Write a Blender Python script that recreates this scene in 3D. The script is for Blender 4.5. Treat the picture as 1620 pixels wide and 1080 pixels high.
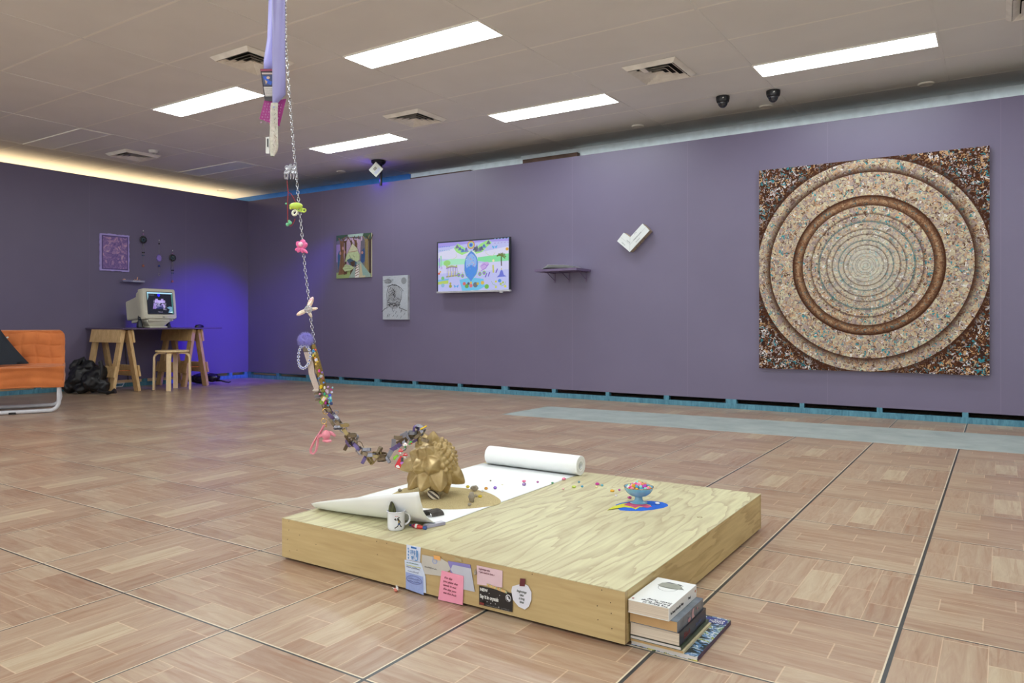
import bpy, bmesh, math, random
from mathutils import Vector as V, Matrix as M
random.seed(7)
PI = math.pi
sc = bpy.context.scene
COL = sc.collection
for o in list(bpy.data.objects):
    bpy.data.objects.remove(o)

# ------------------------------------------------------------------ camera
F_PX, CX, CY, YAW, CAMZ = 1180.7, 810.0, 508.6, -0.5798, 0.77
cam = bpy.data.cameras.new('camera')
cam.sensor_width = 36
cam.lens = F_PX / 1620 * 36
cam.shift_y = -(540 - CY) / 1620
cam.clip_start = 0.02
co = bpy.data.objects.new('camera', cam)
COL.objects.link(co)
co.location = (0, 0, CAMZ)
co.rotation_euler = (PI / 2, 0, -YAW)
sc.camera = co
# ------------------------------------------------------------------ world and view
w = bpy.data.worlds.new('world')
sc.world = w
w.use_nodes = True
w.node_tree.nodes['Background'].inputs[0].default_value = (0.6, 0.65, 0.8, 1)
w.node_tree.nodes['Background'].inputs[1].default_value = 0.02
sc.view_settings.view_transform = 'Standard'
sc.view_settings.look = 'None'
sc.view_settings.gamma = 1
sc.view_settings.exposure = 0.15
sc.view_settings.use_curve_mapping = False
FILL_WINDOW_E = 2.2       # emission of the unseen glazing added behind the camera
LAMP = 15.5           # emission of the ceiling diffusers
SCREEN_E = 0.75       # brightness of the wall screen
# warm up-light behind the left partition, cold spot on top of the back partition
def area(name, loc, rot, sx, sy, power, color):
    l = bpy.data.lights.new(name, 'AREA'); l.shape = 'RECTANGLE'; l.size = sx; l.size_y = sy
    l.energy = power; l.color = color
    o = bpy.data.objects.new(name, l); COL.objects.link(o); o.location = loc; o.rotation_euler = rot
    return o
wu = area('warm_uplight', (-9.85, 3.2, 1.9), (PI, 0, 0), 0.6, 9.0, 46, (1.0, 0.74, 0.42)); wu.data.spread = math.radians(95)
ra = area('cornice_fill_light', (-3.0, 6.72, 2.44), (math.radians(106), 0, 0), 13.0, 0.03, 0.9, (0.85, 0.95, 1.0)); ra.data.spread = math.radians(14)  # added fill behind the back partition, aimed to brighten the cornice
pl = bpy.data.lights.new('spot_spill', 'POINT'); pl.energy = 0.7; pl.color = (0.12, 0.03, 1.0); pl.shadow_soft_size = 0.01
po = bpy.data.objects.new('spot_spill', pl); COL.objects.link(po); po.location = (-6.22, 6.50, 2.45)
sp = bpy.data.lights.new('blue_spot', 'SPOT'); sp.energy = 620; sp.color = (0.07, 0.0, 1.0)
sp.spot_size = math.radians(45); sp.spot_blend = 1.0; sp.shadow_soft_size = 0.03
so = bpy.data.objects.new('blue_spot', sp); COL.objects.link(so); so.location = (-6.16, 6.36, 2.46)
so.rotation_euler = (V((-8.66, 5.90, 0.30)) - V(so.location)).to_track_quat('-Z', 'Y').to_euler()

# ------------------------------------------------------------------ helpers
cth, sth = math.cos(YAW), math.sin(YAW)
def ray(u, v):
    xr = (u - CX) / F_PX
    return V((xr * cth + sth, -xr * sth + cth, -(v - CY) / F_PX))
def at(u, v, d):                      # point at forward distance d
    return V((0, 0, CAMZ)) + ray(u, v) * d
def onz(u, v, z):                     # point on a level surface
    r = ray(u, v); return V((0, 0, CAMZ)) + r * ((z - CAMZ) / r.z)
def ony(u, v, y):
    r = ray(u, v); return V((0, 0, CAMZ)) + r * (y / r.y)
def onx(u, v, x):
    r = ray(u, v); return V((0, 0, CAMZ)) + r * (x / r.x)
RIGHT = V((cth, -sth, 0)); FWD = V((sth, cth, 0)); UP = V((0, 0, 1))

def lin(c):
    return tuple(((x / 255) / 12.92 if x / 255 <= 0.04045 else ((x / 255 + 0.055) / 1.055) ** 2.4) for x in c[:3]) + (1.0,)

class NT:
    def __init__(s, name):
        s.m = bpy.data.materials.new(name); s.m.use_nodes = True
        s.t = s.m.node_tree; s.b = s.t.nodes['Principled BSDF']
    def n(s, typ, **kw):
        nd = s.t.nodes.new(typ)
        for k, v in kw.items(): setattr(nd, k, v)
        return nd
    def lk(s, a, b): s.t.links.new(a, b)
    def val(s, x, inp):
        if hasattr(x, 'is_linked') or hasattr(x, 'links'): s.lk(x, inp)
        else: inp.default_value = x
    def math(s, op, a, b=0.0, c=None):
        nd = s.n('ShaderNodeMath', operation=op)
        s.val(a, nd.inputs[0]); s.val(b, nd.inputs[1])
        if c is not None: s.val(c, nd.inputs[2])
        return nd.outputs[0]
    def coord(s, kind='Object'):
        return s.n('ShaderNodeTexCoord').outputs[kind]
    def sep(s, v):
        nd = s.n('ShaderNodeSeparateXYZ'); s.lk(v, nd.inputs[0]); return nd.outputs
    def comb(s, x, y, z=0.0):
        nd = s.n('ShaderNodeCombineXYZ')
        for i, a in enumerate((x, y, z)): s.val(a, nd.inputs[i])
        return nd.outputs[0]
    def noise(s, vec, scale, detail=3, rough=0.5, dist=0.0, w=None):
        nd = s.n('ShaderNodeTexNoise')
        if w is not None:
            nd.noise_dimensions = '4D'; s.val(w, nd.inputs['W'])
        s.lk(vec, nd.inputs['Vector']); nd.inputs['Scale'].default_value = scale
        nd.inputs['Detail'].default_value = detail; nd.inputs['Roughness'].default_value = rough
        nd.inputs['Distortion'].default_value = dist
        return nd.outputs[0], nd.outputs[1]
    def ramp(s, fac, stops, interp='LINEAR'):
        nd = s.n('ShaderNodeValToRGB'); cr = nd.color_ramp; cr.interpolation = interp
        cr.elements.remove(cr.elements[1])
        cr.elements[0].position = stops[0][0]; c = stops[0][1]; cr.elements[0].color = c if len(c) == 4 else (*c, 1)
        for p, c in stops[1:]:
            e = cr.elements.new(p); e.color = c if len(c) == 4 else (*c, 1)
        s.val(fac, nd.inputs[0]); return nd.outputs[0]
    def mix(s, f, a, b, mode='MIX'):
        nd = s.n('ShaderNodeMix', data_type='RGBA', blend_type=mode)
        s.val(f, nd.inputs[0]); s.val(a, nd.inputs[6]); s.val(b, nd.inputs[7]); return nd.outputs[2]
    def mapping(s, vec, scale=(1, 1, 1), loc=(0, 0, 0), rot=(0, 0, 0)):
        nd = s.n('ShaderNodeMapping'); s.lk(vec, nd.inputs[0])
        nd.inputs['Scale'].default_value = scale; nd.inputs['Location'].default_value = loc
        nd.inputs['Rotation'].default_value = rot; return nd.outputs[0]
    def bump(s, h, strength=0.2, dist=0.01):
        nd = s.n('ShaderNodeBump'); s.lk(h, nd.inputs['Height'])
        nd.inputs['Strength'].default_value = strength; nd.inputs['Distance'].default_value = dist
        s.lk(nd.outputs[0], s.b.inputs['Normal'])
    def set(s, **kw):
        mp = {'color': 'Base Color', 'rough': 'Roughness', 'metal': 'Metallic', 'spec': 'Specular IOR Level',
              'trans': 'Transmission Weight', 'ior': 'IOR', 'alpha': 'Alpha', 'coat': 'Coat Weight', 'sheen': 'Sheen Weight',
              'emit': 'Emission Color', 'estr': 'Emission Strength', 'sss': 'Subsurface Weight'}
        for k, v in kw.items(): s.val(v, s.b.inputs[mp[k]])
        return s

MATS = {}
def mat(name, color=(200, 200, 200), rough=0.5, metal=0.0, var=0.08, scale=12, bump=0.0, **kw):
    if name in MATS: return MATS[name]
    n = NT(name)
    f, _ = n.noise(n.coord(), scale, 3)
    c = lin(color)
    d = tuple(x * (1 - var) for x in c[:3]) + (1,); e = tuple(min(1, x * (1 + var)) for x in c[:3]) + (1,)
    n.set(color=n.ramp(f, [(0.3, d), (0.7, e)]), rough=rough, metal=metal, **kw)
    if bump: n.bump(f, bump, 0.004)
    MATS[name] = n.m
    return n.m

def attr_mat(name, emit=0.0, rough=0.5, metal=0.0, **kw):
    if name in MATS: return MATS[name]
    n = NT(name); a = n.n('ShaderNodeAttribute', attribute_name='Col')
    f, _ = n.noise(n.coord(), 60, 3)
    c = n.mix(0.35, a.outputs[0], n.mix(1.0, a.outputs[0], n.ramp(f, [(0.3, (0.6, 0.6, 0.6)), (0.7, (1, 1, 1))]), 'MULTIPLY'))
    if emit:
        n.set(color=(0.01, 0.01, 0.01, 1), emit=a.outputs[0], estr=emit, rough=rough)
    else: n.set(color=c, rough=rough, metal=metal, **kw)
    MATS[name] = n.m; return n.m

WM = {}     # world matrices of things and parts
class MB:
    def __init__(s): s.v = []; s.f = []; s.mi = []; s.c = []; s.cur = 0; s.col = None
    def add(s, vs, fs):
        b = len(s.v); s.v += [V(x) for x in vs]
        for f in fs: s.f.append([b + i for i in f]); s.mi.append(s.cur); s.c.append(s.col)
        return s
    def obox(s, c, ax, ay, az):
        c, ax, ay, az = V(c), V(ax), V(ay), V(az)
        vs = [c + ax * i + ay * j + az * k for k in (-1, 1) for j in (-1, 1) for i in (-1, 1)]
        return s.add(vs, [(0, 2, 3, 1), (4, 5, 7, 6), (0, 1, 5, 4), (2, 6, 7, 3), (0, 4, 6, 2), (1, 3, 7, 5)])
    def box(s, x0, x1, y0, y1, z0, z1):
        return s.obox(((x0 + x1) / 2, (y0 + y1) / 2, (z0 + z1) / 2), ((x1 - x0) / 2, 0, 0), (0, (y1 - y0) / 2, 0), (0, 0, (z1 - z0) / 2))
    def bar(s, a, b, wv, t):       # board from a to b; wv = half-width vector, t = half-thickness vector
        a, b = V(a), V(b)
        return s.obox((a + b) / 2, (b - a) / 2, wv, t)
    def tube(s, pts, r, n=8, closed=False, cap=True):
        pts = [V(p) for p in pts]; k = len(pts)
        rs = r if isinstance(r, (list, tuple)) else [r] * k
        vs = []; prev = None
        for i, p in enumerate(pts):
            if closed: t = pts[(i + 1) % k] - pts[i - 1]
            else: t = pts[min(i + 1, k - 1)] - pts[max(i - 1, 0)]
            if t.length < 1e-9: t = V((0, 0, 1))
            t.normalize()
            if prev is None:
                a = V((0, 0, 1)) if abs(t.z) < 0.9 else V((1, 0, 0))
                nrm = t.cross(a).normalized()
            else:
                nrm = prev - t * prev.dot(t)
                nrm = nrm.normalized() if nrm.length > 1e-6 else t.orthogonal().normalized()
            prev = nrm; bn = t.cross(nrm)
            for j in range(n):
                an = 2 * PI * j / n
                vs.append(p + (nrm * math.cos(an) + bn * math.sin(an)) * rs[i])
        fs = []
        for i in range(k if closed else k - 1):
            for j in range(n):
                a0 = i * n + j; a1 = i * n + (j + 1) % n; i2 = (i + 1) % k
                fs.append((a0, a1, i2 * n + (j + 1) % n, i2 * n + j))
        if not closed and cap: fs += [tuple(range(n))[::-1], tuple((k - 1) * n + j for j in range(n))]
        return s.add(vs, fs)
    def lathe(s, prof, c=(0, 0, 0), n=24, axis=None, sx=1, sy=1):
        c = V(c); q = M.Identity(3) if axis is None else V((0, 0, 1)).rotation_difference(V(axis)).to_matrix()
        vs = []; 
        for r, z in prof:
            for j in range(n):
                a = 2 * PI * j / n
                vs.append(c + q @ V((r * math.cos(a) * sx, r * math.sin(a) * sy, z)))
        fs = []
        for i in range(len(prof) - 1):
            for j in range(n):
                fs.append((i * n + j, i * n + (j + 1) % n, (i + 1) * n + (j + 1) % n, (i + 1) * n + j))
        fs += [tuple(range(n))[::-1], tuple((len(prof) - 1) * n + j for j in range(n))]
        return s.add(vs, fs)
    def sph(s, c, r, n=12, m=8, q=None):
        c = V(c); r = (r, r, r) if isinstance(r, (int, float)) else r
        vs = []
        for i in range(m + 1):
            th = PI * i / m
            for j in range(n):
                a = 2 * PI * j / n
                p = V((r[0] * math.sin(th) * math.cos(a), r[1] * math.sin(th) * math.sin(a), r[2] * math.cos(th)))
                vs.append(c + (q @ p if q is not None else p))
        fs = [(i * n + j, (i + 1) * n + j, (i + 1) * n + (j + 1) % n, i * n + (j + 1) % n) for i in range(m) for j in range(n)]
        return s.add(vs, fs)
    def torus(s, c, R, r, normal=(0, 0, 1), n=18, m=7, sx=1.0, q=None):
        q = q or V((0, 0, 1)).rotation_difference(V(normal)).to_matrix()
        return s.tube([V(c) + q @ V((R * sx * math.cos(2 * PI * i / n), R * math.sin(2 * PI * i / n), 0)) for i in range(n)], r, m, closed=True)
    def prism(s, poly, o, ux, uy, d):      # outline in plane (ux,uy) from o, extruded by vector d
        o, ux, uy, d = V(o), V(ux), V(uy), V(d); k = len(poly)
        a = [o + ux * p[0] + uy * p[1] for p in poly]
        vs = a + [p + d for p in a]
        fs = [tuple(range(k)), tuple(range(k, 2 * k))[::-1]] + [(i, i + k, (i + 1) % k + k, (i + 1) % k) for i in range(k)]
        return s.add(vs, fs)
    def band(s, pts, wv, t, closed=False):  # flat strap along pts with half-width vector(s) wv, thickness t
        pts = [V(p) for p in pts]; k = len(pts); vs = []
        for i, p in enumerate(pts):
            tg = (pts[(i + 1) % k] - pts[i - 1]) if closed else (pts[min(i + 1, k - 1)] - pts[max(i - 1, 0)])
            wi = V(wv[i]) if isinstance(wv, list) else V(wv)
            nn = tg.cross(wi).normalized() * t / 2
            vs += [p + wi + nn, p - wi + nn, p - wi - nn, p + wi - nn]
        fs = []
        for i in range(k if closed else k - 1):
            j = (i + 1) % k
            for a in range(4): fs.append((i * 4 + a, i * 4 + (a + 1) % 4, j * 4 + (a + 1) % 4, j * 4 + a))
        if not closed: fs += [(3, 2, 1, 0), ((k - 1) * 4, (k - 1) * 4 + 1, (k - 1) * 4 + 2, (k - 1) * 4 + 3)]
        return s.add(vs, fs)
    def ring(s, A, B):  # loft between two equal rings, caps not made
        k = len(A); return s.add(list(A) + list(B), [(i, (i + 1) % k, (i + 1) % k + k, i + k) for i in range(k)])
    def loft(s, rings):
        k = len(rings[0]); vs = [p for r in rings for p in r]; fs = []
        for i in range(len(rings) - 1):
            for j in range(k): fs.append((i * k + j, i * k + (j + 1) % k, (i + 1) * k + (j + 1) % k, (i + 1) * k + j))
        fs += [tuple(range(k))[::-1], tuple((len(rings) - 1) * k + j for j in range(k))]
        return s.add(vs, fs)
    def build(s, name, mats, parent=None, loc=None, smooth=False, bevel=0.0, fix=True, kind=None, label=None):
        if not isinstance(mats, (list, tuple)): mats = [mats]
        if parent is not None: W = WM[parent.name]; Wi = W.inverted(); vs = [Wi @ p for p in s.v]
        else:
            if loc is None:
                lo = [min(p[i] for p in s.v) for i in range(3)]; hi = [max(p[i] for p in s.v) for i in range(3)]
                loc = ((lo[0] + hi[0]) / 2, (lo[1] + hi[1]) / 2, lo[2])
            loc = V(loc); vs = [p - loc for p in s.v]; W = M.Translation(loc)
        me = bpy.data.meshes.new(name); me.from_pydata([tuple(p) for p in vs], [], s.f)
        for m in mats: me.materials.append(m)
        me.polygons.foreach_set('material_index', s.mi)
        if any(c is not None for c in s.c):
            ca = me.color_attributes.new('Col', 'FLOAT_COLOR', 'CORNER'); k = 0
            for p in me.polygons:
                c = s.c[p.index] or (0.5, 0.5, 0.5, 1)
                for _ in p.loop_indices: ca.data[k].color = c; k += 1
        if fix and not any(c is not None for c in s.c):
            bm = bmesh.new(); bm.from_mesh(me); bmesh.ops.recalc_face_normals(bm, faces=bm.faces); bm.to_mesh(me); bm.free()
        if smooth:
            me.polygons.foreach_set('use_smooth', [True] * len(me.polygons))
        o = bpy.data.objects.new(name, me); COL.objects.link(o)
        if parent is not None: o.parent = parent
        else: o.location = loc
        WM[o.name] = W
        if bevel:
            b = o.modifiers.new('bevel', 'BEVEL'); b.width = bevel; b.segments = 2; b.limit_method = 'ANGLE'; b.angle_limit = math.radians(40)
        if smooth:
            if hasattr(me, 'set_sharp_from_angle'): me.set_sharp_from_angle(angle=math.radians(38 if smooth is True else smooth))
        if kind: o['kind'] = kind
        if label: o['label'] = label
        return o

def tag(o, label, cat, group=None):
    o['label'] = label; o['category'] = cat
    if group: o['group'] = group
    return o
def thing(name, label, cat, loc=(0, 0, 0), rotz=0.0, group=None):
    o = bpy.data.objects.new(name, None); COL.objects.link(o); o.empty_display_size = 0.05
    o.location = loc; o.rotation_euler = (0, 0, rotz)
    WM[o.name] = M.Translation(V(loc)) @ M.Rotation(rotz, 4, 'Z')
    return tag(o, label, cat, group)
def struct(mb, name, m, **kw):
    o = mb.build(name, m, **kw); o['kind'] = 'structure'; return o
def dup(root, loc, rotz=0.0, label=None, group=None):
    r = root.copy(); COL.objects.link(r); r.location = loc; r.rotation_euler = (0, 0, rotz)
    if label: r['label'] = label
    if group: r['group'] = group
    for ch in list(root.children):
        c = ch.copy(); COL.objects.link(c); c.parent = r
        for g in ch.children:
            d = g.copy(); COL.objects.link(d); d.parent = c
    return r

class Pic:       # a flat picture of painted or printed shapes on a surface
    def __init__(s, o, ux, uy, eps=0.00025):
        s.o, s.ux, s.uy = V(o), V(ux).normalized(), V(uy).normalized(); s.n = s.ux.cross(s.uy).normalized()
        s.mb = MB(); s.k = 1; s.eps = eps
    def poly(s, pts, c):
        s.mb.col = lin(c); d = s.n * s.eps * s.k; s.k += 1
        s.mb.add([s.o + s.ux * p[0] + s.uy * p[1] + d for p in pts], [tuple(range(len(pts)))])
        return s
    def ell(s, x, y, a, b, c, n=18, rot=0.0):
        return s.poly([(x + a * math.cos(t) * math.cos(rot) - b * math.sin(t) * math.sin(rot), y + a * math.cos(t) * math.sin(rot) + b * math.sin(t) * math.cos(rot)) for t in [2 * PI * i / n for i in range(n)]], c)
    def rect(s, x0, y0, x1, y1, c): return s.poly([(x0, y0), (x1, y0), (x1, y1), (x0, y1)], c)
    def line(s, pts, wd, c):
        s.mb.col = lin(c); d = s.n * s.eps * s.k; s.k += 1
        for (x0, y0), (x1, y1) in zip(pts[:-1], pts[1:]):
            l = math.hypot(x1 - x0, y1 - y0) or 1e-6; nx, ny = -(y1 - y0) / l * wd / 2, (x1 - x0) / l * wd / 2
            q = [(x0 + nx, y0 + ny), (x0 - nx, y0 - ny), (x1 - nx, y1 - ny), (x1 + nx, y1 + ny)]
            s.mb.add([s.o + s.ux * a + s.uy * b + d for a, b in q], [(0, 1, 2, 3)])
        return s
    def scribble(s, x, y, wd, h, c, t=0.0008, amp=None):   # an unreadable handwritten line
        pts = []; k = max(4, int(wd / (h * 0.45)))
        for i in range(k + 1): pts.append((x + wd * i / k, y + (h * (0.2 + 0.8 * random.random()) if i % 2 else 0)))
        return s.line(pts, t, c)
    def build(s, name, m, parent): return s.mb.build(name, m, parent, fix=False)

def text(body, size, o, ux, uy, m, parent, name='writing', shear=0.0, align='LEFT', space=1.0, extr=0.0002, xs=1.0, bold=0.0):
    cu = bpy.data.curves.new('txt', 'FONT'); cu.body = body; cu.size = size; cu.align_x = align; cu.space_line = space
    cu.shear = shear; cu.extrude = extr; cu.offset = bold; cu.resolution_u = 3
    ob = bpy.data.objects.new('txt', cu); COL.objects.link(ob)
    bpy.context.view_layer.update()
    me = bpy.data.meshes.new_from_object(ob.evaluated_get(bpy.context.evaluated_depsgraph_get()))
    bpy.data.objects.remove(ob)
    ux, uy = V(ux).normalized(), V(uy).normalized(); nn = ux.cross(uy)
    mb = MB(); mb.add([V(o) + ux * p.co.x * xs + uy * p.co.y + nn * (p.co.z + extr) for p in me.vertices], [tuple(p.vertices) for p in me.polygons])
    bpy.data.meshes.remove(me)
    return mb.build(name, m, parent, fix=False)

# ------------------------------------------------------------------ room constants
CEIL = 2.6656
GX, GY = -2.7498, 3.8091          # ceiling grid origin
TX, TY, TS = -0.2109, 3.5086, 0.4681   # floor tile grid
WY, WX = 6.60, -8.66              # faces of the two purple partitions
WZ0, WZ1 = 0.083, 2.424

# ------------------------------------------------------------------ materials of the room
def m_floor():
    n = NT('parquet_tiles'); x, y, _ = n.sep(n.coord('Object'))
    u = n.math('DIVIDE', n.math('SUBTRACT', x, TX), TS); v = n.math('DIVIDE', n.math('SUBTRACT', y, TY), TS)
    iu, iv = n.math('FLOOR', u), n.math('FLOOR', v)
    fu, fv = n.math('SUBTRACT', u, iu), n.math('SUBTRACT', v, iv)
    chk = n.math('MODULO', n.math('ADD', n.math('ADD', iu, iv), 200.0), 2.0)      # 1: planks along x
    inv = n.math('SUBTRACT', 1.0, chk)
    a = n.math('ADD', n.math('MULTIPLY', fu, chk), n.math('MULTIPLY', fv, inv))   # along the planks
    b = n.math('ADD', n.math('MULTIPLY', fv, chk), n.math('MULTIPLY', fu, inv))
    K = 5.0
    row = n.math('FLOOR', n.math('MULTIPLY', b, K))
    fb = n.math('SUBTRACT', n.math('MULTIPLY', b, K), row)
    # staggered plank ends
    off = n.math('FRACT', n.math('MULTIPLY', row, 0.37))
    ap = n.math('ADD', n.math('MULTIPLY', a, 1.7), off)
    pk = n.math('FLOOR', ap); fa = n.math('SUBTRACT', ap, pk)
    wn = n.n('ShaderNodeTexWhiteNoise', noise_dimensions='3D')
    n.lk(n.comb(row, pk, n.math('MULTIPLY', chk, 7.0)), wn.inputs[0]); rnd = wn.outputs[0]
    wn2 = n.n('ShaderNodeTexWhiteNoise', noise_dimensions='3D'); n.lk(n.comb(iu, iv, 3.0), wn2.inputs[0])
    # grain stretched along each plank
    gv = n.comb(n.math('MULTIPLY', a, 1.5), n.math('ADD', n.math('MULTIPLY', b, 13.0), n.math('MULTIPLY', rnd, 31.0)), n.math('MULTIPLY', rnd, 9.0))
    g1, _ = n.noise(gv, 1.6, 5, 0.62, 1.1)
    gv2 = n.comb(n.math('MULTIPLY', a, 1.6), n.math('ADD', n.math('MULTIPLY', b, 38.0), n.math('MULTIPLY', rnd, 17.0)), 2.0)
    g2, _ = n.noise(gv2, 1.0, 6, 0.6, 0.5)
    base = n.ramp(rnd, [(0.0, lin((142, 110, 92))), (0.35, lin((164, 134, 112))), (0.75, lin((178, 156, 134))), (1.0, lin((208, 194, 164)))])
    c = n.mix(0.55, base, n.ramp(g1, [(0.22, lin((124, 86, 64))), (0.38, lin((164, 130, 106))), (0.52, lin((178, 152, 130))), (0.8, lin((206, 190, 164)))]))
    streak = n.ramp(g2, [(0.0, (0, 0, 0)), (0.60, (0, 0, 0)), (0.66, (0.9, 0.9, 0.9)), (0.72, (1, 1, 1)), (0.80, (0.7, 0.7, 0.7))])
    c = n.mix(n.math('MULTIPLY', streak, 0.38), c, lin((146, 94, 62)))
    # joints between planks
    def edge(f, wd): return n.math('LESS_THAN', n.math('MINIMUM', f, n.math('SUBTRACT', 1.0, f)), wd)
    pj = n.math('MAXIMUM', edge(fb, 0.010), edge(fa, 0.006))
    c = n.mix(n.math('MULTIPLY', pj, 0.45), c, lin((232, 205, 175)))
    # joints between tiles: pale edge, dark gap; wider along y
    du = n.math('MULTIPLY', n.math('MINIMUM', fu, n.math('SUBTRACT', 1.0, fu)), TS)
    dv = n.math('MULTIPLY', n.math('MINIMUM', fv, n.math('SUBTRACT', 1.0, fv)), TS)
    gw = n.math('MULTIPLY', n.math('GREATER_THAN', x, -1.4), 0.0022)
    pale = n.math('MAXIMUM', n.math('MULTIPLY', n.math('LESS_THAN', du, n.math('ADD', gw, 0.0062)), n.math('GREATER_THAN', fu, 0.5)), n.math('MULTIPLY', n.math('LESS_THAN', dv, 0.0070), n.math('LESS_THAN', fv, 0.5)))
    dark = n.math('MAXIMUM', n.math('LESS_THAN', du, n.math('ADD', gw, 0.0023)), n.math('LESS_THAN', dv, 0.0028))
    c = n.mix(pale, c, lin((222, 208, 184))); c = n.mix(dark, c, lin((52, 56, 60)))
    # bare concrete where the tiles end
    yn = n.math('ADD', n.math('MULTIPLY', n.math('ADD', x, 3.47), 0.037), 5.137)
    yf = n.math('ADD', n.math('MULTIPLY', n.math('ADD', x, 3.47), 0.062), 5.86)
    slant = n.math('SUBTRACT', x, n.math('ADD', -3.47, n.math('MULTIPLY', n.math('SUBTRACT', y, 5.137), 0.04)))
    con = n.math('MULTIPLY', n.math('MULTIPLY', n.math('GREATER_THAN', y, yn), n.math('LESS_THAN', y, yf)), n.math('GREATER_THAN', slant, 0.0))
    cf, _ = n.noise(n.coord('Object'), 5, 6, 0.6)
    cc = n.ramp(cf, [(0.3, lin((146, 156, 156))), (0.7, lin((170, 178, 177)))])
    c = n.mix(con, c, cc)
    rr, _ = n.noise(n.coord('Object'), 2.5, 4)
    rough = n.ramp(rr, [(0.3, (0.28, 0.28, 0.28)), (0.7, (0.34, 0.34, 0.34))])
    rough = n.mix(con, rough, (0.7, 0.7, 0.7, 1))
    c = n.mix(1.0, c, (0.92, 0.915, 0.90, 1), 'MULTIPLY')
    n.set(color=c, rough=rough, spec=0.5)
    hn, _ = n.noise(n.coord('Object'), 9, 2)
    n.bump(hn, 0.05, 0.01)
    return n.m
def m_purple():
    n = NT('purple_wall_paint'); x, y, z = n.sep(n.coord('Object'))
    s = n.math('ABSOLUTE', n.math('SUBTRACT', n.math('FRACT', n.math('ADD', n.math('DIVIDE', n.math('ADD', x, y), 1.2), SEAM)), 0.5))
    f, _ = n.noise(n.coord('Object'), 1.1, 3)
    c = n.ramp(f, [(0.3, lin((108, 100, 127))), (0.7, lin((114, 106, 133)))])
    c = n.mix(n.math('MULTIPLY', n.math('GREATER_THAN', s, 0.4975), 0.18), c, lin((150, 132, 160)))
    n.set(color=c, rough=0.40, spec=0.5)
    b, _ = n.noise(n.coord('Object'), 170, 2); b2, _ = n.noise(n.coord('Object'), 14, 3)
    n.bump(n.math('ADD', b, n.math('MULTIPLY', b2, 1.5)), 0.12, 0.003)
    return n.m
SEAM = 0.5
def m_ply(name, axis, tones, freq=10.0, dark=0.5):
    n = NT(name); x, y, z = n.sep(n.coord('Object'))
    if axis == 'y': a, b = y, x
    else: a, b = x, z
    if name.endswith('end'): a, b = y, z
    wv = n.comb(n.math('MULTIPLY', a, 1.15), n.math('MULTIPLY', b, 6.0 if axis == 'y' else 9.0), 3.3)
    g, _ = n.noise(wv, 1.25, 5, 0.42, 0.35)
    rings = n.math('FRACT', n.math('MULTIPLY', g, freq))
    r = n.ramp(rings, [(0.0, (0, 0, 0)), (0.5, (0.05, 0.05, 0.05)), (0.86, (0.75, 0.75, 0.75)), (0.93, (1, 1, 1)), (0.97, (0.3, 0.3, 0.3)), (1.0, (0, 0, 0))])
    f, _ = n.noise(n.comb(n.math('MULTIPLY', a, 3), n.math('MULTIPLY', b, 40), 0.0), 2.0, 4)
    big, _ = n.noise(n.coord('Object'), 2.2, 2)
    c = n.mix(n.math('MULTIPLY', r, dark), lin(tones[0]), lin(tones[1]))
    c = n.mix(0.3, c, n.ramp(f, [(0.3, lin(tones[1])), (0.7, lin(tones[2]))]))
    c = n.mix(n.ramp(big, [(0.4, (0, 0, 0)), (0.75, (0.5, 0.5, 0.5))]), c, lin(tones[1]))
    n.set(color=c, rough=0.42, spec=0.35); n.bump(f, 0.06, 0.002)
    return n.m
def m_wood(name, c0, c1, rough=0.5):
    n = NT(name); v = n.mapping(n.coord('Object'), (6, 6, 1.2)); g, _ = n.noise(v, 6, 4, 0.6, 1.2)
    n.set(color=n.ramp(g, [(0.3, lin(c0)), (0.65, lin(c1))]), rough=rough); n.bump(g, 0.08, 0.002); return n.m
FLOOR = m_floor(); PURPLE = m_purple()
CEILM = mat('ceiling_board', (238, 238, 236), 0.75, var=0.03, scale=2)
TBAR = mat('ceiling_bar', (255, 252, 245), 0.35, var=0.03)
TEAL = m_wood('teal_timber', (58, 108, 130), (92, 150, 172), 0.6)
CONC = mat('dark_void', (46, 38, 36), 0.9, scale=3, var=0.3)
RWALL = mat('rear_wall_paint', (226, 234, 236), 0.6)
BLUEB = mat('blue_board', (60, 120, 190), 0.6)
BROWN = mat('brown_timber', (92, 66, 54), 0.7, var=0.3, scale=8)
WHITEW = mat('white_wall_paint', (215, 212, 206), 0.6)
PINE = m_wood('pine', (196, 158, 106), (224, 190, 140), 0.5)
PINE2 = m_wood('pine_aged', (176, 140, 92), (206, 168, 116), 0.5)
BIRCH = m_wood('birch', (222, 190, 140), (238, 212, 168), 0.35)
BLACK = mat('black_plastic', (22, 22, 25), 0.35)
CHROME = mat('chrome', (200, 200, 205), 0.2, 1.0)
WHITE = mat('white_plastic', (225, 225, 222), 0.4)
PAPER = mat('white_paper', (238, 240, 240), 0.7, var=0.015)

def diffuser_mat(name, strength, tint=(1, 1, 1)):
    n = NT(name); f, _ = n.noise(n.coord(), 3, 2)
    n.set(color=lin((252, 253, 255)), rough=0.3)
    if strength: n.set(emit=(*tint, 1), estr=strength)
    return n.m
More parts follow.
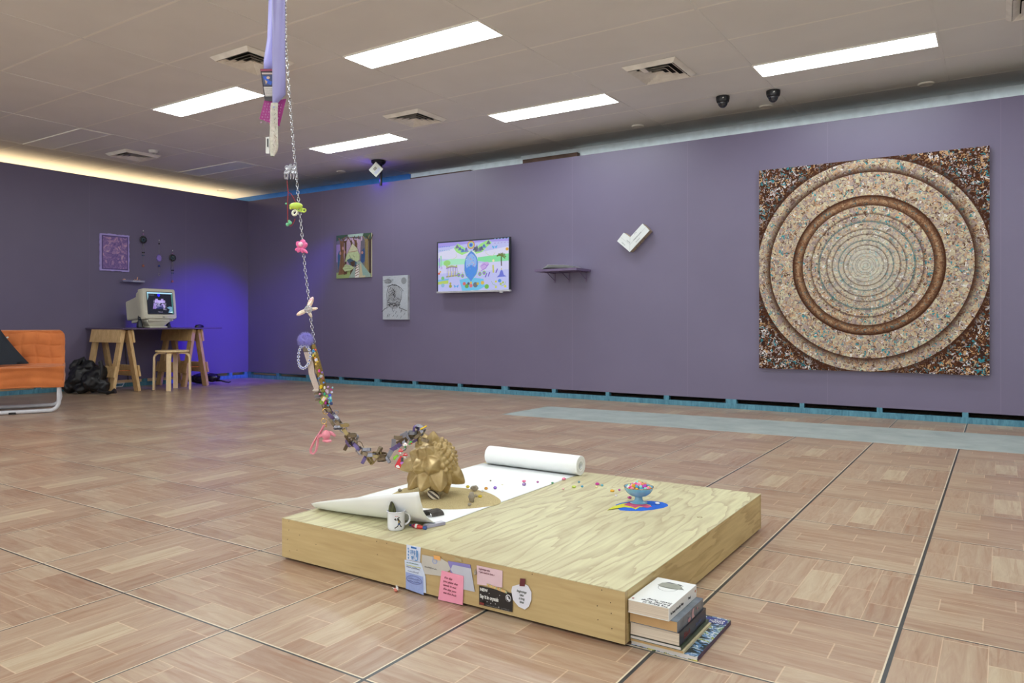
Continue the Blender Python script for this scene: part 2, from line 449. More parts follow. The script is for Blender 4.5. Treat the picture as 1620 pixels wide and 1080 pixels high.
# ------------------------------------------------------------------ room shell
struct(MB().box(-12, 5, -6, 8.5, -0.1, 0.0), 'floor', FLOOR, loc=(0, 0, 0))
struct(MB().box(-12, 5, -6, 7.35, CEIL + 0.004, CEIL + 0.1), 'ceiling', CEILM, loc=(0, 0, 0))
mb = MB()
for j in range(-15, 6):
    y = GY + 0.6 * j; mb.box(-12, 5, y - 0.009, y + 0.009, CEIL + 0.0034, CEIL + 0.0045)
struct(mb, 'trim_1', TBAR)
mb = MB()
for i in range(-7, 7):
    x = GX + 1.2 * i; mb.box(x - 0.010, x + 0.010, -6, 7.3, CEIL + 0.001, CEIL + 0.0045)
struct(mb, 'trim_2', CEILM)
struct(MB().box(WX - 0.06, 0.9 + 4, WY, WY + 0.05, WZ0, WZ1), 'wall_back', PURPLE, loc=(0.0, 0, 0))
struct(MB().box(WX - 0.05, WX, 0.2, WY + 0.0, WZ0, WZ1), 'wall_left', PURPLE, loc=(0, 0, 0))
struct(MB().box(5, 5.1, -6, 8.5, 0, 2.7), 'wall_right', WHITEW)
struct(MB().box(-12, 5, -6.1, -6, 0, 2.7), 'wall_front', WHITEW)
for k in range(6):      # unseen glazing added behind the camera to lift ceiling and walls
    xa = -11.4 + 2.7 * k
    struct(MB().box(xa, xa + 2.5, -5.998, -5.97, 0.35, 2.5), 'fill_window_%d' % (k + 1), diffuser_mat('daylight_fill_glass', FILL_WINDOW_E, (0.90, 0.97, 1.0)))
struct(MB().box(-12.1, -12, -6, 8.5, 0, 2.7), 'wall_outer', WHITEW)
# building wall seen in the gap above the back partition
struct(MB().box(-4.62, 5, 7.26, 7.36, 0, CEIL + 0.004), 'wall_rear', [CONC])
struct(MB().box(-4.62, 5, 7.235, 7.26, 2.555, CEIL + 0.0035), 'trim_5', [RWALL])
struct(MB().box(-6.35, -4.62, 7.32, 7.34, 2.555, CEIL + 0.0035), 'trim_6', [RWALL])
struct(MB().box(-12, -6.35, 7.30, 7.40, 0, CEIL + 0.05), 'wall_rear_blue', [BLUEB])
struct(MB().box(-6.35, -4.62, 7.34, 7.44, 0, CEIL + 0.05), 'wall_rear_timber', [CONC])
struct(MB().box(-6.3, -5.35, 7.25, 7.315, 0, 2.60), 'trim_3', [BROWN])
struct(MB().box(-4.55, -3.85, 7.17, 7.23, 0, 2.61), 'trim_4', [BROWN])
# timber feet of the partitions
def base_frame(name, along_x):
    if along_x:
        mb = MB(); xs = [-8.68, -7.5, -6.3, -4.43, -2.0, 0.4, 2.8, 4.9]
        for k, (a, b) in enumerate(zip(xs[:-1], xs[1:])):
            j = 0.006 * (k % 2); mb.box(a, b, WY - 0.004 - j, WY + 0.045 - j, 0, 0.045)
        st = [(-8.68, -8.60), (-8.079, -8.028), (-7.5, -7.44), (-6.9, -6.855), (-6.30, -6.22), (-5.7, -5.65), (-5.044, -5.0), (-4.459, -4.378), (-3.836, -3.791), (-3.23, -3.189), (-2.63, -2.581), (-2.049, -1.953), (-1.42, -1.385), (-0.831, -0.79), (-0.245, -0.204), (0.36, 0.44), (1.0, 1.05), (1.6, 1.65)]
        for a, b in st: mb.box(a, b, WY, WY + 0.045, 0.045, WZ0)
    else:
        mb = MB(); mb.box(WX - 0.045, WX + 0.004, 0.2, 3.2, 0, 0.045); mb.box(WX - 0.045, WX - 0.0, 3.2, 6.6, 0, 0.045)
        for y in (0.3, 0.9, 1.5, 2.1, 2.7, 3.25, 3.9, 4.5, 5.1, 5.7, 6.3, 6.54): mb.box(WX - 0.045, WX, y, y + 0.05, 0.045, WZ0)
    struct(mb, name, TEAL)
base_frame('baseboard_back', True); base_frame('baseboard_left', False)

LIT = diffuser_mat('lit_diffuser', LAMP, (0.905, 0.985, 1.0)); UNLIT = diffuser_mat('unlit_diffuser', 0)
def ceiling_light(x, y, m, label, group):
    t = thing('ceiling_light', label, 'ceiling light', (x, y, CEIL), 0, group)
    a = MB(); w_, l_ = 0.3, 1.2
    a.box(x, x + l_, y, y + 0.012, CEIL - 0.003, CEIL + 0.004); a.box(x, x + l_, y + w_ - 0.012, y + w_, CEIL - 0.003, CEIL + 0.004)
    a.box(x, x + 0.012, y + 0.012, y + w_ - 0.012, CEIL - 0.003, CEIL + 0.004); a.box(x + l_ - 0.012, x + l_, y + 0.012, y + w_ - 0.012, CEIL - 0.003, CEIL + 0.004)
    a.build('frame', TBAR, t)
    MB().box(x + 0.012, x + l_ - 0.012, y + 0.012, y + w_ - 0.012, CEIL - 0.001, CEIL + 0.003).build('diffuser', m, t)
    return t
G = 'lit strip panels in the ceiling'
L_ = {(-1, 0): 'lit white ceiling panel, the largest and nearest, upper centre, right of the lilac ribbon',
      (-3, 0): 'lit white ceiling panel at upper left, touching the lilac ribbon',
      (-3, 3): 'small lit ceiling panel farthest away, just right of the silver chain',
      (-1, 3): 'lit white ceiling panel above the wall screen, between two square vents',
      (1, 3): 'lit white ceiling panel at upper right, above the dome cameras and round painting'}
for (i, j), lb in L_.items(): ceiling_light(GX + 1.2 * i, GY + 0.6 * j, LIT, lb, G)
k = 0
for i in (-3, -1, 1, 3):
    for j in (0, 3, -3, -6, -9):
        if (i, j) in L_ or (i, j) == (-3, -3): continue
        ceiling_light(GX + 1.2 * i, GY + 0.6 * j, LIT, 'lit ceiling panel outside the view, %s row, %s column' % ({3: 'farthest', 0: 'second', -3: 'third', -6: 'fourth', -9: 'rearmost'}[j], {-3: 'left', -1: 'middle left', 1: 'middle right', 3: 'right'}[i]), 'lit ceiling panels outside the view')
ceiling_light(GX - 6.0, GY, UNLIT, 'switched-off grey ceiling panel at upper left, nearer and larger of two', 'switched-off ceiling panels')
ceiling_light(GX - 6.0, GY + 1.8, UNLIT, 'switched-off grey ceiling panel far back near the room corner', 'switched-off ceiling panels')

VENTM = mat('vent_enamel', (248, 244, 236), 0.45); VENTD = mat('vent_dark', (20, 18, 16), 0.9)
def vent(x0, x1, y0, y1, label, flap=None):
    cx, cy = (x0 + x1) / 2, (y0 + y1) / 2
    t = thing('ceiling_vent', label, 'air vent', (cx, cy, CEIL), 0, 'square air vents in the ceiling')
    h = (x1 - x0) / 2; hy = (y1 - y0) / 2
    def sq(s, z): return [V((cx + h * s * a, cy + hy * s * b, z)) for a, b in ((-1, -1), (1, -1), (1, 1), (-1, 1))]
    def ringz(s0, z0, s1, z1, nm):
        m = MB(); th = 0.002
        A, B = sq(s0, z0), sq(s1, z1); A2, B2 = sq(s0 - 0.012, z0 + th), sq(s1 - 0.012, z1 + th)
        for i in range(4):
            j = (i + 1) % 4
            m.add([A[i], A[j], B[j], B[i], A2[i], A2[j], B2[j], B2[i]], [(0, 1, 2, 3), (7, 6, 5, 4), (0, 4, 5, 1), (3, 2, 6, 7), (0, 3, 7, 4), (1, 5, 6, 2)])
        m.build(nm, VENTM, t)
    MB().box(cx - h * 0.84, cx + h * 0.84, cy - hy * 0.84, cy + hy * 0.84, CEIL - 0.001, CEIL + 0.0035).build('backing', VENTD, t)
    ringz(1.0, CEIL + 0.001, 0.86, CEIL - 0.026, 'frame')
    for s in (0.84, 0.64, 0.45, 0.26): ringz(s, CEIL - 0.028, s - 0.17, CEIL - 0.002, 'louvre')
    if flap: MB().obox((x0 + 0.15, y0 + 0.075, CEIL - 0.028), (0.02, 0, 0), (0, 0.05, 0), (0, 0, 0.002)).build('tape_patch', VENTM, t)
vent(-4.75, -4.33, 3.29, 3.71, 'square air vent partly hidden behind the hanging lilac ribbon')
vent(-4.77, -4.34, 5.10, 5.52, 'square air vent left of the ceiling panel above the wall screen')
vent(-2.37, -1.95, 5.11, 5.55, 'square air vent with a loose flap, left of the dome cameras', True)
vent(-8.46, -8.04, 4.53, 4.95, 'small far square air vent above the purple left wall, beside the smoke alarm')
vent(0.025, 0.46, 5.20, 5.63, 'square air vent cut off by the top right corner of the photo')
for (x, y, hx, lab) in ((-1.961, 6.24, -1.96, 'left one of two black dome cameras on the ceiling'), (-1.565, 6.31, -1.56, 'right one of two black dome cameras, under the lit panel')):
    t = thing('dome_camera', lab, 'security camera', (x, y, CEIL), 0, 'black dome cameras')
    MB().lathe([(0.0, 0), (0.056, 0), (0.056, -0.02), (0.050, -0.045), (0.042, -0.05), (0, -0.05)], (x, y, CEIL), 28).build('housing', BLACK, t, smooth=True)
    prof = [(0.040 * math.cos(a), -0.05 - 0.044 * math.sin(a)) for a in [PI / 2 * i / 8 for i in range(9)]]
    MB().lathe([(0.041, -0.048)] + prof, (x, y, CEIL), 24).build('dome', mat('smoked_dome', (40, 44, 52), 0.06, spec=0.8), t, smooth=True)
    MB().torus((x, y, CEIL - 0.052), 0.041, 0.003).build('trim_ring', mat('dark_grey_metal', (90, 90, 95), 0.3, 0.6), t, smooth=True)
    MB().obox((x + 0.018, y - 0.0525, CEIL - 0.022), (0.008, 0, 0), (0, 0.0012, 0), (0, 0, 0.005)).build('white_mark', WHITE, t)
for (u, v, lab, lit) in ((1009, 199, 'small round recessed fitting in the ceiling left of the dome cameras', 0), (1212, 168, 'small round recessed fitting behind the right dome camera', 0), (1465, 132, 'round recessed fitting in the ceiling at far upper right', 0),
                    (540, 271, 'small round recessed fitting left of the spotlight', 0), (350, 301, 'small glowing round downlight above the corner of the room', 1)):
    p = onz(u, v, CEIL)
    t = thing('round_ceiling_fitting', lab, 'ceiling fitting', p, 0, 'round fittings in the ceiling')
    MB().lathe([(0.038, 0), (0.06, 0), (0.060, -0.006), (0.05, -0.012), (0.038, -0.008)], p, 24).build('ring', VENTM, t, smooth=True)
    MB().lathe([(0, 0.0), (0.037, 0), (0.034, -0.006), (0, -0.004)], p, 20).build('lens', diffuser_mat('downlight_lens', 12, (1, 0.75, 0.5)) if lit else mat('dull_lens', (120, 112, 100), 0.2), t)
p = onz(243, 238, CEIL)
t = thing('smoke_alarm', 'small round white smoke alarm on the ceiling beside the far vent', 'smoke alarm', p)
MB().lathe([(0, 0), (0.055, 0), (0.055, -0.012), (0.045, -0.03), (0.02, -0.035), (0, -0.035)], p, 24).build('body', WHITE, t, smooth=True)
MB().lathe([(0, -0.035), (0.012, -0.035), (0.012, -0.04), (0, -0.04)], p, 12).build('sensor', mat('grey_plastic', (150, 150, 150), 0.4), t)
# spotlight on top of the back partition
sx, sy = -6.12, 6.50
t = thing('spotlight', 'black clamped spotlight with square white plate on top of the purple back wall', 'spotlight', (sx, sy, CEIL))
MB().lathe([(0, 0), (0.085, 0), (0.085, -0.02), (0.06, -0.045), (0, -0.045)], (sx - 0.02, sy, CEIL), 20).build('ceiling_mount', BLACK, t, smooth=True)
MB().tube([(sx + 0.0, sy + 0.02, CEIL - 0.04), (sx + 0.0, sy + 0.02, WZ1 - 0.05)], 0.016, 10).build('pole', BLACK, t)
MB().tube([(sx - 0.06, sy - 0.02, CEIL - 0.03), (sx - 0.07, sy - 0.05, CEIL - 0.11)], 0.018, 10).build('lamp_head', BLACK, t)
nrm = V((0.42, -0.88, -0.2)).normalized(); rgt = V((0, 0, 1)).cross(nrm).normalized(); upv = nrm.cross(rgt)
pc = V((sx + 0.0, sy - 0.06, CEIL - 0.115)); d1 = (rgt + upv).normalized(); d2 = (upv - rgt).normalized()
MB().obox(pc, d1 * 0.065, d2 * 0.06, nrm * 0.008).build('plate', mat('white_plate', (222, 224, 216), 0.5), t, bevel=0.002)
pi = Pic(pc + nrm * 0.0085, d1, d2)
pi.rect(-0.045, -0.008, 0.045, 0.018 - 0.06, (205, 210, 228))
for q in range(4): pi.rect(-0.02, 0.0 + q * 0.008, 0.022, 0.005 + q * 0.008, (90, 78, 66))
pi.build('plate_print', attr_mat('print_matte'), t)

# ------------------------------------------------------------------ plinth
PX0, PX1, PY0, PY1, PZ0, PZ1 = -1.955, -0.742, 1.62, 2.815, 0.007, 0.133
PLYT = m_ply('plywood_top', 'y', ((210, 206, 166), (166, 150, 116), (222, 218, 180)), 11, 0.95)
PLYF = m_ply('plywood_side', 'x', ((194, 170, 122), (160, 132, 88), (204, 182, 136)), 5, 0.3)
PLYE = m_ply('plywood_side_end', 'x', ((206, 184, 130), (160, 130, 80), (216, 196, 142)), 7, 0.7)
t = thing('plywood_plinth', 'low square plywood plinth standing on the tiled floor, carrying the gold spiky form', 'plinth', (PX0, PY0, 0))
MB().box(PX0, PX1, PY0, PY1, PZ1 - 0.0018, PZ1).build('top_panel', PLYT, t, bevel=0.0005)
MB().box(PX0, PX1 , PY0, PY0 + 0.015, PZ0, PZ1 - 0.0019).build('front_panel', PLYF, t, bevel=0.001)
MB().box(PX0, PX1, PY1 - 0.015, PY1, PZ0, PZ1 - 0.0019).build('back_panel', PLYF, t)
MB().box(PX1 - 0.015, PX1, PY0 + 0.0152, PY1 - 0.0152, PZ0, PZ1 - 0.0019).build('side_panel', PLYE, t, bevel=0.001)
MB().box(PX0, PX0 + 0.015, PY0 + 0.0152, PY1 - 0.0152, PZ0, PZ1 - 0.0019).build('side_panel', PLYE, t)
for q in (PY0 + 0.03, PY1 - 0.06): MB().box(PX0 + 0.03, PX1 - 0.03, q, q + 0.03, 0, 0.06).build('foot_batten', mat('dark_batten', (60, 48, 38), 0.7), t)
mb = MB()
for (u, v) in ((457, 824), (457, 838), (455, 853), (474, 846), (470, 870), (458, 871), (510, 836), (596, 856), (612, 859), (597, 877), (500, 861), (842, 908), (952, 933), (945, 958), (966, 953), (946, 980), (967, 970), (968, 994)):
    p = ony(u, v, PY0); mb.lathe([(0, 0.0), (0.0013, 0.0), (0.0013, 0.0006), (0, 0.0006)], p, 8, axis=(0, -1, 0))
mb.build('nail_head', mat('nail_dark', (48, 40, 34), 0.6), t, kind='stuff')
p = onz(1107, 818, PZ1)
MB().torus((p.x, p.y, PZ1 + 0.0002), 0.008, 0.0006).build('knot_plug', mat('knot_brown', (130, 100, 70), 0.6), t)

# ------------------------------------------------------------------ paper scroll
t = thing('paper_scroll', 'white paper unrolled over the left half of the plinth, its far end still rolled', 'paper roll', (-1.69, 2.74, PZ1))
XR0, XR1, RY, RR = -1.915, -1.455, 2.742, 0.040
prof = [(RR, 0), (RR, XR1 - XR0)]
mb = MB(); n_ = 36; RZ = PZ1 + 0.0015 + RR
def circ(r, x): return [V((x, RY + r * math.cos(2 * PI * i / n_), RZ + r * math.sin(2 * PI * i / n_))) for i in range(n_)]
mb.ring(circ(RR, XR0), circ(RR, XR1))
for x in (XR0, XR1):
    for a, b in ((RR, 0.028), (0.027, 0.015)): mb.ring(circ(a, x), circ(b, x - 0.0 if b > 0.02 else x - 0.002 * (1 if x == XR1 else -1)))
mb.ring(circ(0.028, XR1), circ(0.027, XR1)); mb.ring(circ(0.028, XR0), circ(0.027, XR0))
mb.ring(circ(0.015, XR0), circ(0.015, XR1))
mb.build('rolled_end', PAPER, t, smooth=True)
mb = MB(); mb.torus((XR1 + 0.0003, RY, RZ), 0.0275, 0.0006, (1, 0, 0), 28); mb.torus((XR1 + 0.0003, RY, RZ), 0.0335, 0.0004, (1, 0, 0), 28); mb.torus((XR1, RY, RZ), 0.016, 0.0008, (1, 0, 0), 28)
mb.build('layer_edge', mat('paper_edge', (196, 192, 180), 0.7), t, smooth=True)
# sheet: flat run then a curl at the near end, taller at the right
mb = MB(); nx_ = 24; rows = []
for i in range(nx_ + 1):
    s = i / nx_; xl = -1.945 + s * 0.475
    xr = -1.94 + s * 0.47
    h = 0.022 + 0.103 * (s ** 0.85); yc = 1.755 + 0.085 * s ** 1.6     # curl height and where it leaves the board
    pts = [(xl, RY - 0.01, PZ1 + 0.0015)]
    for k in range(1, 9): pts.append((xl, RY - 0.01 + (yc + 0.02 - RY + 0.01) * k / 8, PZ1 + 0.0015))
    R_ = h * 0.95
    for k in range(1, 13):
        a = k / 12 * 1.48
        z = PZ1 + 0.0015 + R_ * (1 - math.cos(a)) * 1.15
        y = yc + 0.02 - R_ * math.sin(a) * 0.98 - 0.02 * (k / 12)
        pts.append((xl + (0.006 if k > 8 else 0) * s, y, z))
    rows.append(pts)
kk = len(rows[0]); vs = [V(p) for r in rows for p in r]
fs = [(i * kk + j, i * kk + j + 1, (i + 1) * kk + j + 1, (i + 1) * kk + j) for i in range(nx_) for j in range(kk - 1)]
mb.add(vs, fs); sheet = mb.build('unrolled_sheet', PAPER, t, smooth=60)
sm = sheet.modifiers.new('thick', 'SOLIDIFY'); sm.thickness = 0.0008; sm.offset = 0

# ------------------------------------------------------------------ sand
def m_sand():
    n = NT('sand'); f, _ = n.noise(n.coord(), 400, 3, 0.7); g, _ = n.noise(n.coord(), 12, 3)
    c = n.ramp(f, [(0.3, lin((158, 140, 100))), (0.7, lin((206, 190, 146)))]); n.set(color=c, rough=0.95, spec=0.1)
    n.bump(n.math('ADD', f, n.math('MULTIPLY', g, 4)), 0.5, 0.002); return n.m
SAND = m_sand()
mb = MB(); SC = V((-1.69, 2.12, 0)); na, nr = 64, 12; vs = [V((SC.x, SC.y, PZ1 + 0.010))]; fs = []
for r in range(1, nr + 1):
    for a in range(na):
        an = 2 * PI * a / na; rr = r / nr
        ex = 0.215 * (1 + 0.05 * math.sin(3 * an + 1) + 0.03 * math.sin(5 * an)); ey = 0.165 * (1 + 0.05 * math.sin(2 * an))
        z = PZ1 + 0.0022 + 0.008 * max(0, 1 - rr ** 3) + (0.0012 * math.sin(an * 7 + rr * 9) if rr < 0.9 else 0)
        if r == nr: z = PZ1 + 0.0020
        vs.append(V((SC.x + math.cos(an) * ex * rr, SC.y + math.sin(an) * ey * rr, z)))
fs += [(0, 1 + a, 1 + (a + 1) % na) for a in range(na)]
for r in range(nr - 1):
    for a in range(na): fs.append((1 + r * na + a, 1 + (r + 1) * na + a, 1 + (r + 1) * na + (a + 1) % na, 1 + r * na + (a + 1) % na))
mb.add(vs, fs); o = mb.build('sand_patch', SAND, smooth=80); o['kind'] = 'stuff'
tag(o, 'round spread of pale brown sand on the white paper', 'sand')

# ------------------------------------------------------------------ the gold spiky form
def m_gold():
    n = NT('dull_gold'); f, _ = n.noise(n.coord(), 30, 4)
    n.set(color=n.ramp(f, [(0.3, lin((150, 124, 76))), (0.7, lin((184, 160, 112)))]), rough=0.30, metal=0.3, spec=0.5); return n.m
GOLD = m_gold()
CC = V((-1.718, 2.105, PZ1 + 0.128)); CR = 0.080
bm = bmesh.new(); bmesh.ops.create_icosphere(bm, subdivisions=6, radius=1.0)
cam_dir = -FWD
def cdir(a, b, c):  # direction from picture right, up, towards the camera
    return (RIGHT * a + UP * b + cam_dir * c).normalized()
SP = []   # direction, height, width(rad)
for a, b, c, h, wd in ((-0.95, -0.05, 0.25, 0.62, 0.34), (-0.55, 0.0, 0.85, 0.42, 0.36), (0.0, 0.05, 1.0, 0.42, 0.42), (-0.72, -0.65, 0.35, 0.55, 0.36), (-0.3, -0.6, 0.8, 0.55, 0.40),
                     (0.28, -0.55, 0.8, 0.60, 0.44), (0.95, -0.50, 0.10, 0.62, 0.42), (0.5, -0.85, 0.35, 0.42, 0.38), (0.12, -0.92, 0.5, 0.35, 0.34), (-0.42, 0.55, 0.7, 0.30, 0.30),
                     (-0.1, 0.62, 0.75, 0.30, 0.26), (-0.75, 0.45, 0.5, 0.32, 0.30), (0.02, 1.0, 0.25, 0.50, 0.34), (-0.35, 0.95, 0.0, 0.34, 0.28), (-0.6, 0.8, 0.2, 0.26, 0.26),
                     (-0.8, -0.2, -0.6, 0.5, 0.4), (-0.3, -0.5, -0.8, 0.5, 0.4), (0.4, -0.6, -0.75, 0.55, 0.4), (0.9, -0.4, -0.6, 0.5, 0.36), (-0.6, 0.4, -0.7, 0.4, 0.34), (-0.9, -0.6, -0.2, 0.5, 0.36), (0.75, -0.7, 0.55, 0.30, 0.3)):
    SP.append((cdir(a, b, c), h, wd))
ga = PI * (3 - 5 ** 0.5)
NB = 230
for i in range(NB):   # small bumps on the upper right
    z = 1 - 2 * (i + 0.5) / NB; r = (1 - z * z) ** 0.5; d = V((r * math.cos(ga * i), r * math.sin(ga * i), z))
    a, b, c = d.dot(RIGHT), d.dot(UP), d.dot(cam_dir)
    if a * 0.75 + b * 0.42 - abs(c) * 0.1 > 0.28 and b > -0.42: SP.append((d, 0.10 + 0.02 * (i % 3), 0.125))
for v in bm.verts:
    d = v.co.normalized(); best = 0; bd = None
    for sd, h, wd in SP:
        cs = d.dot(sd)
        if cs < 0.7: continue
        an = math.acos(min(1, cs)) / wd
        if an < 1:
            # faceted cone: flatten around the axis into five planes
            if wd > 0.2:
                rel = d - sd * cs; q = math.atan2(rel.dot(sd.orthogonal().normalized().cross(sd)), rel.dot(sd.orthogonal().normalized()))
                fq = (q + PI) % (2 * PI / 5) - PI / 5; an = an * math.cos(fq) * 1.08
                hh = h * (1 - an) ** 0.8 * (1 - 0.2 * an) if an < 1 else 0
                hh = min(hh, h * 0.93)
            else: hh = h * (1 - an * an)
            if hh > best: best = hh; bd = sd if wd > 0.2 else None
    p = d * (0.98 + best)
    if bd is not None: p = p + V((0, 0, -0.16 * best))
    v.co = CC + V((p.x * CR * 1.04, p.y * CR * 1.04, p.z * CR * 1.10))
    if v.co.z < PZ1 + 0.005: v.co.z = PZ1 + 0.005
me = bpy.data.meshes.new('spiky_gold_form'); bm.to_mesh(me); bm.free(); me.materials.append(GOLD)
me.polygons.foreach_set('use_smooth', [True] * len(me.polygons))
loc = V((CC.x, CC.y, PZ1)); me.transform(M.Translation(-loc))
o = bpy.data.objects.new('spiky_sculpture', me); COL.objects.link(o); o.location = loc; WM[o.name] = M.Translation(loc)
tag(o, 'dull gold spiky round sculpture with petal-like points and knobbly right side, sitting on sand', 'sculpture')

# ------------------------------------------------------------------ stones, shells and gems around the sculpture
STONE = mat('grey_stone', (150, 140, 124), 0.85, var=0.25, scale=60, bump=0.5); DSH = mat('dark_shell', (72, 68, 64), 0.25, var=0.3, scale=50)
def lump(name, p, r, m, label, cat, group=None, hole=False, seed=0, q=None):
    rnd = random.Random(seed); mb = MB()
    mb.sph(V(p) + V((0, 0, r[2])), r, 16, 10, q)
    mb.v = [v + (v - V(p) - V((0, 0, r[2]))) * (0.15 * math.sin(v.x * 380 + seed) + 0.12 * math.cos(v.z * 410 + seed * 2)) for v in mb.v]
    if hole: mb.torus(V(p) + V((0, 0, r[2])) + cam_dir * r[0] * 0.7, r[0] * 0.45, r[0] * 0.2, cam_dir)
    o = mb.build(name, m, smooth=60); return tag(o, label, cat, group)
SZ = PZ1 + 0.007
lump('carved_stone', onz(751, 776, SZ), (0.015, 0.012, 0.010), STONE, 'grey carved stone with a hollow, farthest of the pale stones on the sand', 'stone', 'pale stones on the sand', True, 1)
lump('carved_stone', onz(746, 794, SZ), (0.010, 0.010, 0.018), STONE, 'upright rounded grey stone on the sand, right of the sculpture', 'stone', 'pale stones on the sand', False, 2)
lump('carved_stone', onz(743, 799, SZ), (0.009, 0.007, 0.004), STONE, 'small flat grey stone in front of the upright stone', 'stone', 'pale stones on the sand', False, 3)
lump('carved_stone', onz(753, 787, SZ), (0.006, 0.006, 0.006), STONE, 'small grey pebble between the two larger stones on the sand', 'stone', 'pale stones on the sand', False, 4)
lump('carved_stone', onz(633, 778, PZ1 + 0.002), (0.008, 0.006, 0.006), STONE, 'small pale stone peeking over the curled paper, left of the sculpture', 'stone', 'pale stones on the sand', False, 5)
p = onz(686, 790, SZ); mb = MB()
ax_ = (RIGHT * 0.75 - UP * 0.5 + cam_dir * 0.2).normalized(); b_ = ax_.orthogonal().normalized(); q_ = M((b_, ax_.cross(b_), ax_)).transposed()
mb.sph(V(p) + UP * 0.014, (0.016, 0.016, 0.026), 24, 12, q_)
for k_, f_ in enumerate(mb.f): mb.mi[k_] = (k_ % 24) // 2 % 2
o = mb.build('striped_shell', [mat('shell_pale', (206, 196, 176), 0.4), mat('shell_stripe', (70, 58, 48), 0.4)], smooth=True)
tag(o, 'brown and cream striped ribbed shell tucked under the gold sculpture', 'shell')
# dark curved shell at the mouth of the curled paper
mb = MB(); p = onz(680, 816, PZ1 + 0.003); pr = []
for i in range(15):
    a = PI * i / 14; c_ = V(p) + RIGHT * (0.026 * -math.cos(a) * 0.9) + UP * (0.021 * math.sin(a)) + RIGHT * 0.004
    pr.append(c_)
mb.band(pr, (V((0.35, 0.9, 0)).normalized() * 0.022), 0.003)
tag(mb.build('mussel_shell', DSH, smooth=True), 'dark grey curved shell lying inside the lifted end of the paper', 'shell')

GEM = {}
def gem_mat(c, gloss=0.15):
    k = 'bead_%d_%d_%d' % c
    return mat(k, c, gloss, 0.0, var=0.05, spec=0.7)
def flower(mb, p, r, n=5, flat=0.5, q=None):
    q = q or M.Rotation(random.random() * 3, 3, 'Z')
    for i in range(n):
        a = 2 * PI * i / n
        mb.sph(V(p) + q @ V((math.cos(a) * r * 0.62, math.sin(a) * r * 0.62, 0)), (r * 0.45, r * 0.45, r * flat), 8, 6)
    mb.sph(V(p) + V((0, 0, r * 0.2)), (r * 0.35, r * 0.35, r * flat), 8, 6)
def facet(mb, p, r, h):
    mb.lathe([(0, -h), (r * 0.7, -h * 0.8), (r, 0), (r * 0.6, h * 0.8), (0, h * 0.8)], p, 8)
beads = [(829, 761, 'f', (240, 120, 165), 'pink flower bead on the paper, directly behind a purple one', 0.006), (829, 766.5, 'g', (120, 70, 150), 'purple and gold bead on the paper touching the pink flower bead', 0.0065),
 (850.5, 762.5, 's', (170, 90, 150), 'small mauve bead on the paper midway between pink and green ones', 0.004), (874, 764, 's', (80, 150, 110), 'small green bead near the right edge of the white paper', 0.004),
 (892, 757.5, 'f', (240, 140, 175), 'pink butterfly-shaped bead at the right edge of the paper near the roll', 0.0065), (916, 762.5, 's', (110, 165, 185), 'small grey-blue bead on the plywood, nearest the paper roll', 0.004),
 (908, 770, 'f', (190, 210, 100), 'lime green flower bead on the plywood beside a teal bead', 0.0065), (921, 769.5, 's', (80, 160, 195), 'small teal bead right beside the lime green flower bead', 0.0042),
 (891, 773.5, 's', (235, 190, 185), 'tiny pale pink bead just off the paper edge', 0.0038), (945, 765.5, 'f', (205, 50, 160), 'magenta flower bead on the plywood among teal and cream beads', 0.0065),
 (943.5, 770.5, 's', (225, 215, 160), 'small cream bead in front of the magenta flower bead', 0.004), (952.5, 767.8, 's', (90, 165, 185), 'small teal bead right of the magenta flower bead', 0.0042),
 (968.5, 776.5, 'f', (220, 165, 40), 'mustard yellow flower bead left of the blue footed dish', 0.0065), (980, 775, 's', (185, 90, 160), 'small mauve bead between the yellow bead and the dish', 0.004),
 (974.5, 784, 's', (230, 225, 235), 'small white bead in front of the yellow flower bead', 0.004), (996, 787, 'f', (170, 50, 120), 'dark magenta bead beside the foot of the blue dish', 0.006),
 (783.3, 772, 'g', (125, 75, 185), 'violet gem on the paper just beyond the edge of the sand', 0.006), (776, 760, 's', (140, 136, 130), 'tiny grey pebble bead behind the sand on the paper', 0.003),
 (793, 766, 'p', (225, 215, 150), 'pale yellow paper-thin chip on the paper behind the violet gem', 0.005), (769, 773.2, 'g', (205, 140, 40), 'orange gem on the far edge of the sand', 0.006),
 (762.7, 776.8, 's', (220, 220, 220), 'small white bead on the sand next to the orange gem', 0.004), (759.5, 786, 'g', (205, 180, 50), 'gold faceted gem on the sand beside the stones', 0.0065),
 (740, 770.5, 'g', (210, 190, 60), 'gold faceted gem on the sand close to the gold sculpture', 0.006)]
for u, v, k, c, lab, r in beads:
    zz = PZ1 if u > 895 else PZ1 + 0.002
    if u < 775 and v > 768: zz = PZ1 + 0.007
    p = onz(u, v + 1.2, zz); mb = MB(); p = V((p.x, p.y, zz)); r *= 1.25
    if k == 'f': flower(mb, p + V((0, 0, r * 0.5)), r)
    elif k == 's': mb.sph(p + V((0, 0, r * 0.8)), (r, r, r * 0.8), 12, 8)
    elif k == 'p': mb.prism([(0, 0), (r, 0.2 * r), (r * 0.8, r * 1.2), (-r * 0.3, r)], p + V((0, 0, 0.0006)), (1, 0, 0), (0, 1, 0), (0, 0, 0.0006))
    else: facet(mb, p + V((0, 0, r * 0.7)), r, r * 0.75)
    tag(mb.build('craft_bead', gem_mat(c), smooth=30 if k == 'g' else 60), lab, 'bead', 'scattered beads on the plinth')

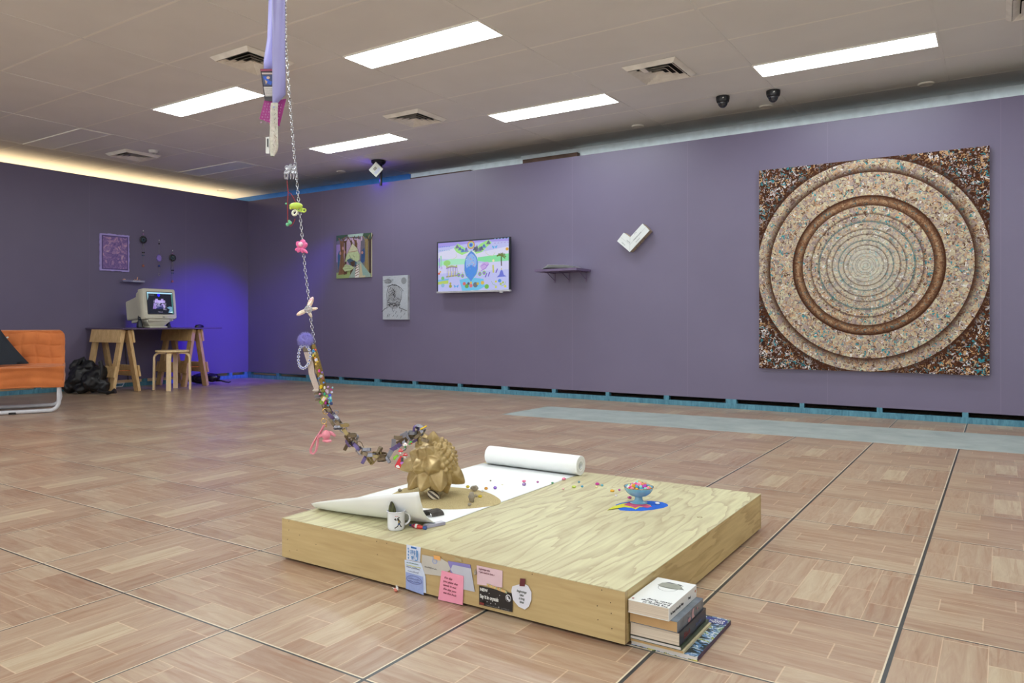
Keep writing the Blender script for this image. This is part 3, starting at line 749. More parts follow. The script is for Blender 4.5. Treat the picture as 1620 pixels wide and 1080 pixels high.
# ------------------------------------------------------------------ blue footed dish with beads and coloured sand
BC = V((-1.062, 2.432, PZ1 + 0.002))
CER = mat('blue_glaze', (120, 176, 204), 0.12, coat=0.6, var=0.1, scale=40)
t = thing('footed_dish', 'small pale blue glazed footed dish with a gold rim, full of beads', 'dish', BC)
MB().lathe([(0, 0), (0.030, 0), (0.031, 0.003), (0.018, 0.007), (0.0135, 0.013), (0.0135, 0.022), (0.018, 0.0235), (0.032, 0.029), (0.043, 0.038), (0.049, 0.048), (0.0518, 0.0575), (0.0500, 0.058), (0.043, 0.048), (0.030, 0.039), (0, 0.034)], BC, 40).build('bowl', CER, t, smooth=60)
MB().torus(BC + V((0, 0, 0.0575)), 0.0510, 0.0012, n=40).build('gold_rim', mat('gilding', (196, 140, 60), 0.25, 0.8), t, smooth=True)
pc_ = [((244, 143, 177), 'pink'), ((222, 170, 50), 'mustard'), ((70, 150, 190), 'blue'), ((140, 215, 200), 'mint'), ((190, 70, 180), 'purple'), ((235, 150, 110), 'peach'), ((30, 34, 50), 'black'), ((190, 225, 150), 'pale green'), ((230, 230, 235), 'white'), ((220, 60, 140), 'hot pink')]
wh = ['near the front rim', 'at the right side', 'on top of the heap', 'at the left side', 'near the back rim']
rb = random.Random(4)
for i in range(34):
    c, cn = pc_[i % 10]; 
    if i < 14: a = 2 * PI * i / 14; rr = 0.036; zz = 0.054
    elif i < 25: a = 2 * PI * (i - 14) / 11 + 0.3; rr = 0.023; zz = 0.061
    elif i < 31: a = 2 * PI * (i - 25) / 6; rr = 0.012; zz = 0.067
    else: a = 2 * PI * (i - 31) / 3; rr = 0.003; zz = 0.072
    p = BC + V((rr * math.cos(a), rr * math.sin(a), zz)); mb = MB()
    d = (p - BC).dot(RIGHT); e = (p - BC).dot(FWD)
    w0 = wh[2] if rr < 0.015 else (wh[3] if d < -0.014 else wh[1] if d > 0.014 else (wh[4] if e > 0 else wh[0]))
    q = M.Rotation(rb.random() * 3, 3, V((rb.random(), rb.random(), rb.random() - 0.5)).normalized())
    if i % 3 == 0: flower(mb, p, 0.0085, 5, 0.5, q)
    elif i % 3 == 1: mb.sph(p, (0.0085, 0.0055, 0.0055), 10, 7, q)
    else: mb.sph(p, 0.0062, 10, 7)
    shp = ['flower', 'oval', 'round'][i % 3]
    tag(mb.build('craft_bead', gem_mat(c), smooth=60), '%s %s bead in the blue dish, %s' % (cn, shp, w0), 'bead', 'beads heaped in the blue dish')
# coloured sand under the dish
def blob(pts, z0, z1, m, nm, label, cat, parent=None):
    o3 = [onz(u, v, z0) for u, v in pts]; mb = MB(); k = len(o3)
    c_ = sum(o3, V((0, 0, 0))) / k
    top = [V((c_.x + (p.x - c_.x) * 0.9, c_.y + (p.y - c_.y) * 0.9, z1)) for p in o3]
    mb.add(o3 + top + [V((c_.x, c_.y, z1 + 0.0003))], [(i, (i + 1) % k, k + (i + 1) % k, k + i) for i in range(k)] + [(k + i, k + (i + 1) % k, 2 * k) for i in range(k)])
    return mb
t = thing('coloured_sand', 'patch of blue, yellow and pink sand under the blue footed dish', 'sand', (BC.x, BC.y, PZ1))
def sandc(nm, c): return mat(nm, c, 0.95, var=0.15, scale=500, bump=0.4, spec=0.1)
blob([(974, 798), (984, 795), (1003, 792), (1030, 792), (1048, 794), (1056, 797), (1057, 800), (1050, 803), (1034, 806), (1015, 808), (997, 808), (981, 807), (975, 802)], PZ1 + 0.0003, PZ1 + 0.0016, 0, '', '', '').build('blue_sand', sandc('blue_sand', (52, 104, 205)), t, smooth=True)
blob([(960, 807), (970, 801), (982, 797), (1000, 794), (1020, 795.5), (1032, 799), (1028, 802), (1012, 802.5), (1006, 806), (1000, 803.5), (990, 802.5), (978, 802.5), (968, 805)], PZ1 + 0.0010, PZ1 + 0.0026, 0, '', '', '').build('yellow_sand', sandc('yellow_sand', (205, 205, 70)), t, smooth=True)
blob([(985, 799), (993, 795), (1005, 793), (1020, 796), (1032, 801), (1024, 803), (1012, 801), (1005, 804), (996, 801)], PZ1 + 0.0019, PZ1 + 0.0036, 0, '', '', '').build('pink_sand', sandc('pink_sand', (198, 92, 128)), t, smooth=True)
p = onz(1040, 797, PZ1 + 0.003)
tag(MB().sph(p + V((0, 0, 0.003)), (0.009, 0.006, 0.004), 12, 8).build('white_pebble', gem_mat((222, 226, 230)), smooth=True), 'small white glossy pebble on the blue sand right of the dish', 'pebble')

# ------------------------------------------------------------------ mug, lighter, small box
MC = V((-1.553, 1.722, PZ1))
t = thing('enamel_mug', 'white mug printed with a small running figure, near the left end of the plinth', 'mug', MC)
MUG = mat('white_glaze', (222, 224, 232), 0.15, coat=0.5, var=0.02)
MB().lathe([(0, 0), (0.0225, 0), (0.0255, 0.003), (0.0265, 0.010), (0.0268, 0.050), (0.0280, 0.056), (0.0290, 0.0575), (0.0275, 0.0585), (0.0255, 0.056), (0.0245, 0.050), (0.0240, 0.008), (0, 0.006)], MC, 40).build('cup', MUG, t, smooth=60)
hd = (RIGHT * 0.95 + FWD * 0.3).normalized(); hp = []
for i in range(13):
    a = -PI / 2 + PI * i / 12; hp.append(MC + hd * (0.0255 + 0.017 * math.cos(a)) + UP * (0.031 + 0.018 * math.sin(a)))
MB().tube(hp, 0.0032, 8).build('handle', MUG, t, smooth=True)
def cylp(a, z, r=0.0271): return MC + (cam_dir * math.cos(a) + RIGHT * math.sin(a)) * r + UP * z
mb = MB()
def cstroke(pts, wd, col):
    mb.col = lin(col)
    for (a0, z0), (a1, z1) in zip(pts[:-1], pts[1:]):
        dz, da = z1 - z0, (a1 - a0) * 0.027; l = math.hypot(dz, da) or 1e-6; nz, na_ = da / l * wd / 2, -dz / l * wd / 2 / 0.027
        mb.add([cylp(a0 + na_, z0 + nz), cylp(a0 - na_, z0 - nz), cylp(a1 - na_, z1 - nz), cylp(a1 + na_, z1 + nz)], [(0, 1, 2, 3)])
cstroke([(0.30, 0.040), (0.42, 0.036), (0.50, 0.028)], 0.005, (30, 28, 30)); cstroke([(0.5, 0.028), (0.34, 0.016), (0.1, 0.012)], 0.003, (30, 28, 30))
cstroke([(0.5, 0.026), (0.66, 0.016), (0.8, 0.012)], 0.003, (30, 28, 30)); cstroke([(0.42, 0.035), (0.2, 0.034), (0.06, 0.040)], 0.002, (30, 28, 30))
cstroke([(0.45, 0.036), (0.62, 0.030), (0.7, 0.024)], 0.002, (30, 28, 30)); cstroke([(0.42, 0.022), (0.58, 0.021)], 0.004, (60, 100, 170)); cstroke([(0.40, 0.030), (0.48, 0.029)], 0.006, (200, 160, 70))
cstroke([(0.0, 0.035), (0.12, 0.038)], 0.006, (60, 58, 60)); cstroke([(0.0, 0.011), (0.08, 0.011)], 0.005, (60, 58, 60)); cstroke([(0.02, 0.046), (0.35, 0.046)], 0.0016, (200, 90, 80))
cstroke([(0.5, 0.043), (0.45, 0.041)], 0.005, (30, 28, 30))
mb.build('printed_figure', attr_mat('print_matte'), t, fix=False)
# leaf-like shell standing in the mug
mb = MB(); pr = []
base = MC + UP * 0.035 - RIGHT * 0.010
for i in range(9):
    s = i / 8; wd = 0.0015 + 0.010 * math.sin(PI * min(1, s * 0.85 + 0.12)); c_ = base - RIGHT * (0.004 * s) + UP * (0.05 * s)
    pr.append([c_ + RIGHT * wd * math.cos(a) + FWD * 0.0045 * math.sin(a) * (1 - s * 0.5) for a in [2 * PI * j / 12 for j in range(12)]])
mb.loft(pr)
n = NT('mussel_green'); f, _ = n.noise(n.mapping(n.coord(), (60, 60, 8)), 2, 3); n.set(color=n.ramp(f, [(0.35, lin((38, 34, 28))), (0.65, lin((96, 100, 48)))]), rough=0.3)
tag(mb.build('green_mussel_shell', n.m, smooth=True), 'dark green mussel shell standing up inside the white mug', 'shell')
# small grey box and a red lighter under the paper edge
t = thing('small_box', 'flat lilac-grey small box half under the lifted paper at the plinth corner', 'box', onz(690, 831, PZ1))
a_, b_ = onz(676, 836, PZ1), onz(705, 830, PZ1); ax = (b_ - a_); ay = V((-ax.y, ax.x, 0)).normalized() * 0.022
MB().obox((a_ + b_) / 2 + ay * 0.5 + V((0, 0, 0.005)), ax / 2, ay / 2, (0, 0, 0.0045)).build('box_body', mat('lilac_card', (168, 166, 186), 0.5), t, bevel=0.001)
MB().obox((a_ + b_) / 2 + ay * 0.5 + V((0, 0, 0.0098)), ax * 0.46, ay * 0.44, (0, 0, 0.0003)).build('box_lid', mat('pale_card', (198, 198, 208), 0.5), t)
a_, b_ = onz(647, 830, PZ1 + 0.006), onz(674, 835, PZ1 + 0.006); d_ = (b_ - a_).normalized()
t = thing('wrapped_sweet', 'red and blue twist-wrapped candy tube lying between the mug and the lilac box', 'sweet', (a_ + b_) / 2 - V((0, 0, 0.006)))
L0 = (b_ - a_).length
pts = [a_ + d_ * L0 * s for s in (0, 0.1, 0.18, 0.3, 0.5, 0.7, 0.82, 0.9, 1.0)]
MB().tube(pts[2:7], [0.003, 0.0065, 0.0068, 0.0065, 0.003], 12).build('wrapper', mat('red_foil', (190, 52, 48), 0.3, var=0.2, scale=90), t, smooth=True)
MB().tube(pts[:3], [0.001, 0.0035, 0.003], 8).build('twisted_end', mat('blue_foil', (48, 84, 150), 0.3), t, smooth=True)
MB().tube(pts[6:], [0.003, 0.0055, 0.006], 8).build('twisted_end', mat('blue_foil', (48, 84, 150), 0.3), t, smooth=True)
MB().tube([pts[4] + UP * 0.0005 - d_ * 0.006, pts[4] + UP * 0.0005 + d_ * 0.002], 0.0071, 12).build('white_band', mat('white_foil', (224, 222, 220), 0.3), t, smooth=True)
MB().tube([pts[3] + UP * 0.0003 - d_ * 0.0, pts[3] + UP * 0.0003 + d_ * 0.002], 0.0069, 12).build('blue_band', mat('blue_foil', (48, 84, 150), 0.3), t, smooth=True)

# ------------------------------------------------------------------ notes taped to the plinth front
FY = PY0 - 0.0015      # plane of the papers
PEN = mat('pen_blue', (60, 62, 110), 0.6); PENR = mat('pen_brown', (110, 44, 60), 0.6); PENK = mat('pen_green', (52, 66, 48), 0.6)
EX, EZ = V((1, 0, 0)), V((0, 0, 1))
def note(name, pts, y, m, label, group='notes taped to the plinth'):
    P3 = [ony(u, v, y) for u, v in pts]
    t = thing(name, label, 'note', (sum(p.x for p in P3) / len(P3), y, min(p.z for p in P3)), 0, group)
    mb = MB(); k = len(P3); mb.add(P3 + [p + V((0, 0.0006, 0)) for p in P3], [tuple(range(k)), tuple(range(k, 2 * k))[::-1]] + [(i, k + i, k + (i + 1) % k, (i + 1) % k) for i in range(k)])
    mb.build('sheet', m, t)
    return t
AM = attr_mat('print_matte')
def front(u, v, y=FY): p = ony(u, v, y); return p
t = note('receipt', [(643, 861), (665.5, 865.5), (664.5, 889), (643, 885)], FY, mat('receipt_paper', (214, 220, 236), 0.6), 'narrow white receipt with blue print, topmost and leftmost paper on the plinth front')
p = front(643, 885); pi = Pic((p.x, FY - 0.0004, p.z), EX, EZ)
pi.rect(0.017, 0.036, 0.038, 0.041, (50, 110, 180))
for (x, y, w_, h_) in ((0.006, 0.004, 0.004, 0.006), (0.006, 0.013, 0.004, 0.006), (0.007, 0.022, 0.004, 0.006), (0.006, 0.031, 0.004, 0.005), (0.017, 0.020, 0.003, 0.012), (0.024, 0.022, 0.003, 0.010), (0.031, 0.018, 0.002, 0.014), (0.038, 0.014, 0.003, 0.020), (0.02, 0.011, 0.009, 0.004), (0.022, 0.006, 0.004, 0.005), (0.034, 0.004, 0.008, 0.003), (0.043, 0.006, 0.003, 0.028)):
    pi.rect(x, y, x + w_ , y + h_, (96, 150, 205))
for z in range(6): pi.scribble(0.017, 0.004 + z * 0.0052, 0.022, 0.003, (110, 150, 200), 0.0006)
pi.build('print', AM, t)
t = note('handwritten_note', [(640, 885), (666, 890), (673, 912), (674, 938), (643, 930)], FY - 0.0012, mat('white_blue_paper', (196, 206, 226), 0.6), 'white and blue handwritten note under the receipt at the left of the papers')
pi = Pic((-1.425, FY - 0.0017, 0.006), EX, EZ)
pi.poly([(0.004, 0.002), (0.070, -0.003), (0.068, 0.048), (0.004, 0.050)], (150, 166, 216))
pi.scribble(0.006, 0.077, 0.045, 0.004, (60, 110, 80), 0.0009); pi.rect(0.006, 0.070, 0.060, 0.0716, (200, 200, 90)); pi.scribble(0.006, 0.064, 0.050, 0.005, (90, 96, 120), 0.0009); pi.scribble(0.012, 0.054, 0.040, 0.004, (90, 96, 130), 0.0009)
pi.line([(0.006 + 0.03 + 0.028 * math.cos(a), 0.033 + 0.011 * math.sin(a)) for a in [2 * PI * i / 24 for i in range(25)]], 0.0011, (70, 70, 140))
pi.scribble(0.012, 0.034, 0.045, 0.004, (70, 76, 140), 0.0009); pi.scribble(0.010, 0.027, 0.048, 0.004, (70, 76, 140), 0.0009)
pi.build('handwriting', AM, t)
t = note('grey_card', [(667.5, 877), (697, 883), (708, 889), (713, 900), (699, 911), (667, 907)], FY - 0.0006, mat('grey_card', (188, 184, 176), 0.6), 'grey card with a faint blue drawing held by a shiny orange tape')
pi = Pic((-1.364, FY - 0.0011, 0.078), EX, EZ)
pi.ell(0.048, 0.026, 0.009, 0.007, (160, 170, 205)); pi.ell(0.048, 0.026, 0.006, 0.0045, (186, 184, 184)); pi.line([(0.042, 0.038), (0.042, 0.022)], 0.0014, (160, 170, 205)); pi.scribble(0.012, 0.004, 0.045, 0.004, (80, 76, 80), 0.0009)
pi.build('drawing', AM, t)
MB().obox(front(691.5, 882, FY - 0.0016), (0.0115, 0, 0.0), (0, 0.0003, 0), (-0.0005, 0, 0.0055)).build('tape', mat('orange_foil', (240, 180, 110), 0.2, 0.3), t)
t = note('purple_card', [(708.5, 887), (744, 893), (750.5, 935), (733, 932), (712, 903)], FY - 0.0003, mat('purple_card', (130, 122, 184), 0.6), 'lilac card partly covered by a pale sheet, right of the pink note')
P3 = [front(u, v, FY - 0.0008) for u, v in [(713, 901), (716, 893), (745, 899), (751, 936), (733, 932)]]
mb = MB(); mb.add(P3, [(0, 1, 2, 3, 4)]); mb.build('overlay_sheet', mat('pale_overlay', (184, 186, 198), 0.55), t)
MB().obox(front(725, 885, FY - 0.0008), (0.012, 0, -0.001), (0, 0.0003, 0), (0, 0, 0.004)).build('tape', mat('clear_tape', (176, 160, 120), 0.2), t)
t = note('pink_note', [(698.5, 902), (733.5, 911), (732, 957), (693, 948)], FY - 0.0022, mat('pink_paper', (232, 150, 174), 0.6), 'large pink handwritten sticky note touching the floor in the middle of the papers')
o_ = front(701, 912, FY - 0.0030)
for i, s in enumerate(['the day', 'you plant the', 'seeds is not', 'the day you', 'eat the fruit']):
    text(s, 0.0085, o_ + V((0.004 * (i == 0), 0, -0.0105 * i - 0.003)), (1, 0, -0.03), EZ, PENR, t, shear=0.3, xs=1.1)
t = note('pale_pink_note', [(754, 894), (795, 902.5), (794.5, 929), (755, 924)], FY - 0.0006, mat('pale_pink_paper', (216, 186, 194), 0.6), 'pale pink note with two written lines above the black flyer')
o_ = front(757, 899, FY - 0.0013)
text('beginnings take\n+ just need to have a', 0.0075, o_ + V((0, 0, -0.002)), (1, 0, 0), EZ, PENR, t, shear=0.35, space=1.1, xs=0.8)
t = note('black_flyer', [(758, 926), (811, 938.5), (810.5, 968), (758, 956)], FY - 0.0014, mat('black_flyer_paper', (34, 30, 30), 0.35), 'black flyer reading NEW Say it in crystals, with white stars')
WH = mat('white_ink', (226, 226, 222), 0.5)
text('NEW', 0.0105, front(759.5, 933.5, FY - 0.0022), EX, EZ, WH, t, bold=0.0004); text("Say it in crystals", 0.0135, front(759.5, 944.5, FY - 0.0022), EX, EZ, WH, t, bold=0.0004, xs=0.68)
pi = Pic((-1.164, FY - 0.0021, 0.014), EX, EZ)
pi.ell(0.094, 0.038, 0.0085, 0.0095, (215, 215, 220)); pi.ell(0.094, 0.037, 0.007, 0.008, (40, 36, 40)); pi.ell(0.092, 0.038, 0.003, 0.005, (215, 215, 220)); pi.ell(0.097, 0.034, 0.003, 0.0035, (215, 215, 220))
for (x, y) in ((0.012, 0.022), (0.028, 0.016), (0.040, 0.014), (0.055, 0.016), (0.066, 0.010), (0.036, 0.040), (0.030, 0.045), (0.070, 0.042)):
    pi.poly([(x - 0.002, y), (x, y - 0.0007), (x + 0.002, y), (x, y + 0.0007)], (230, 230, 230)); pi.poly([(x - 0.0006, y), (x, y - 0.002), (x + 0.0006, y), (x, y + 0.002)], (230, 230, 230))
pi.rect(0.006, 0.006, 0.020, 0.012, (120, 40, 36)); pi.scribble(0.026, 0.008, 0.045, 0.0015, (150, 150, 150), 0.0005); pi.scribble(0.075, 0.006, 0.026, 0.0015, (150, 150, 150), 0.0005); pi.scribble(0.075, 0.010, 0.026, 0.0015, (150, 150, 150), 0.0005)
pi.build('print', AM, t)
n = NT('holographic_foil'); f, g = n.noise(n.coord(), 160, 3); n.set(color=n.ramp(f, [(0.35, lin((205, 140, 90))), (0.5, lin((240, 205, 140))), (0.62, lin((120, 190, 170))), (0.7, lin((232, 170, 110)))]), rough=0.2, metal=0.5)
MB().obox(front(786, 930.5, FY - 0.0028), (0.032, 0, -0.0035), (0, 0.0004, 0), (0, 0, 0.0035)).build('foil_strip', n.m, t)
p0 = front(825, 943, FY - 0.001); t = thing('round_note', 'rounded white note reading beginnings take a long time, rightmost on the plinth front', 'note', (p0.x, FY, p0.z - 0.03), 0, 'notes taped to the plinth')
prf = [(817, 925), (828, 922.5), (836, 926), (841, 936), (841, 948), (837, 959), (831, 963.5), (821, 959), (812, 948), (809.5, 934), (811, 927)]
MB().prism([((front(u, v).x - p0.x), (front(u, v).z - p0.z)) for u, v in prf], (p0.x, FY - 0.0018, p0.z), EX, EZ, (0, 0.001, 0)).build('sheet', mat('white_note', (214, 214, 224), 0.6), t)
text('beginnings\ntake\na long\ntime', 0.0095, p0 + V((0.001, -0.0014, 0.010)), (1, 0, 0), EZ, PENK, t, align='CENTER', space=0.95, shear=0.3, xs=0.75)
MB().obox(front(826.5, 921, FY - 0.0024), (0.008, 0, 0.001), (0, 0.0004, 0), (0.001, 0, 0.010)).build('tape', mat('maroon_tape', (96, 36, 44), 0.5), t)
t = thing('twisted_shell', 'small grey twisted shell stuck beside the pale pink note', 'shell', front(752, 908))
MB().lathe([(0, 0), (0.004, 0.004), (0.003, 0.012), (0, 0.018)], front(752, 910, FY - 0.003), 8).build('shell_body', STONE, t, smooth=True)
p = V((-1.442, 1.598, 0)); t = thing('claw_clip', 'tiny pink and white claw-shaped clip on the floor at the foot of the plinth', 'clip', p)
MB().sph(p + V((0, 0, 0.006)), (0.007, 0.005, 0.006), 12, 8).build('body', mat('coral', (206, 120, 104), 0.3), t, smooth=True)
for k in range(3): MB().tube([p + V((0.002 + k * 0.003, 0, 0.006)), p + V((0.003 + k * 0.003, -0.002, 0.014)), p + V((0.001 + k * 0.003, -0.001, 0.021))], [0.0016, 0.0013, 0.0004], 6).build('tooth', WHITE, t, smooth=True)
MB().tube([p + V((-0.004, 0, 0.008)), p + V((-0.018, 0.002, 0.010))], [0.0014, 0.0004], 6).build('tooth', WHITE, t, smooth=True)

# ------------------------------------------------------------------ book stack
PAGES = NT('page_edges'); f, _ = PAGES.noise(PAGES.mapping(PAGES.coord(), (2, 2, 900)), 1, 2); PAGES.set(color=PAGES.ramp(f, [(0.3, lin((186, 170, 150))), (0.7, lin((220, 206, 188)))]), rough=0.8)
PAGEB = mat('brown_pages', (186, 150, 104), 0.8); PAGEW = mat('white_pages', (208, 200, 196), 0.8)
def book(x0, x1, y0, y1, z0, z1, cover, pages, label, ang=0.0):
    t = thing('book', label, 'book', (x0, y0, z0), ang, 'books stacked beside the plinth')
    W = WM[t.name]; tf = lambda mb: setattr(mb, 'v', [W @ (v - V((x0, y0, z0))) for v in mb.v]) or mb
    c = min(0.0012, (z1 - z0) * 0.12)
    tf(MB().box(x0 + 0.001, x1 - 0.0013, y0 + 0.001, y1 - 0.001, z0 + c, z1 - c)).build('pages', pages, t)
    mb = MB().box(x0, x1, y0, y1, z0, z0 + c * 0.95); mb.box(x0, x1, y0, y1, z1 - c * 0.95, z1); mb.box(x1 - 0.0012, x1, y0, y1, z0 + c * 0.95, z1 - c * 0.95)
    tf(mb).build('cover', cover, t)
    return t
n = NT('patterned_cover'); x, y, z = n.sep(n.coord('Object')); f, g = n.noise(n.mapping(n.coord('Object'), (34, 60, 40)), 1, 3, 0.6, 1.0)
pat = n.ramp(f, [(0.30, lin((28, 40, 40))), (0.42, lin((90, 130, 170))), (0.50, lin((206, 214, 220))), (0.56, lin((60, 110, 60))), (0.64, lin((206, 200, 70))), (0.75, lin((30, 34, 60)))], 'CONSTANT')
n.set(color=pat, rough=0.3); PATC = n.m
PURP = mat('dark_purple_card', (56, 40, 76), 0.4); 
t = book(-0.738, -0.575, 1.645, 1.893, 0.0004, 0.0108, PATC, PAGEW, 'bottom book of the stack, wide, with a bright blue, green and yellow patterned cover')
MB().box(-0.5750, -0.5744, 1.645, 1.893, 0.0004, 0.0108).build('spine', PURP, t)
MB().box(-0.632, -0.578, 1.850, 1.885, 0.0109, 0.0112).build('title_block', mat('cover_blue', (34, 44, 120), 0.4), t)
text('HOK\nTOCK\nECO', 0.0105, V((-0.583, 1.861, 0.0113)), (-1, 0, 0), (0, -1, 0), WH, t, 'cover_title', xs=1.3, space=0.75)
t = book(-0.738, -0.606, 1.641, 1.836, 0.0110, 0.0172, mat('cream_cover', (198, 186, 150), 0.5), PAGEB, 'thin cream-edged book second from the bottom of the stack')
t = book(-0.738, -0.611, 1.640, 1.832, 0.0174, 0.0256, mat('dark_green_cover', (52, 64, 44), 0.4, var=0.4, scale=30), PAGEW, 'thin book with a dark green and grey spine, third from the bottom')
t = book(-0.738, -0.615, 1.640, 1.822, 0.0260, 0.0568, mat('black_cover', (38, 34, 36), 0.35), PAGES.m, 'thick black-spined book with red lettering in the middle of the stack')
text('Black', 0.020, V((-0.6148, 1.665, 0.034)), (0, 1, 0), EZ, mat('red_ink', (120, 34, 30), 0.4), t, 'spine_title', shear=0.2)
text('Star Line', 0.012, V((-0.6148, 1.745, 0.036)), (0, 1, 0), EZ, mat('blue_ink', (90, 96, 130), 0.4), t, 'spine_title', shear=0.2)
t = book(-0.738, -0.619, 1.637, 1.812, 0.0570, 0.0826, mat('slate_cover', (104, 112, 122), 0.25, var=0.35, scale=20), PAGEB, 'brown-paged book with a slate grey glossy cover, second from the top')
pi = Pic((-0.6185, 1.637, 0.057), (0, 1, 0), EZ); pi.poly([(0.095, 0.002), (0.112, 0.002), (0.105, 0.012), (0.11, 0.024), (0.098, 0.024), (0.09, 0.012)], (196, 160, 164)); pi.ell(0.075, 0.006, 0.010, 0.005, (190, 140, 150)); pi.ell(0.13, 0.016, 0.004, 0.003, (190, 140, 150)); pi.build('spine_picture', AM, t)
text('Title', 0.012, V((-0.6183, 1.685, 0.066)), (0, 1, 0), EZ, mat('grey_ink', (70, 72, 78), 0.4), t, 'spine_title') if False else None
b1 = book(-0.738, -0.636, 1.628, 1.812, 0.0830, 0.1130, mat('white_cover', (226, 228, 226), 0.35, var=0.01), PAGES.m, 'white paperback with a hat drawing and upside-down title, on top of the stack')
bx = lambda u, v: onz(u, v, 0.1131)
INK = mat('black_ink', (40, 42, 46), 0.5)
text('The Beauty of\nEveryday Things\nSoetsu Yanagi', 0.0115, V((-0.640, 1.637, 0.1132)), (-1, 0, 0), (0, -1, 0), INK, b1, 'cover_title', space=1.0, xs=0.95)
# mirror of text lines handled above: first line nearest the viewer
pi = Pic((-0.687, 1.745, 0.1131), (-1, 0, 0), (0, -1, 0), 0.0001)
hat = [(-0.030, -0.012), (-0.028, -0.030), (-0.018, -0.040), (0.012, -0.042), (0.026, -0.034), (0.030, -0.014), (0.020, -0.006), (0, -0.003), (-0.02, -0.006)]
pi.poly([(x, y) for x, y in hat], (150, 152, 140)); pi.poly([(-0.03, -0.034), (-0.02, -0.044), (0.012, -0.046), (0.03, -0.036), (0.02, -0.040), (-0.01, -0.042)], (50, 54, 66))
pi.poly([(-0.040, -0.012), (-0.028, -0.026), (-0.026, -0.012)], (120, 122, 116)); pi.line([(0.024 * math.cos(a), -0.008 + 0.026 * math.sin(a)) for a in [PI * i / 16 for i in range(17)]], 0.0009, (60, 62, 66)); pi.line([(-0.012, -0.008), (0, -0.005), (0.012, -0.008)], 0.0014, (50, 52, 56))
pi.line([(-0.026, -0.010), (0, -0.006), (0.026, -0.010)], 0.001, (60, 62, 66)); pi.ell(0.044, 0.104, 0.003, 0.003, (170, 40, 36))
pi.build('cover_drawing', AM, b1)
text('The Beauty of Everyday Things', 0.009, V((-0.6358, 1.636, 0.094)), (0, 1, 0), EZ, INK, b1, 'spine_title', xs=0.75)
text('Yanagi', 0.009, V((-0.6358, 1.752, 0.094)), (0, 1, 0), EZ, INK, b1, 'spine_title', xs=0.75)
MB().lathe([(0, 0), (0.0035, 0), (0.0035, 0.0004), (0, 0.0004)], V((-0.636, 1.803, 0.1)), 12, axis=(1, 0, 0)).build('spine_badge', mat('orange_badge', (190, 110, 70), 0.4), b1)

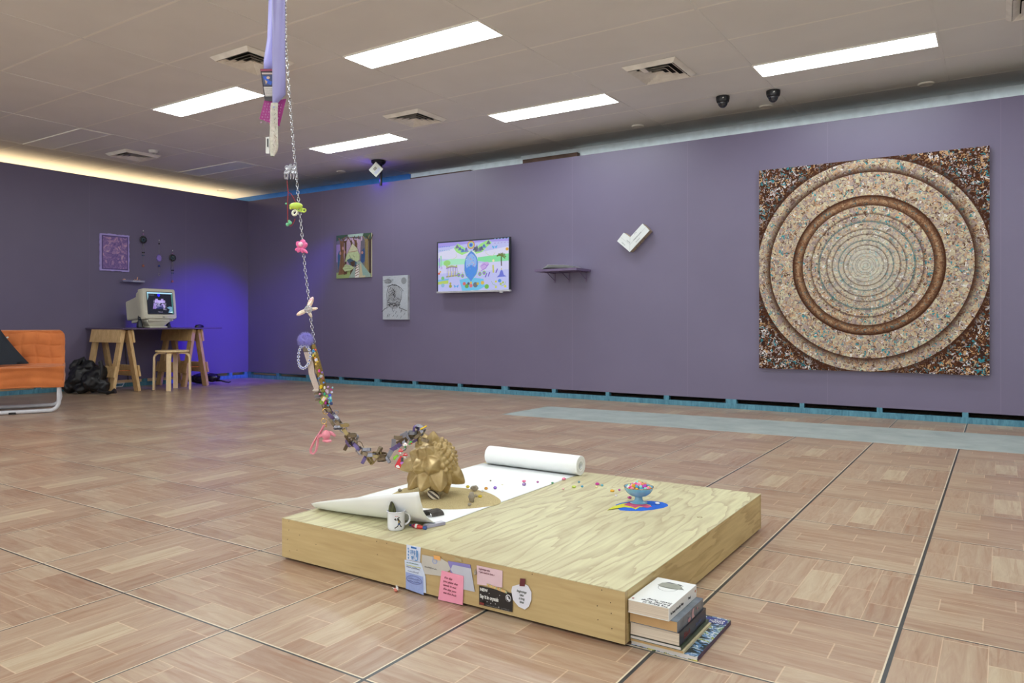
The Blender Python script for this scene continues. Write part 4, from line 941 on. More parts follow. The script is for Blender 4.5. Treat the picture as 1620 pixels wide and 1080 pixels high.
# ------------------------------------------------------------------ large ring painting
def m_rings():
    n = NT('ring_painting'); x, y, z = n.sep(n.coord('Object'))
    R = n.math('SQRT', n.math('ADD', n.math('MULTIPLY', x, x), n.math('MULTIPLY', z, z)))
    co_ = n.coord('Object')
    _, wv = n.noise(co_, 26, 2, 0.5, 0.8)
    add = n.n('ShaderNodeVectorMath', operation='MULTIPLY_ADD'); n.lk(wv, add.inputs[0]); add.inputs[1].default_value = (0.10, 0.10, 0.10); n.lk(co_, add.inputs[2])
    vo = n.n('ShaderNodeTexVoronoi'); vo.inputs['Scale'].default_value = 66; n.lk(add.outputs[0], vo.inputs['Vector'])
    rs = n.sep(vo.outputs['Color'])[0]
    pale = n.ramp(rs, [(0.0, lin((196, 180, 150))), (0.24, lin((172, 152, 146))), (0.42, lin((206, 166, 126))), (0.54, lin((150, 132, 126))), (0.66, lin((214, 206, 168))), (0.78, lin((104, 78, 60))), (0.86, lin((158, 122, 92))), (0.92, lin((66, 150, 156))), (0.965, lin((236, 232, 222)))], 'CONSTANT')
    darkc = n.ramp(rs, [(0.0, lin((72, 38, 20))), (0.36, lin((104, 62, 36))), (0.52, lin((206, 164, 116))), (0.62, lin((168, 150, 146))), (0.72, lin((54, 34, 26))), (0.85, lin((52, 140, 150))), (0.92, lin((224, 222, 218)))], 'CONSTANT')
    mid = n.ramp(rs, [(0.0, lin((168, 128, 92))), (0.4, lin((132, 90, 60))), (0.7, lin((190, 156, 118))), (0.92, lin((96, 120, 116)))], 'CONSTANT')
    lines = [0.016, 0.035, 0.059, 0.072, 0.095, 0.127, 0.160, 0.198, 0.246, 0.288, 0.347, 0.409]
    # zones by radius
    outer = n.math('GREATER_THAN', R, 0.850)
    c = n.mix(outer, pale, darkc)
    band = n.math('MULTIPLY', n.math('GREATER_THAN', R, 0.479), n.math('LESS_THAN', R, 0.558))
    c = n.mix(n.math('MULTIPLY', band, 0.95), c, mid)
    # soft dark rims painted just outside each circle
    prof = [(0.0, 0.0)]
    for l in lines:
        wd = 0.008 if l < 0.1 else 0.015 if l < 0.3 else 0.022
        st = 0.6 if l < 0.15 else 0.9
        prof += [(l - 0.002, 0.0), (l, st), (l + wd, 0.0)]
    prof += [(0.4775, 0.0), (0.480, 1.0), (0.498, 0.6), (0.518, 0.0), (0.536, 0.6), (0.552, 1.0), (0.5600, 1.0), (0.563, 0.0)]
    prof += [(0.7425, 0.0), (0.745, 1.0), (0.760, 0.85), (0.79, 0.3), (0.81, 0.0), (0.8495, 0.0), (0.851, 1.0), (0.870, 0.8), (0.93, 0.0)]
    # evaluate in two ramps (32 stops each)
    def evalramp(pts, a, b):
        pts = [(p, v) for p, v in pts if a - 1e-6 <= p <= b + 1e-6]
        return n.ramp(n.math('DIVIDE', n.math('SUBTRACT', R, a), b - a), [((p - a) / (b - a), (v, v, v)) for p, v in pts][:32])
    p1 = [q for q in prof if q[0] <= 0.262]; p2 = [q for q in prof if q[0] > 0.262]
    d1 = evalramp(p1 + [(0.27, 0.0)], 0.0, 0.27); d2 = evalramp([(0.27, 0.0)] + p2 + [(0.99, 0.0)], 0.27, 0.99)
    dk = n.mix(n.math('GREATER_THAN', R, 0.27), d1, d2)
    brown = lin((70, 36, 16))
    teal = n.math('MAXIMUM', n.math('MULTIPLY', n.math('GREATER_THAN', R, 0.196), n.math('LESS_THAN', R, 0.207)), n.math('MULTIPLY', n.math('GREATER_THAN', R, 0.345), n.math('LESS_THAN', R, 0.357)))
    c = n.mix(dk, c, n.mix(teal, brown, lin((30, 96, 100))))
    cen = n.ramp(R, [(0.0, (0.7, 0.7, 0.7)), (0.2, (0.3, 0.3, 0.3)), (0.4, (0, 0, 0))])
    c = n.mix(n.math('MULTIPLY', cen, n.math('SUBTRACT', 1.0, dk)), c, lin((214, 218, 200)))
    c = n.mix(1.0, c, (0.86, 0.85, 0.90, 1), 'MULTIPLY')
    n.set(color=c, rough=0.65, spec=0.15); n.bump(rs, 0.2, 0.002); return n.m
t = thing('ring_painting', 'large square painting of concentric brown, cream and teal rings on the purple wall', 'painting', (-0.907, WY, 0.369))
mb = MB(); mb.box(-1.745, -0.069, 6.558, 6.561, 0.369, 2.073)
mb.v = [v - V((-0.907, 6.56, 1.221)) for v in mb.v]
o = mb.build('painted_surface', m_rings(), loc=(0, 0, 0)); o.parent = t; o.location = V((-0.907, 6.56, 1.221)) - V(t.location)
MB().box(-1.744, -0.070, 6.5612, WY - 0.001, 0.370, 2.072).build('stretcher_edge', mat('canvas_edge', (120, 92, 74), 0.7, var=0.5, scale=60), t)

# ------------------------------------------------------------------ small canvases on the back wall
t = thing('forest_canvas', 'small canvas of a pale green hooded figure with a striped tie among brown trees', 'painting', (-6.63, WY, 1.307))
MB().box(-6.925, -6.335, 6.582, WY - 0.001, 1.307, 1.840).build('stretcher_edge', mat('canvas_cream', (196, 190, 160), 0.7), t)
pi = Pic((-6.925, 6.5818, 1.307), EX, EZ, 0.0002); W_, H_ = 0.59, 0.533
pi.rect(0, 0, W_, H_, (110, 104, 120)); pi.poly([(0, 0), (W_, 0), (W_, 0.06), (0.2, 0.09), (0, 0.07)], (150, 170, 110)); pi.rect(0, 0.2, 0.10, 0.42, (150, 130, 172)); pi.poly([(0.10, 0.12), (0.40, 0.12), (0.42, 0.46), (0.2, 0.5), (0.1, 0.45)], (186, 160, 190))
pi.poly([(0.0, 0.46), (0.2, 0.52), (0.45, 0.50), (W_, 0.44), (W_, H_), (0, H_)], (62, 92, 74)); pi.poly([(0.2, 0.50), (0.45, 0.50), (0.46, 0.533), (0.2, 0.533)], (170, 196, 190)); pi.poly([(0.03, 0.1), (0.08, 0.28), (0.05, 0.35), (0.02, 0.28)], (60, 100, 140)); pi.poly([(0.42, 0.16), (0.50, 0.20), (0.48, 0.36), (0.43, 0.32)], (50, 80, 130))
for x, w0, w1, c in ((0.10, 0.045, 0.028, (130, 96, 70)), (0.16, 0.02, 0.014, (100, 74, 56)), (0.34, 0.02, 0.02, (120, 90, 66)), (0.52, 0.035, 0.024, (150, 132, 90)), (0.575, 0.015, 0.015, (74, 58, 44)), (0.27, 0.018, 0.012, (104, 80, 60))):
    pi.poly([(x - w0 * 1.5, 0.04), (x - w0, 0.12), (x - w1, 0.3), (x - w1 * 1.3, 0.46), (x + w1 * 1.3, 0.46), (x + w1, 0.3), (x + w0, 0.12), (x + w0 * 1.4, 0.05)], c)
    pi.line([(x - w1 * 0.6, 0.06), (x - w1 * 0.4, 0.25), (x - w1 * 0.7, 0.45)], 0.004, (64, 44, 36)); pi.line([(x + w1 * 0.9, 0.08), (x + w1 * 0.8, 0.25), (x + w1 * 1.0, 0.45)], 0.003, (50, 36, 30)); pi.line([(x, 0.42), (x - 0.06, 0.50)], 0.014, c); pi.line([(x, 0.42), (x + 0.05, 0.51)], 0.012, c)
for x, y in ((0.075, 0.31), (0.12, 0.37), (0.15, 0.32), (0.45, 0.30)): pi.ell(x, y, 0.016, 0.020, (190, 140, 130), 12)
for x, y in ((0.23, 0.44), (0.29, 0.46), (0.37, 0.45), (0.44, 0.47)): pi.ell(x, y, 0.013, 0.030, (196, 170, 196), 12)
pi.poly([(0.22, 0.0), (0.30, 0.10), (0.36, 0.19), (0.42, 0.20), (0.59, 0.03), (0.59, 0)], (150, 168, 160)); pi.poly([(0.40, 0.0), (0.41, 0.16), (0.44, 0.18), (0.50, 0.02), (0.50, 0)], (196, 184, 150)); pi.poly([(0.46, 0.02), (0.43, 0.18), (0.57, 0.03)], (142, 172, 166))
pi.poly([(0.33, 0.0), (0.335, 0.06), (0.36, 0.16), (0.39, 0.16), (0.40, 0.03), (0.39, 0)], (226, 222, 216))
for y in (0.02, 0.05, 0.08, 0.11, 0.135): pi.line([(0.335, y), (0.395, y + 0.022)], 0.008, (120, 50, 56))
pi.poly([(0.16, 0.20), (0.19, 0.29), (0.24, 0.33), (0.37, 0.33), (0.41, 0.28), (0.41, 0.22), (0.36, 0.19), (0.28, 0.17), (0.22, 0.21)], (188, 202, 158)); pi.poly([(0.20, 0.31), (0.29, 0.42), (0.38, 0.35), (0.37, 0.32), (0.28, 0.315)], (206, 204, 172)); pi.line([(0.21, 0.315), (0.29, 0.318), (0.37, 0.325)], 0.006, (170, 120, 110))
pi.poly([(0.19, 0.22), (0.25, 0.24), (0.36, 0.19), (0.35, 0.14), (0.26, 0.14)], (70, 96, 120)); pi.poly([(0.25, 0.19), (0.33, 0.21), (0.33, 0.15), (0.28, 0.13)], (80, 58, 44)); pi.poly([(0.12, 0.12), (0.17, 0.17), (0.27, 0.15), (0.32, 0.12), (0.26, 0.09), (0.16, 0.08)], (182, 196, 150))
pi.line([(0.14, 0.14), (0.20, 0.15), (0.25, 0.13)], 0.003, (90, 96, 70)); pi.line([(0.15, 0.11), (0.22, 0.12), (0.28, 0.11)], 0.003, (90, 96, 70)); pi.line([(0.24, 0.28), (0.26, 0.24), (0.30, 0.23)], 0.004, (70, 76, 60)); pi.line([(0.30, 0.27), (0.33, 0.25)], 0.004, (70, 76, 60))
pi.line([(0.16, 0.20), (0.19, 0.29), (0.29, 0.42), (0.38, 0.35), (0.41, 0.28), (0.41, 0.22)], 0.003, (60, 66, 56))
pi.build('painted_picture', attr_mat('canvas_paint', rough=0.6), t)
t = thing('sketch_canvas', 'narrow grey canvas with a black line drawing of a bearded head, left of the screen', 'painting', (-5.935, WY, 0.795))
MB().box(-6.131, -5.74, 6.565, WY - 0.001, 0.795, 1.309).build('stretcher_edge', mat('canvas_grey', (176, 178, 186), 0.7, var=0.2, scale=20), t)
pi = Pic((-6.131, 6.5648, 0.795), EX, EZ, 0.0002)
pi.rect(0, 0, 0.391, 0.514, (182, 188, 198)); pi.ell(0.08, 0.45, 0.06, 0.03, (150, 154, 160)); pi.ell(0.33, 0.45, 0.04, 0.04, (140, 144, 150))
pi.ell(0.18, 0.26, 0.11, 0.14, (164, 168, 176)); K_ = (40, 38, 40); rn = random.Random(3)
pi.line([(0.07, 0.14), (0.07, 0.22), (0.06, 0.30), (0.09, 0.38), (0.15, 0.41), (0.24, 0.39), (0.30, 0.32), (0.29, 0.24), (0.26, 0.18), (0.27, 0.12)], 0.005, K_)
pi.line([(0.07, 0.39), (0.12, 0.40), (0.2, 0.41), (0.28, 0.37), (0.32, 0.33)], 0.006, K_)
for i in range(46):
    a = rn.random() * 2 * PI; r = rn.random() ** 0.6; x, y = 0.175 + 0.10 * r * math.cos(a), 0.26 + 0.13 * r * math.sin(a)
    pi.line([(x, y)] + [(x + rn.uniform(-0.03, 0.03), y + rn.uniform(-0.03, 0.03)) for _ in range(3)], rn.uniform(0.0015, 0.0032), (60, 58, 60))
for i in range(26):
    x, y = 0.07 + 0.2 * rn.random(), 0.15 + 0.06 * rn.random(); pi.line([(x, y), (x + 0.02, y + rn.uniform(-0.015, 0.015)), (x + 0.03, y)], 0.0035, K_)
pi.line([(0.0, 0.09), (0.05, 0.13), (0.09, 0.14)], 0.006, K_); pi.line([(0.27, 0.14), (0.33, 0.12), (0.39, 0.10)], 0.006, K_)
for i in range(14):
    x, y = rn.uniform(0.05, 0.36), rn.uniform(0.01, 0.11); pi.line([(x, y), (x + 0.02, y + 0.03)], 0.004, (80, 80, 84))
for i in range(14):
    x, y = rn.uniform(0.02, 0.15), rn.uniform(0.43, 0.49); pi.line([(x, y), (x + 0.04, y + rn.uniform(-0.01, 0.01))], 0.003, (90, 92, 96))
pi.build('painted_picture', attr_mat('canvas_paint', rough=0.6), t)

# ------------------------------------------------------------------ wall screen
t = thing('wall_screen', 'flat black-framed screen on the purple wall showing a bright pastel lilac and green picture', 'screen', (-4.78, WY, 1.07))
SX0, SX1, SZ0, SZ1, SY = -5.262, -4.288, 1.086, 1.657, 6.505
BEZ = mat('screen_bezel', (34, 40, 48), 0.3)
for nm, b_ in (('bezel', (SX0, SX1, SZ1 - 0.014, SZ1)), ('bezel', (SX0, SX0 + 0.014, SZ0 + 0.02, SZ1 - 0.014)), ('bezel', (SX1 - 0.014, SX1, SZ0 + 0.02, SZ1 - 0.014))):
    MB().box(b_[0], b_[1], SY, SY + 0.03, b_[2], b_[3]).build(nm, BEZ, t, bevel=0.002)
MB().box(SX0 - 0.003, SX1 + 0.003, SY - 0.004, SY + 0.03, SZ0, SZ0 + 0.0205).build('silver_bar', mat('silver_plastic', (196, 196, 202), 0.25, 0.3), t, bevel=0.003)
MB().box(SX1 - 0.13, SX1 - 0.09, SY - 0.003, SY + 0.02, SZ0 - 0.012, SZ0 + 0.001).build('sensor_foot', mat('silver_plastic', (196, 196, 202), 0.25, 0.3), t, bevel=0.002)
MB().box(SX0 + 0.014, SX1 - 0.014, SY + 0.006, SY + 0.03, SZ0 + 0.02, SZ1 - 0.014).build('panel', BEZ, t)
MB().box(SX0 + 0.1, SX1 - 0.1, SY + 0.03, WY - 0.001, SZ0 + 0.08, SZ1 - 0.08).build('rear_housing', BLACK, t)
SW, SH = SX1 - SX0 - 0.028, SZ1 - SZ0 - 0.034
pi = Pic((SX0 + 0.014, SY + 0.0058, SZ0 + 0.02), EX, EZ, 0.00008)
def S(x, y): return ((x - 287) / (1285 - 287) * SW, (900 - y) / (900 - 190) * SH)   # local picture units, left edge 287..1285, bottom 900
def SP_(pts, c): pi.poly([S(*p) for p in pts], c)
def SE(x, y, rx, ry, c, n=18): pi.ell(*S(x, y), rx / 998 * SW, ry / 710 * SH, c, n)
def SL(pts, wd, c): pi.line([S(*p) for p in pts], wd / 998 * SW, c)
pi.rect(0, 0, SW, SH, (196, 200, 250))
SP_([(287, 190), (1285, 190), (1285, 230), (900, 215), (287, 260)], (172, 160, 240)); SP_([(287, 330), (520, 280), (900, 360), (1285, 300), (1285, 420), (700, 460), (287, 420)], (226, 226, 252))
SP_([(287, 470), (480, 430), (700, 440), (700, 520), (400, 540), (287, 520)], (176, 240, 206)); SP_([(860, 430), (1285, 400), (1285, 500), (1000, 510), (860, 480)], (140, 232, 170)); SP_([(287, 520), (700, 520), (1285, 500), (1285, 620), (287, 640)], (216, 216, 252))
SP_([(600, 740), (760, 710), (940, 740), (960, 850), (860, 900), (640, 900)], (120, 200, 240)); SP_([(287, 760), (440, 730), (440, 790), (287, 800)], (190, 214, 110)); SP_([(287, 730), (450, 715), (440, 740), (287, 755)], (130, 190, 240)); SE(420, 490, 52, 42, (160, 220, 130))
SP_([(520, 280), (575, 215), (640, 260), (700, 300), (750, 340), (640, 385), (560, 340)], (168, 236, 140)); SP_([(800, 330), (900, 240), (1010, 190), (1055, 235), (990, 290), (920, 360), (840, 380)], (168, 236, 140))
for (x, y, h, c) in ((570, 285, 60, (150, 150, 170)), (610, 315, 55, (130, 150, 210)), (650, 345, 60, (120, 170, 230)), (700, 345, 80, (150, 170, 230)), (850, 350, 100, (130, 130, 140)), (890, 350, 80, (150, 160, 180)), (950, 300, 60, (120, 160, 230)), (1012, 255, 60, (130, 140, 140)), (825, 330, 60, (110, 110, 120)), (915, 330, 60, (110, 120, 130))):
    SP_([(x - 34, y), (x - 12, y - h * 0.7), (x, y - h), (x + 12, y - h * 0.7), (x + 34, y)], c)
    for k_ in (-20, -8, 6, 18): SL([(x + k_, y), (x + k_ * 0.4, y - h * 0.7)], 4, (70, 80, 130))
for r, c in ((52, (196, 120, 90)), (44, (226, 200, 110)), (34, (150, 210, 190)), (26, (110, 150, 230)), (14, (60, 90, 200))): SE(770, 248, r, r * 1.12, c, 24)
loz = [(772, 335), (810, 370), (848, 430), (864, 500), (862, 600), (840, 670), (800, 720), (770, 770), (742, 730), (700, 680), (680, 610), (682, 500), (702, 420), (740, 370)]
SP_([(770 + (x - 770) * 1.06, 550 + (y - 550) * 1.03) for x, y in loz], (120, 200, 150)); SP_([(x, y) for x, y in loz], (96, 140, 236)); SP_([(770 + (x - 770) * 0.82, 500 + (y - 550) * 0.62) for x, y in loz], (150, 190, 246)); SP_([(770 + (x - 770) * 0.8, 630 + (y - 550) * 0.45) for x, y in loz], (84, 150, 236))
for i in range(34): SE(770 + rn.uniform(-70, 70), 560 + rn.uniform(-170, 140), 5, 6, [(200, 220, 250), (80, 110, 220), (220, 130, 150), (180, 160, 230), (230, 190, 110)][i % 5], 8)
def bfly(x, y, s, c): SP_([(x, y), (x - 38 * s, y - 24 * s), (x - 30 * s, y + 4 * s), (x - 20 * s, y + 24 * s)], c); SP_([(x, y), (x + 38 * s, y - 24 * s), (x + 30 * s, y + 4 * s), (x + 20 * s, y + 24 * s)], c)
bfly(1100, 300, 1, (100, 180, 240)); bfly(560, 832, 1, (100, 170, 236))
SL([(1192, 570), (1190, 500), (1190, 440)], 14, (86, 76, 60))
for a in (-2.8, -2.3, -1.7, -1.2, -0.6, 0.1, 3.3, 0.6): SL([(1190, 430), (1190 + 34 * math.cos(a), 425 + 34 * math.sin(a)), (1190 + 62 * math.cos(a), 440 + 50 * math.sin(a))], 13, (110, 126, 60))
for x in range(430, 580, 24): SL([(x, 560), (x, 680)], 6, (140, 130, 170))
SP_([(415, 560), (415, 515), (440, 540), (495, 525), (550, 540), (575, 520), (578, 560)], (176, 196, 120)); SL([(415, 690), (578, 676)], 18, (160, 160, 140)); SL([(415, 570), (495, 548), (575, 566)], 8, (150, 90, 190)); 
for x in (450, 495, 540): SL([(x, 690), (x + 5, 610)], 10, (210, 200, 110))
for x, y in ((598, 672), (654, 684), (898, 668), (958, 656)): SE(x, y, 24, 30, (140, 200, 110)); SE(x, y, 14, 18, (160, 110, 220)); SL([(x, y - 30), (x, y - 60)], 6, (220, 210, 90))
SP_([(900, 560), (940, 510), (1010, 500), (1025, 540), (980, 600), (930, 620)], (206, 176, 236)); SL([(910, 630), (980, 590), (1020, 530)], 6, (150, 100, 220)); SL([(920, 560), (960, 530), (1000, 560)], 5, (150, 100, 220))
SL([(1085, 660), (1083, 600), (1080, 550)], 20, (200, 206, 110)); SE(1085, 490, 14, 18, (250, 240, 190)); SP_([(1130, 726), (1165, 690), (1180, 640), (1195, 622), (1210, 640), (1225, 695), (1262, 718)], (110, 120, 220)); SL([(1195, 625), (1195, 600)], 10, (210, 200, 90))
for x, y in ((985, 700), (1025, 690), (1130, 645)): SL([(x + 10, y - 40), (x, y - 10), (x - 12, y + 20)], 12, (116, 84, 200))
for x, y, r, c in ((680, 800, 22, (220, 110, 110)), (716, 835, 28, (110, 170, 80)), (775, 830, 24, (220, 120, 130)), (838, 820, 34, (110, 120, 130)), (870, 805, 18, (200, 180, 80)), (740, 800, 18, (90, 100, 120)), (936, 795, 24, (230, 190, 80)), (995, 850, 30, (120, 190, 80)), (775, 790, 16, (230, 190, 90)), (1170, 775, 22, (90, 150, 230)), (1120, 785, 14, (210, 210, 70)), (1215, 800, 14, (180, 200, 90)), (1185, 820, 16, (180, 200, 90)), (480, 830, 22, (170, 170, 70)), (480, 790, 15, (180, 170, 90)), (312, 640, 16, (220, 110, 90)), (330, 615, 12, (230, 180, 80)), (1270, 340, 20, (230, 170, 60)), (1245, 855, 16, (220, 220, 70)), (1120, 862, 14, (210, 216, 90)), (368, 710, 24, (130, 200, 130)), (368, 815, 26, (150, 190, 220))): SE(x, y, r, r * 1.1, c)
SL([(1060, 780), (1080, 820), (1130, 845)], 5, (150, 190, 110)); SL([(1250, 790), (1240, 830), (1190, 850)], 5, (150, 190, 110)); SL([(340, 380), (345, 460), (340, 540)], 22, (160, 220, 190)); SL([(322, 410), (318, 560)], 10, (150, 120, 230)); SL([(350, 540), (350, 575)], 24, (200, 180, 240))
SL([(560, 360), (575, 400), (540, 430), (500, 440)], 7, (214, 222, 190)); SL([(985, 330), (985, 380), (1030, 415), (1080, 420), (1110, 380)], 7, (214, 222, 196))
for x in range(320, 460, 34): SL([(x, 250), (x + 18, 249)], 10, (120, 150, 230)); SL([(x, 304), (x + 16, 303)], 8, (130, 190, 220))
for x in range(1100, 1280, 44): SL([(x, 190), (x + 20, 188)], 10, (130, 170, 220)); SL([(x, 250), (x + 20, 247)], 8, (170, 150, 220))
pi.build('picture', attr_mat('screen_picture', emit=SCREEN_E, rough=0.25), t)

# ------------------------------------------------------------------ purple shelf with papers
SHP = mat('purple_shelf_paint', (104, 88, 122), 0.4)
t = thing('wall_shelf', 'purple painted shelf on three brackets on the back wall, right of the screen', 'shelf', (-3.62, WY, 1.25))
MB().box(-3.86, -3.39, 6.30, WY - 0.001, 1.262, 1.286).build('board', SHP, t, bevel=0.001)
for x in (-3.80, -3.635, -3.44):
    MB().box(x - 0.008, x + 0.008, 6.594, 6.598, 1.165, 1.261).box(x - 0.008, x + 0.008, 6.38, 6.594, 1.257, 1.2615).tube([(x, 6.592, 1.19), (x, 6.45, 1.256)], 0.004, 6).build('bracket', SHP, t)
t = thing('open_booklet', 'white paper booklet lying on the purple wall shelf', 'booklet', (-3.6, 6.42, 1.2862))
mb = MB()
for i in range(5):
    z = 1.2885 + 0.006 * i; dx = 0.012 * i
    prf = [(-3.80 + dx, 6.46, z + 0.001), (-3.78 + dx, 6.46, z + 0.010 + 0.001 * i), (-3.74, 6.46, z + 0.016), (-3.65, 6.46, z + 0.012), (-3.55, 6.46, z + 0.008), (-3.47 - 0.01 * i, 6.46, z + 0.002)]
    mb.band(prf, (0, 0.12, 0), 0.0012)
mb.build('pages', PAPER, t, smooth=50)
MB().box(-3.80, -3.46, 6.345, 6.58, 1.2862, 1.2876).build('cover', mat('dark_green_card', (50, 66, 54), 0.5), t)

# ------------------------------------------------------------------ angled carton on the wall
t = thing('angled_carton', 'white printed L-shaped cardboard form mounted diagonally on the wall above the shelf', 'cardboard form', (-2.93, WY, 1.43))
A_, B_, C_, D_, E_, F__ = [V((p[0], 0, p[1])) for p in ((-3.069, 1.539), (-3.001, 1.616), (-2.933, 1.570), (-2.809, 1.688), (-2.738, 1.620), (-2.938, 1.429))]
YF = 6.52
WC = mat('white_card', (222, 226, 226), 0.5, var=0.02); BC2 = mat('brown_card', (170, 152, 130), 0.7)
M1 = (C_ + F__) / 2
def pr2(poly, nm, m, y0, y1): MB().prism([(p.x, p.z) for p in poly], (0, y0, 0), EX, EZ, (0, y1 - y0, 0)).build(nm, m, t)
pr2([A_, B_, C_, F__], 'short_arm', WC, YF, YF + 0.006); pr2([C_, D_, E_, F__], 'long_arm', WC, YF, YF + 0.006)
def sh(poly, f):
    c_ = sum(poly, V((0, 0, 0))) / len(poly); return [c_ + (p - c_) * f for p in poly]
pr2(sh([A_, B_, C_, F__], 0.985), 'carton_side', BC2, YF + 0.0062, WY - 0.001); pr2(sh([C_, D_, E_, F__], 0.985), 'carton_side', BC2, YF + 0.0062, WY - 0.001)
pi = Pic((0, YF - 0.0003, 0), EX, EZ, 0.0002)
def XZ(p): return (p.x, p.z)
pi.line([XZ(C_), XZ(F__)], 0.0018, (150, 156, 160)); m_ = (C_ + F__) / 2
pi.line([XZ((A_ + B_) / 2), XZ(m_)], 0.0016, (170, 174, 178)); pi.line([XZ((D_ + E_) / 2), XZ(m_)], 0.0016, (170, 174, 178))
pi.build('fold_line', AM, t)
du_ = (D_ - C_).normalized(); dn_ = (F__ - A_).normalized()
INKC = mat('dark_ink', (60, 66, 72), 0.5)
text('TALES OF CURVE', 0.013, F__ + du_ * 0.10 + V((-0.037, 0, 0.037)) * 0.9 + V((0, YF - 0.0008, 0)), du_, V((-du_.z, 0, du_.x)), INKC, t, 'printed_words', xs=1.1)
text('FOLDING', 0.012, F__ + du_ * 0.10 + V((-0.008, 0, 0.016)) + V((0, YF - 0.0008, 0)), du_, V((-du_.z, 0, du_.x)), INKC, t, 'printed_words', xs=1.1)
text('CARTON', 0.011, A_ + dn_ * 0.045 + V((0.012, 0, 0.012)) + V((0, YF - 0.0008, 0)), dn_, V((-dn_.z, 0, dn_.x)), INKC, t, 'printed_words')
text('PLASTIC', 0.011, A_ + dn_ * 0.07 + V((0.045, 0, 0.045)) + V((0, YF - 0.0008, 0)), dn_, V((-dn_.z, 0, dn_.x)), INKC, t, 'printed_words')
text('..  ...', 0.016, C_ + du_ * 0.05 + V((0.008, YF - 0.0008, -0.010)), du_, V((-du_.z, 0, du_.x)), INKC, t, 'printed_words', bold=0.001)
for s in (0.25, 0.45, 0.65):
    p = F__ + (E_ - F__) * s + V((0, 6.56, 0)); d = V((0.7, 0, -0.7))
    MB().tube([p - d * 0.004, p + d * 0.012], 0.004, 8).build('push_pin', CHROME, t, smooth=True)

# ------------------------------------------------------------------ left wall: pink painting, hangings, small ledge
EY = V((0, 1, 0))
t = thing('pink_painting', 'small pink and lilac abstract painting with a pale ragged border on the left wall', 'painting', (WX, 4.74, 1.355))
rn = random.Random(5)
edge = [(4.572 + 0.341 * s, 1.357 + rn.uniform(-0.004, 0.004)) for s in [i / 14 for i in range(15)]] + [(4.915 + rn.uniform(-0.004, 0.004), 1.357 + 0.43 * s) for s in [i / 16 for i in range(1, 17)]]
edge += [(4.915 - 0.341 * s, 1.787 + rn.uniform(-0.004, 0.004)) for s in [i / 14 for i in range(1, 15)]] + [(4.572 + rn.uniform(-0.004, 0.004), 1.787 - 0.43 * s) for s in [i / 16 for i in range(1, 16)]]
MB().prism(edge, (WX + 0.001, 0, 0), EY, EZ, (0.02, 0, 0)).build('ragged_border', mat('lilac_border', (178, 164, 226), 0.5), t)
MB().box(WX + 0.0212, WX + 0.023, 4.590, 4.898, 1.376, 1.768).build('inner_frame', mat('violet_frame', (88, 68, 128), 0.5), t)
n = NT('pink_abstract'); _, wv = n.noise(n.coord(), 9, 3, 0.6, 1.0); f, _ = n.noise(wv, 3.2, 4, 0.6, 0.4)
n.set(color=n.ramp(f, [(0.30, lin((110, 86, 150))), (0.42, lin((150, 120, 178))), (0.5, lin((206, 160, 186))), (0.58, lin((190, 172, 196))), (0.66, lin((222, 146, 150))), (0.75, lin((236, 170, 140)))]), rough=0.5)
MB().box(WX + 0.0232, WX + 0.024, 4.602, 4.886, 1.388, 1.756).build('painted_picture', n.m, t)
BEAD = mat('black_glass', (26, 28, 34), 0.12, spec=0.8); SIL = mat('silver_wire', (150, 146, 140), 0.3, 0.8)
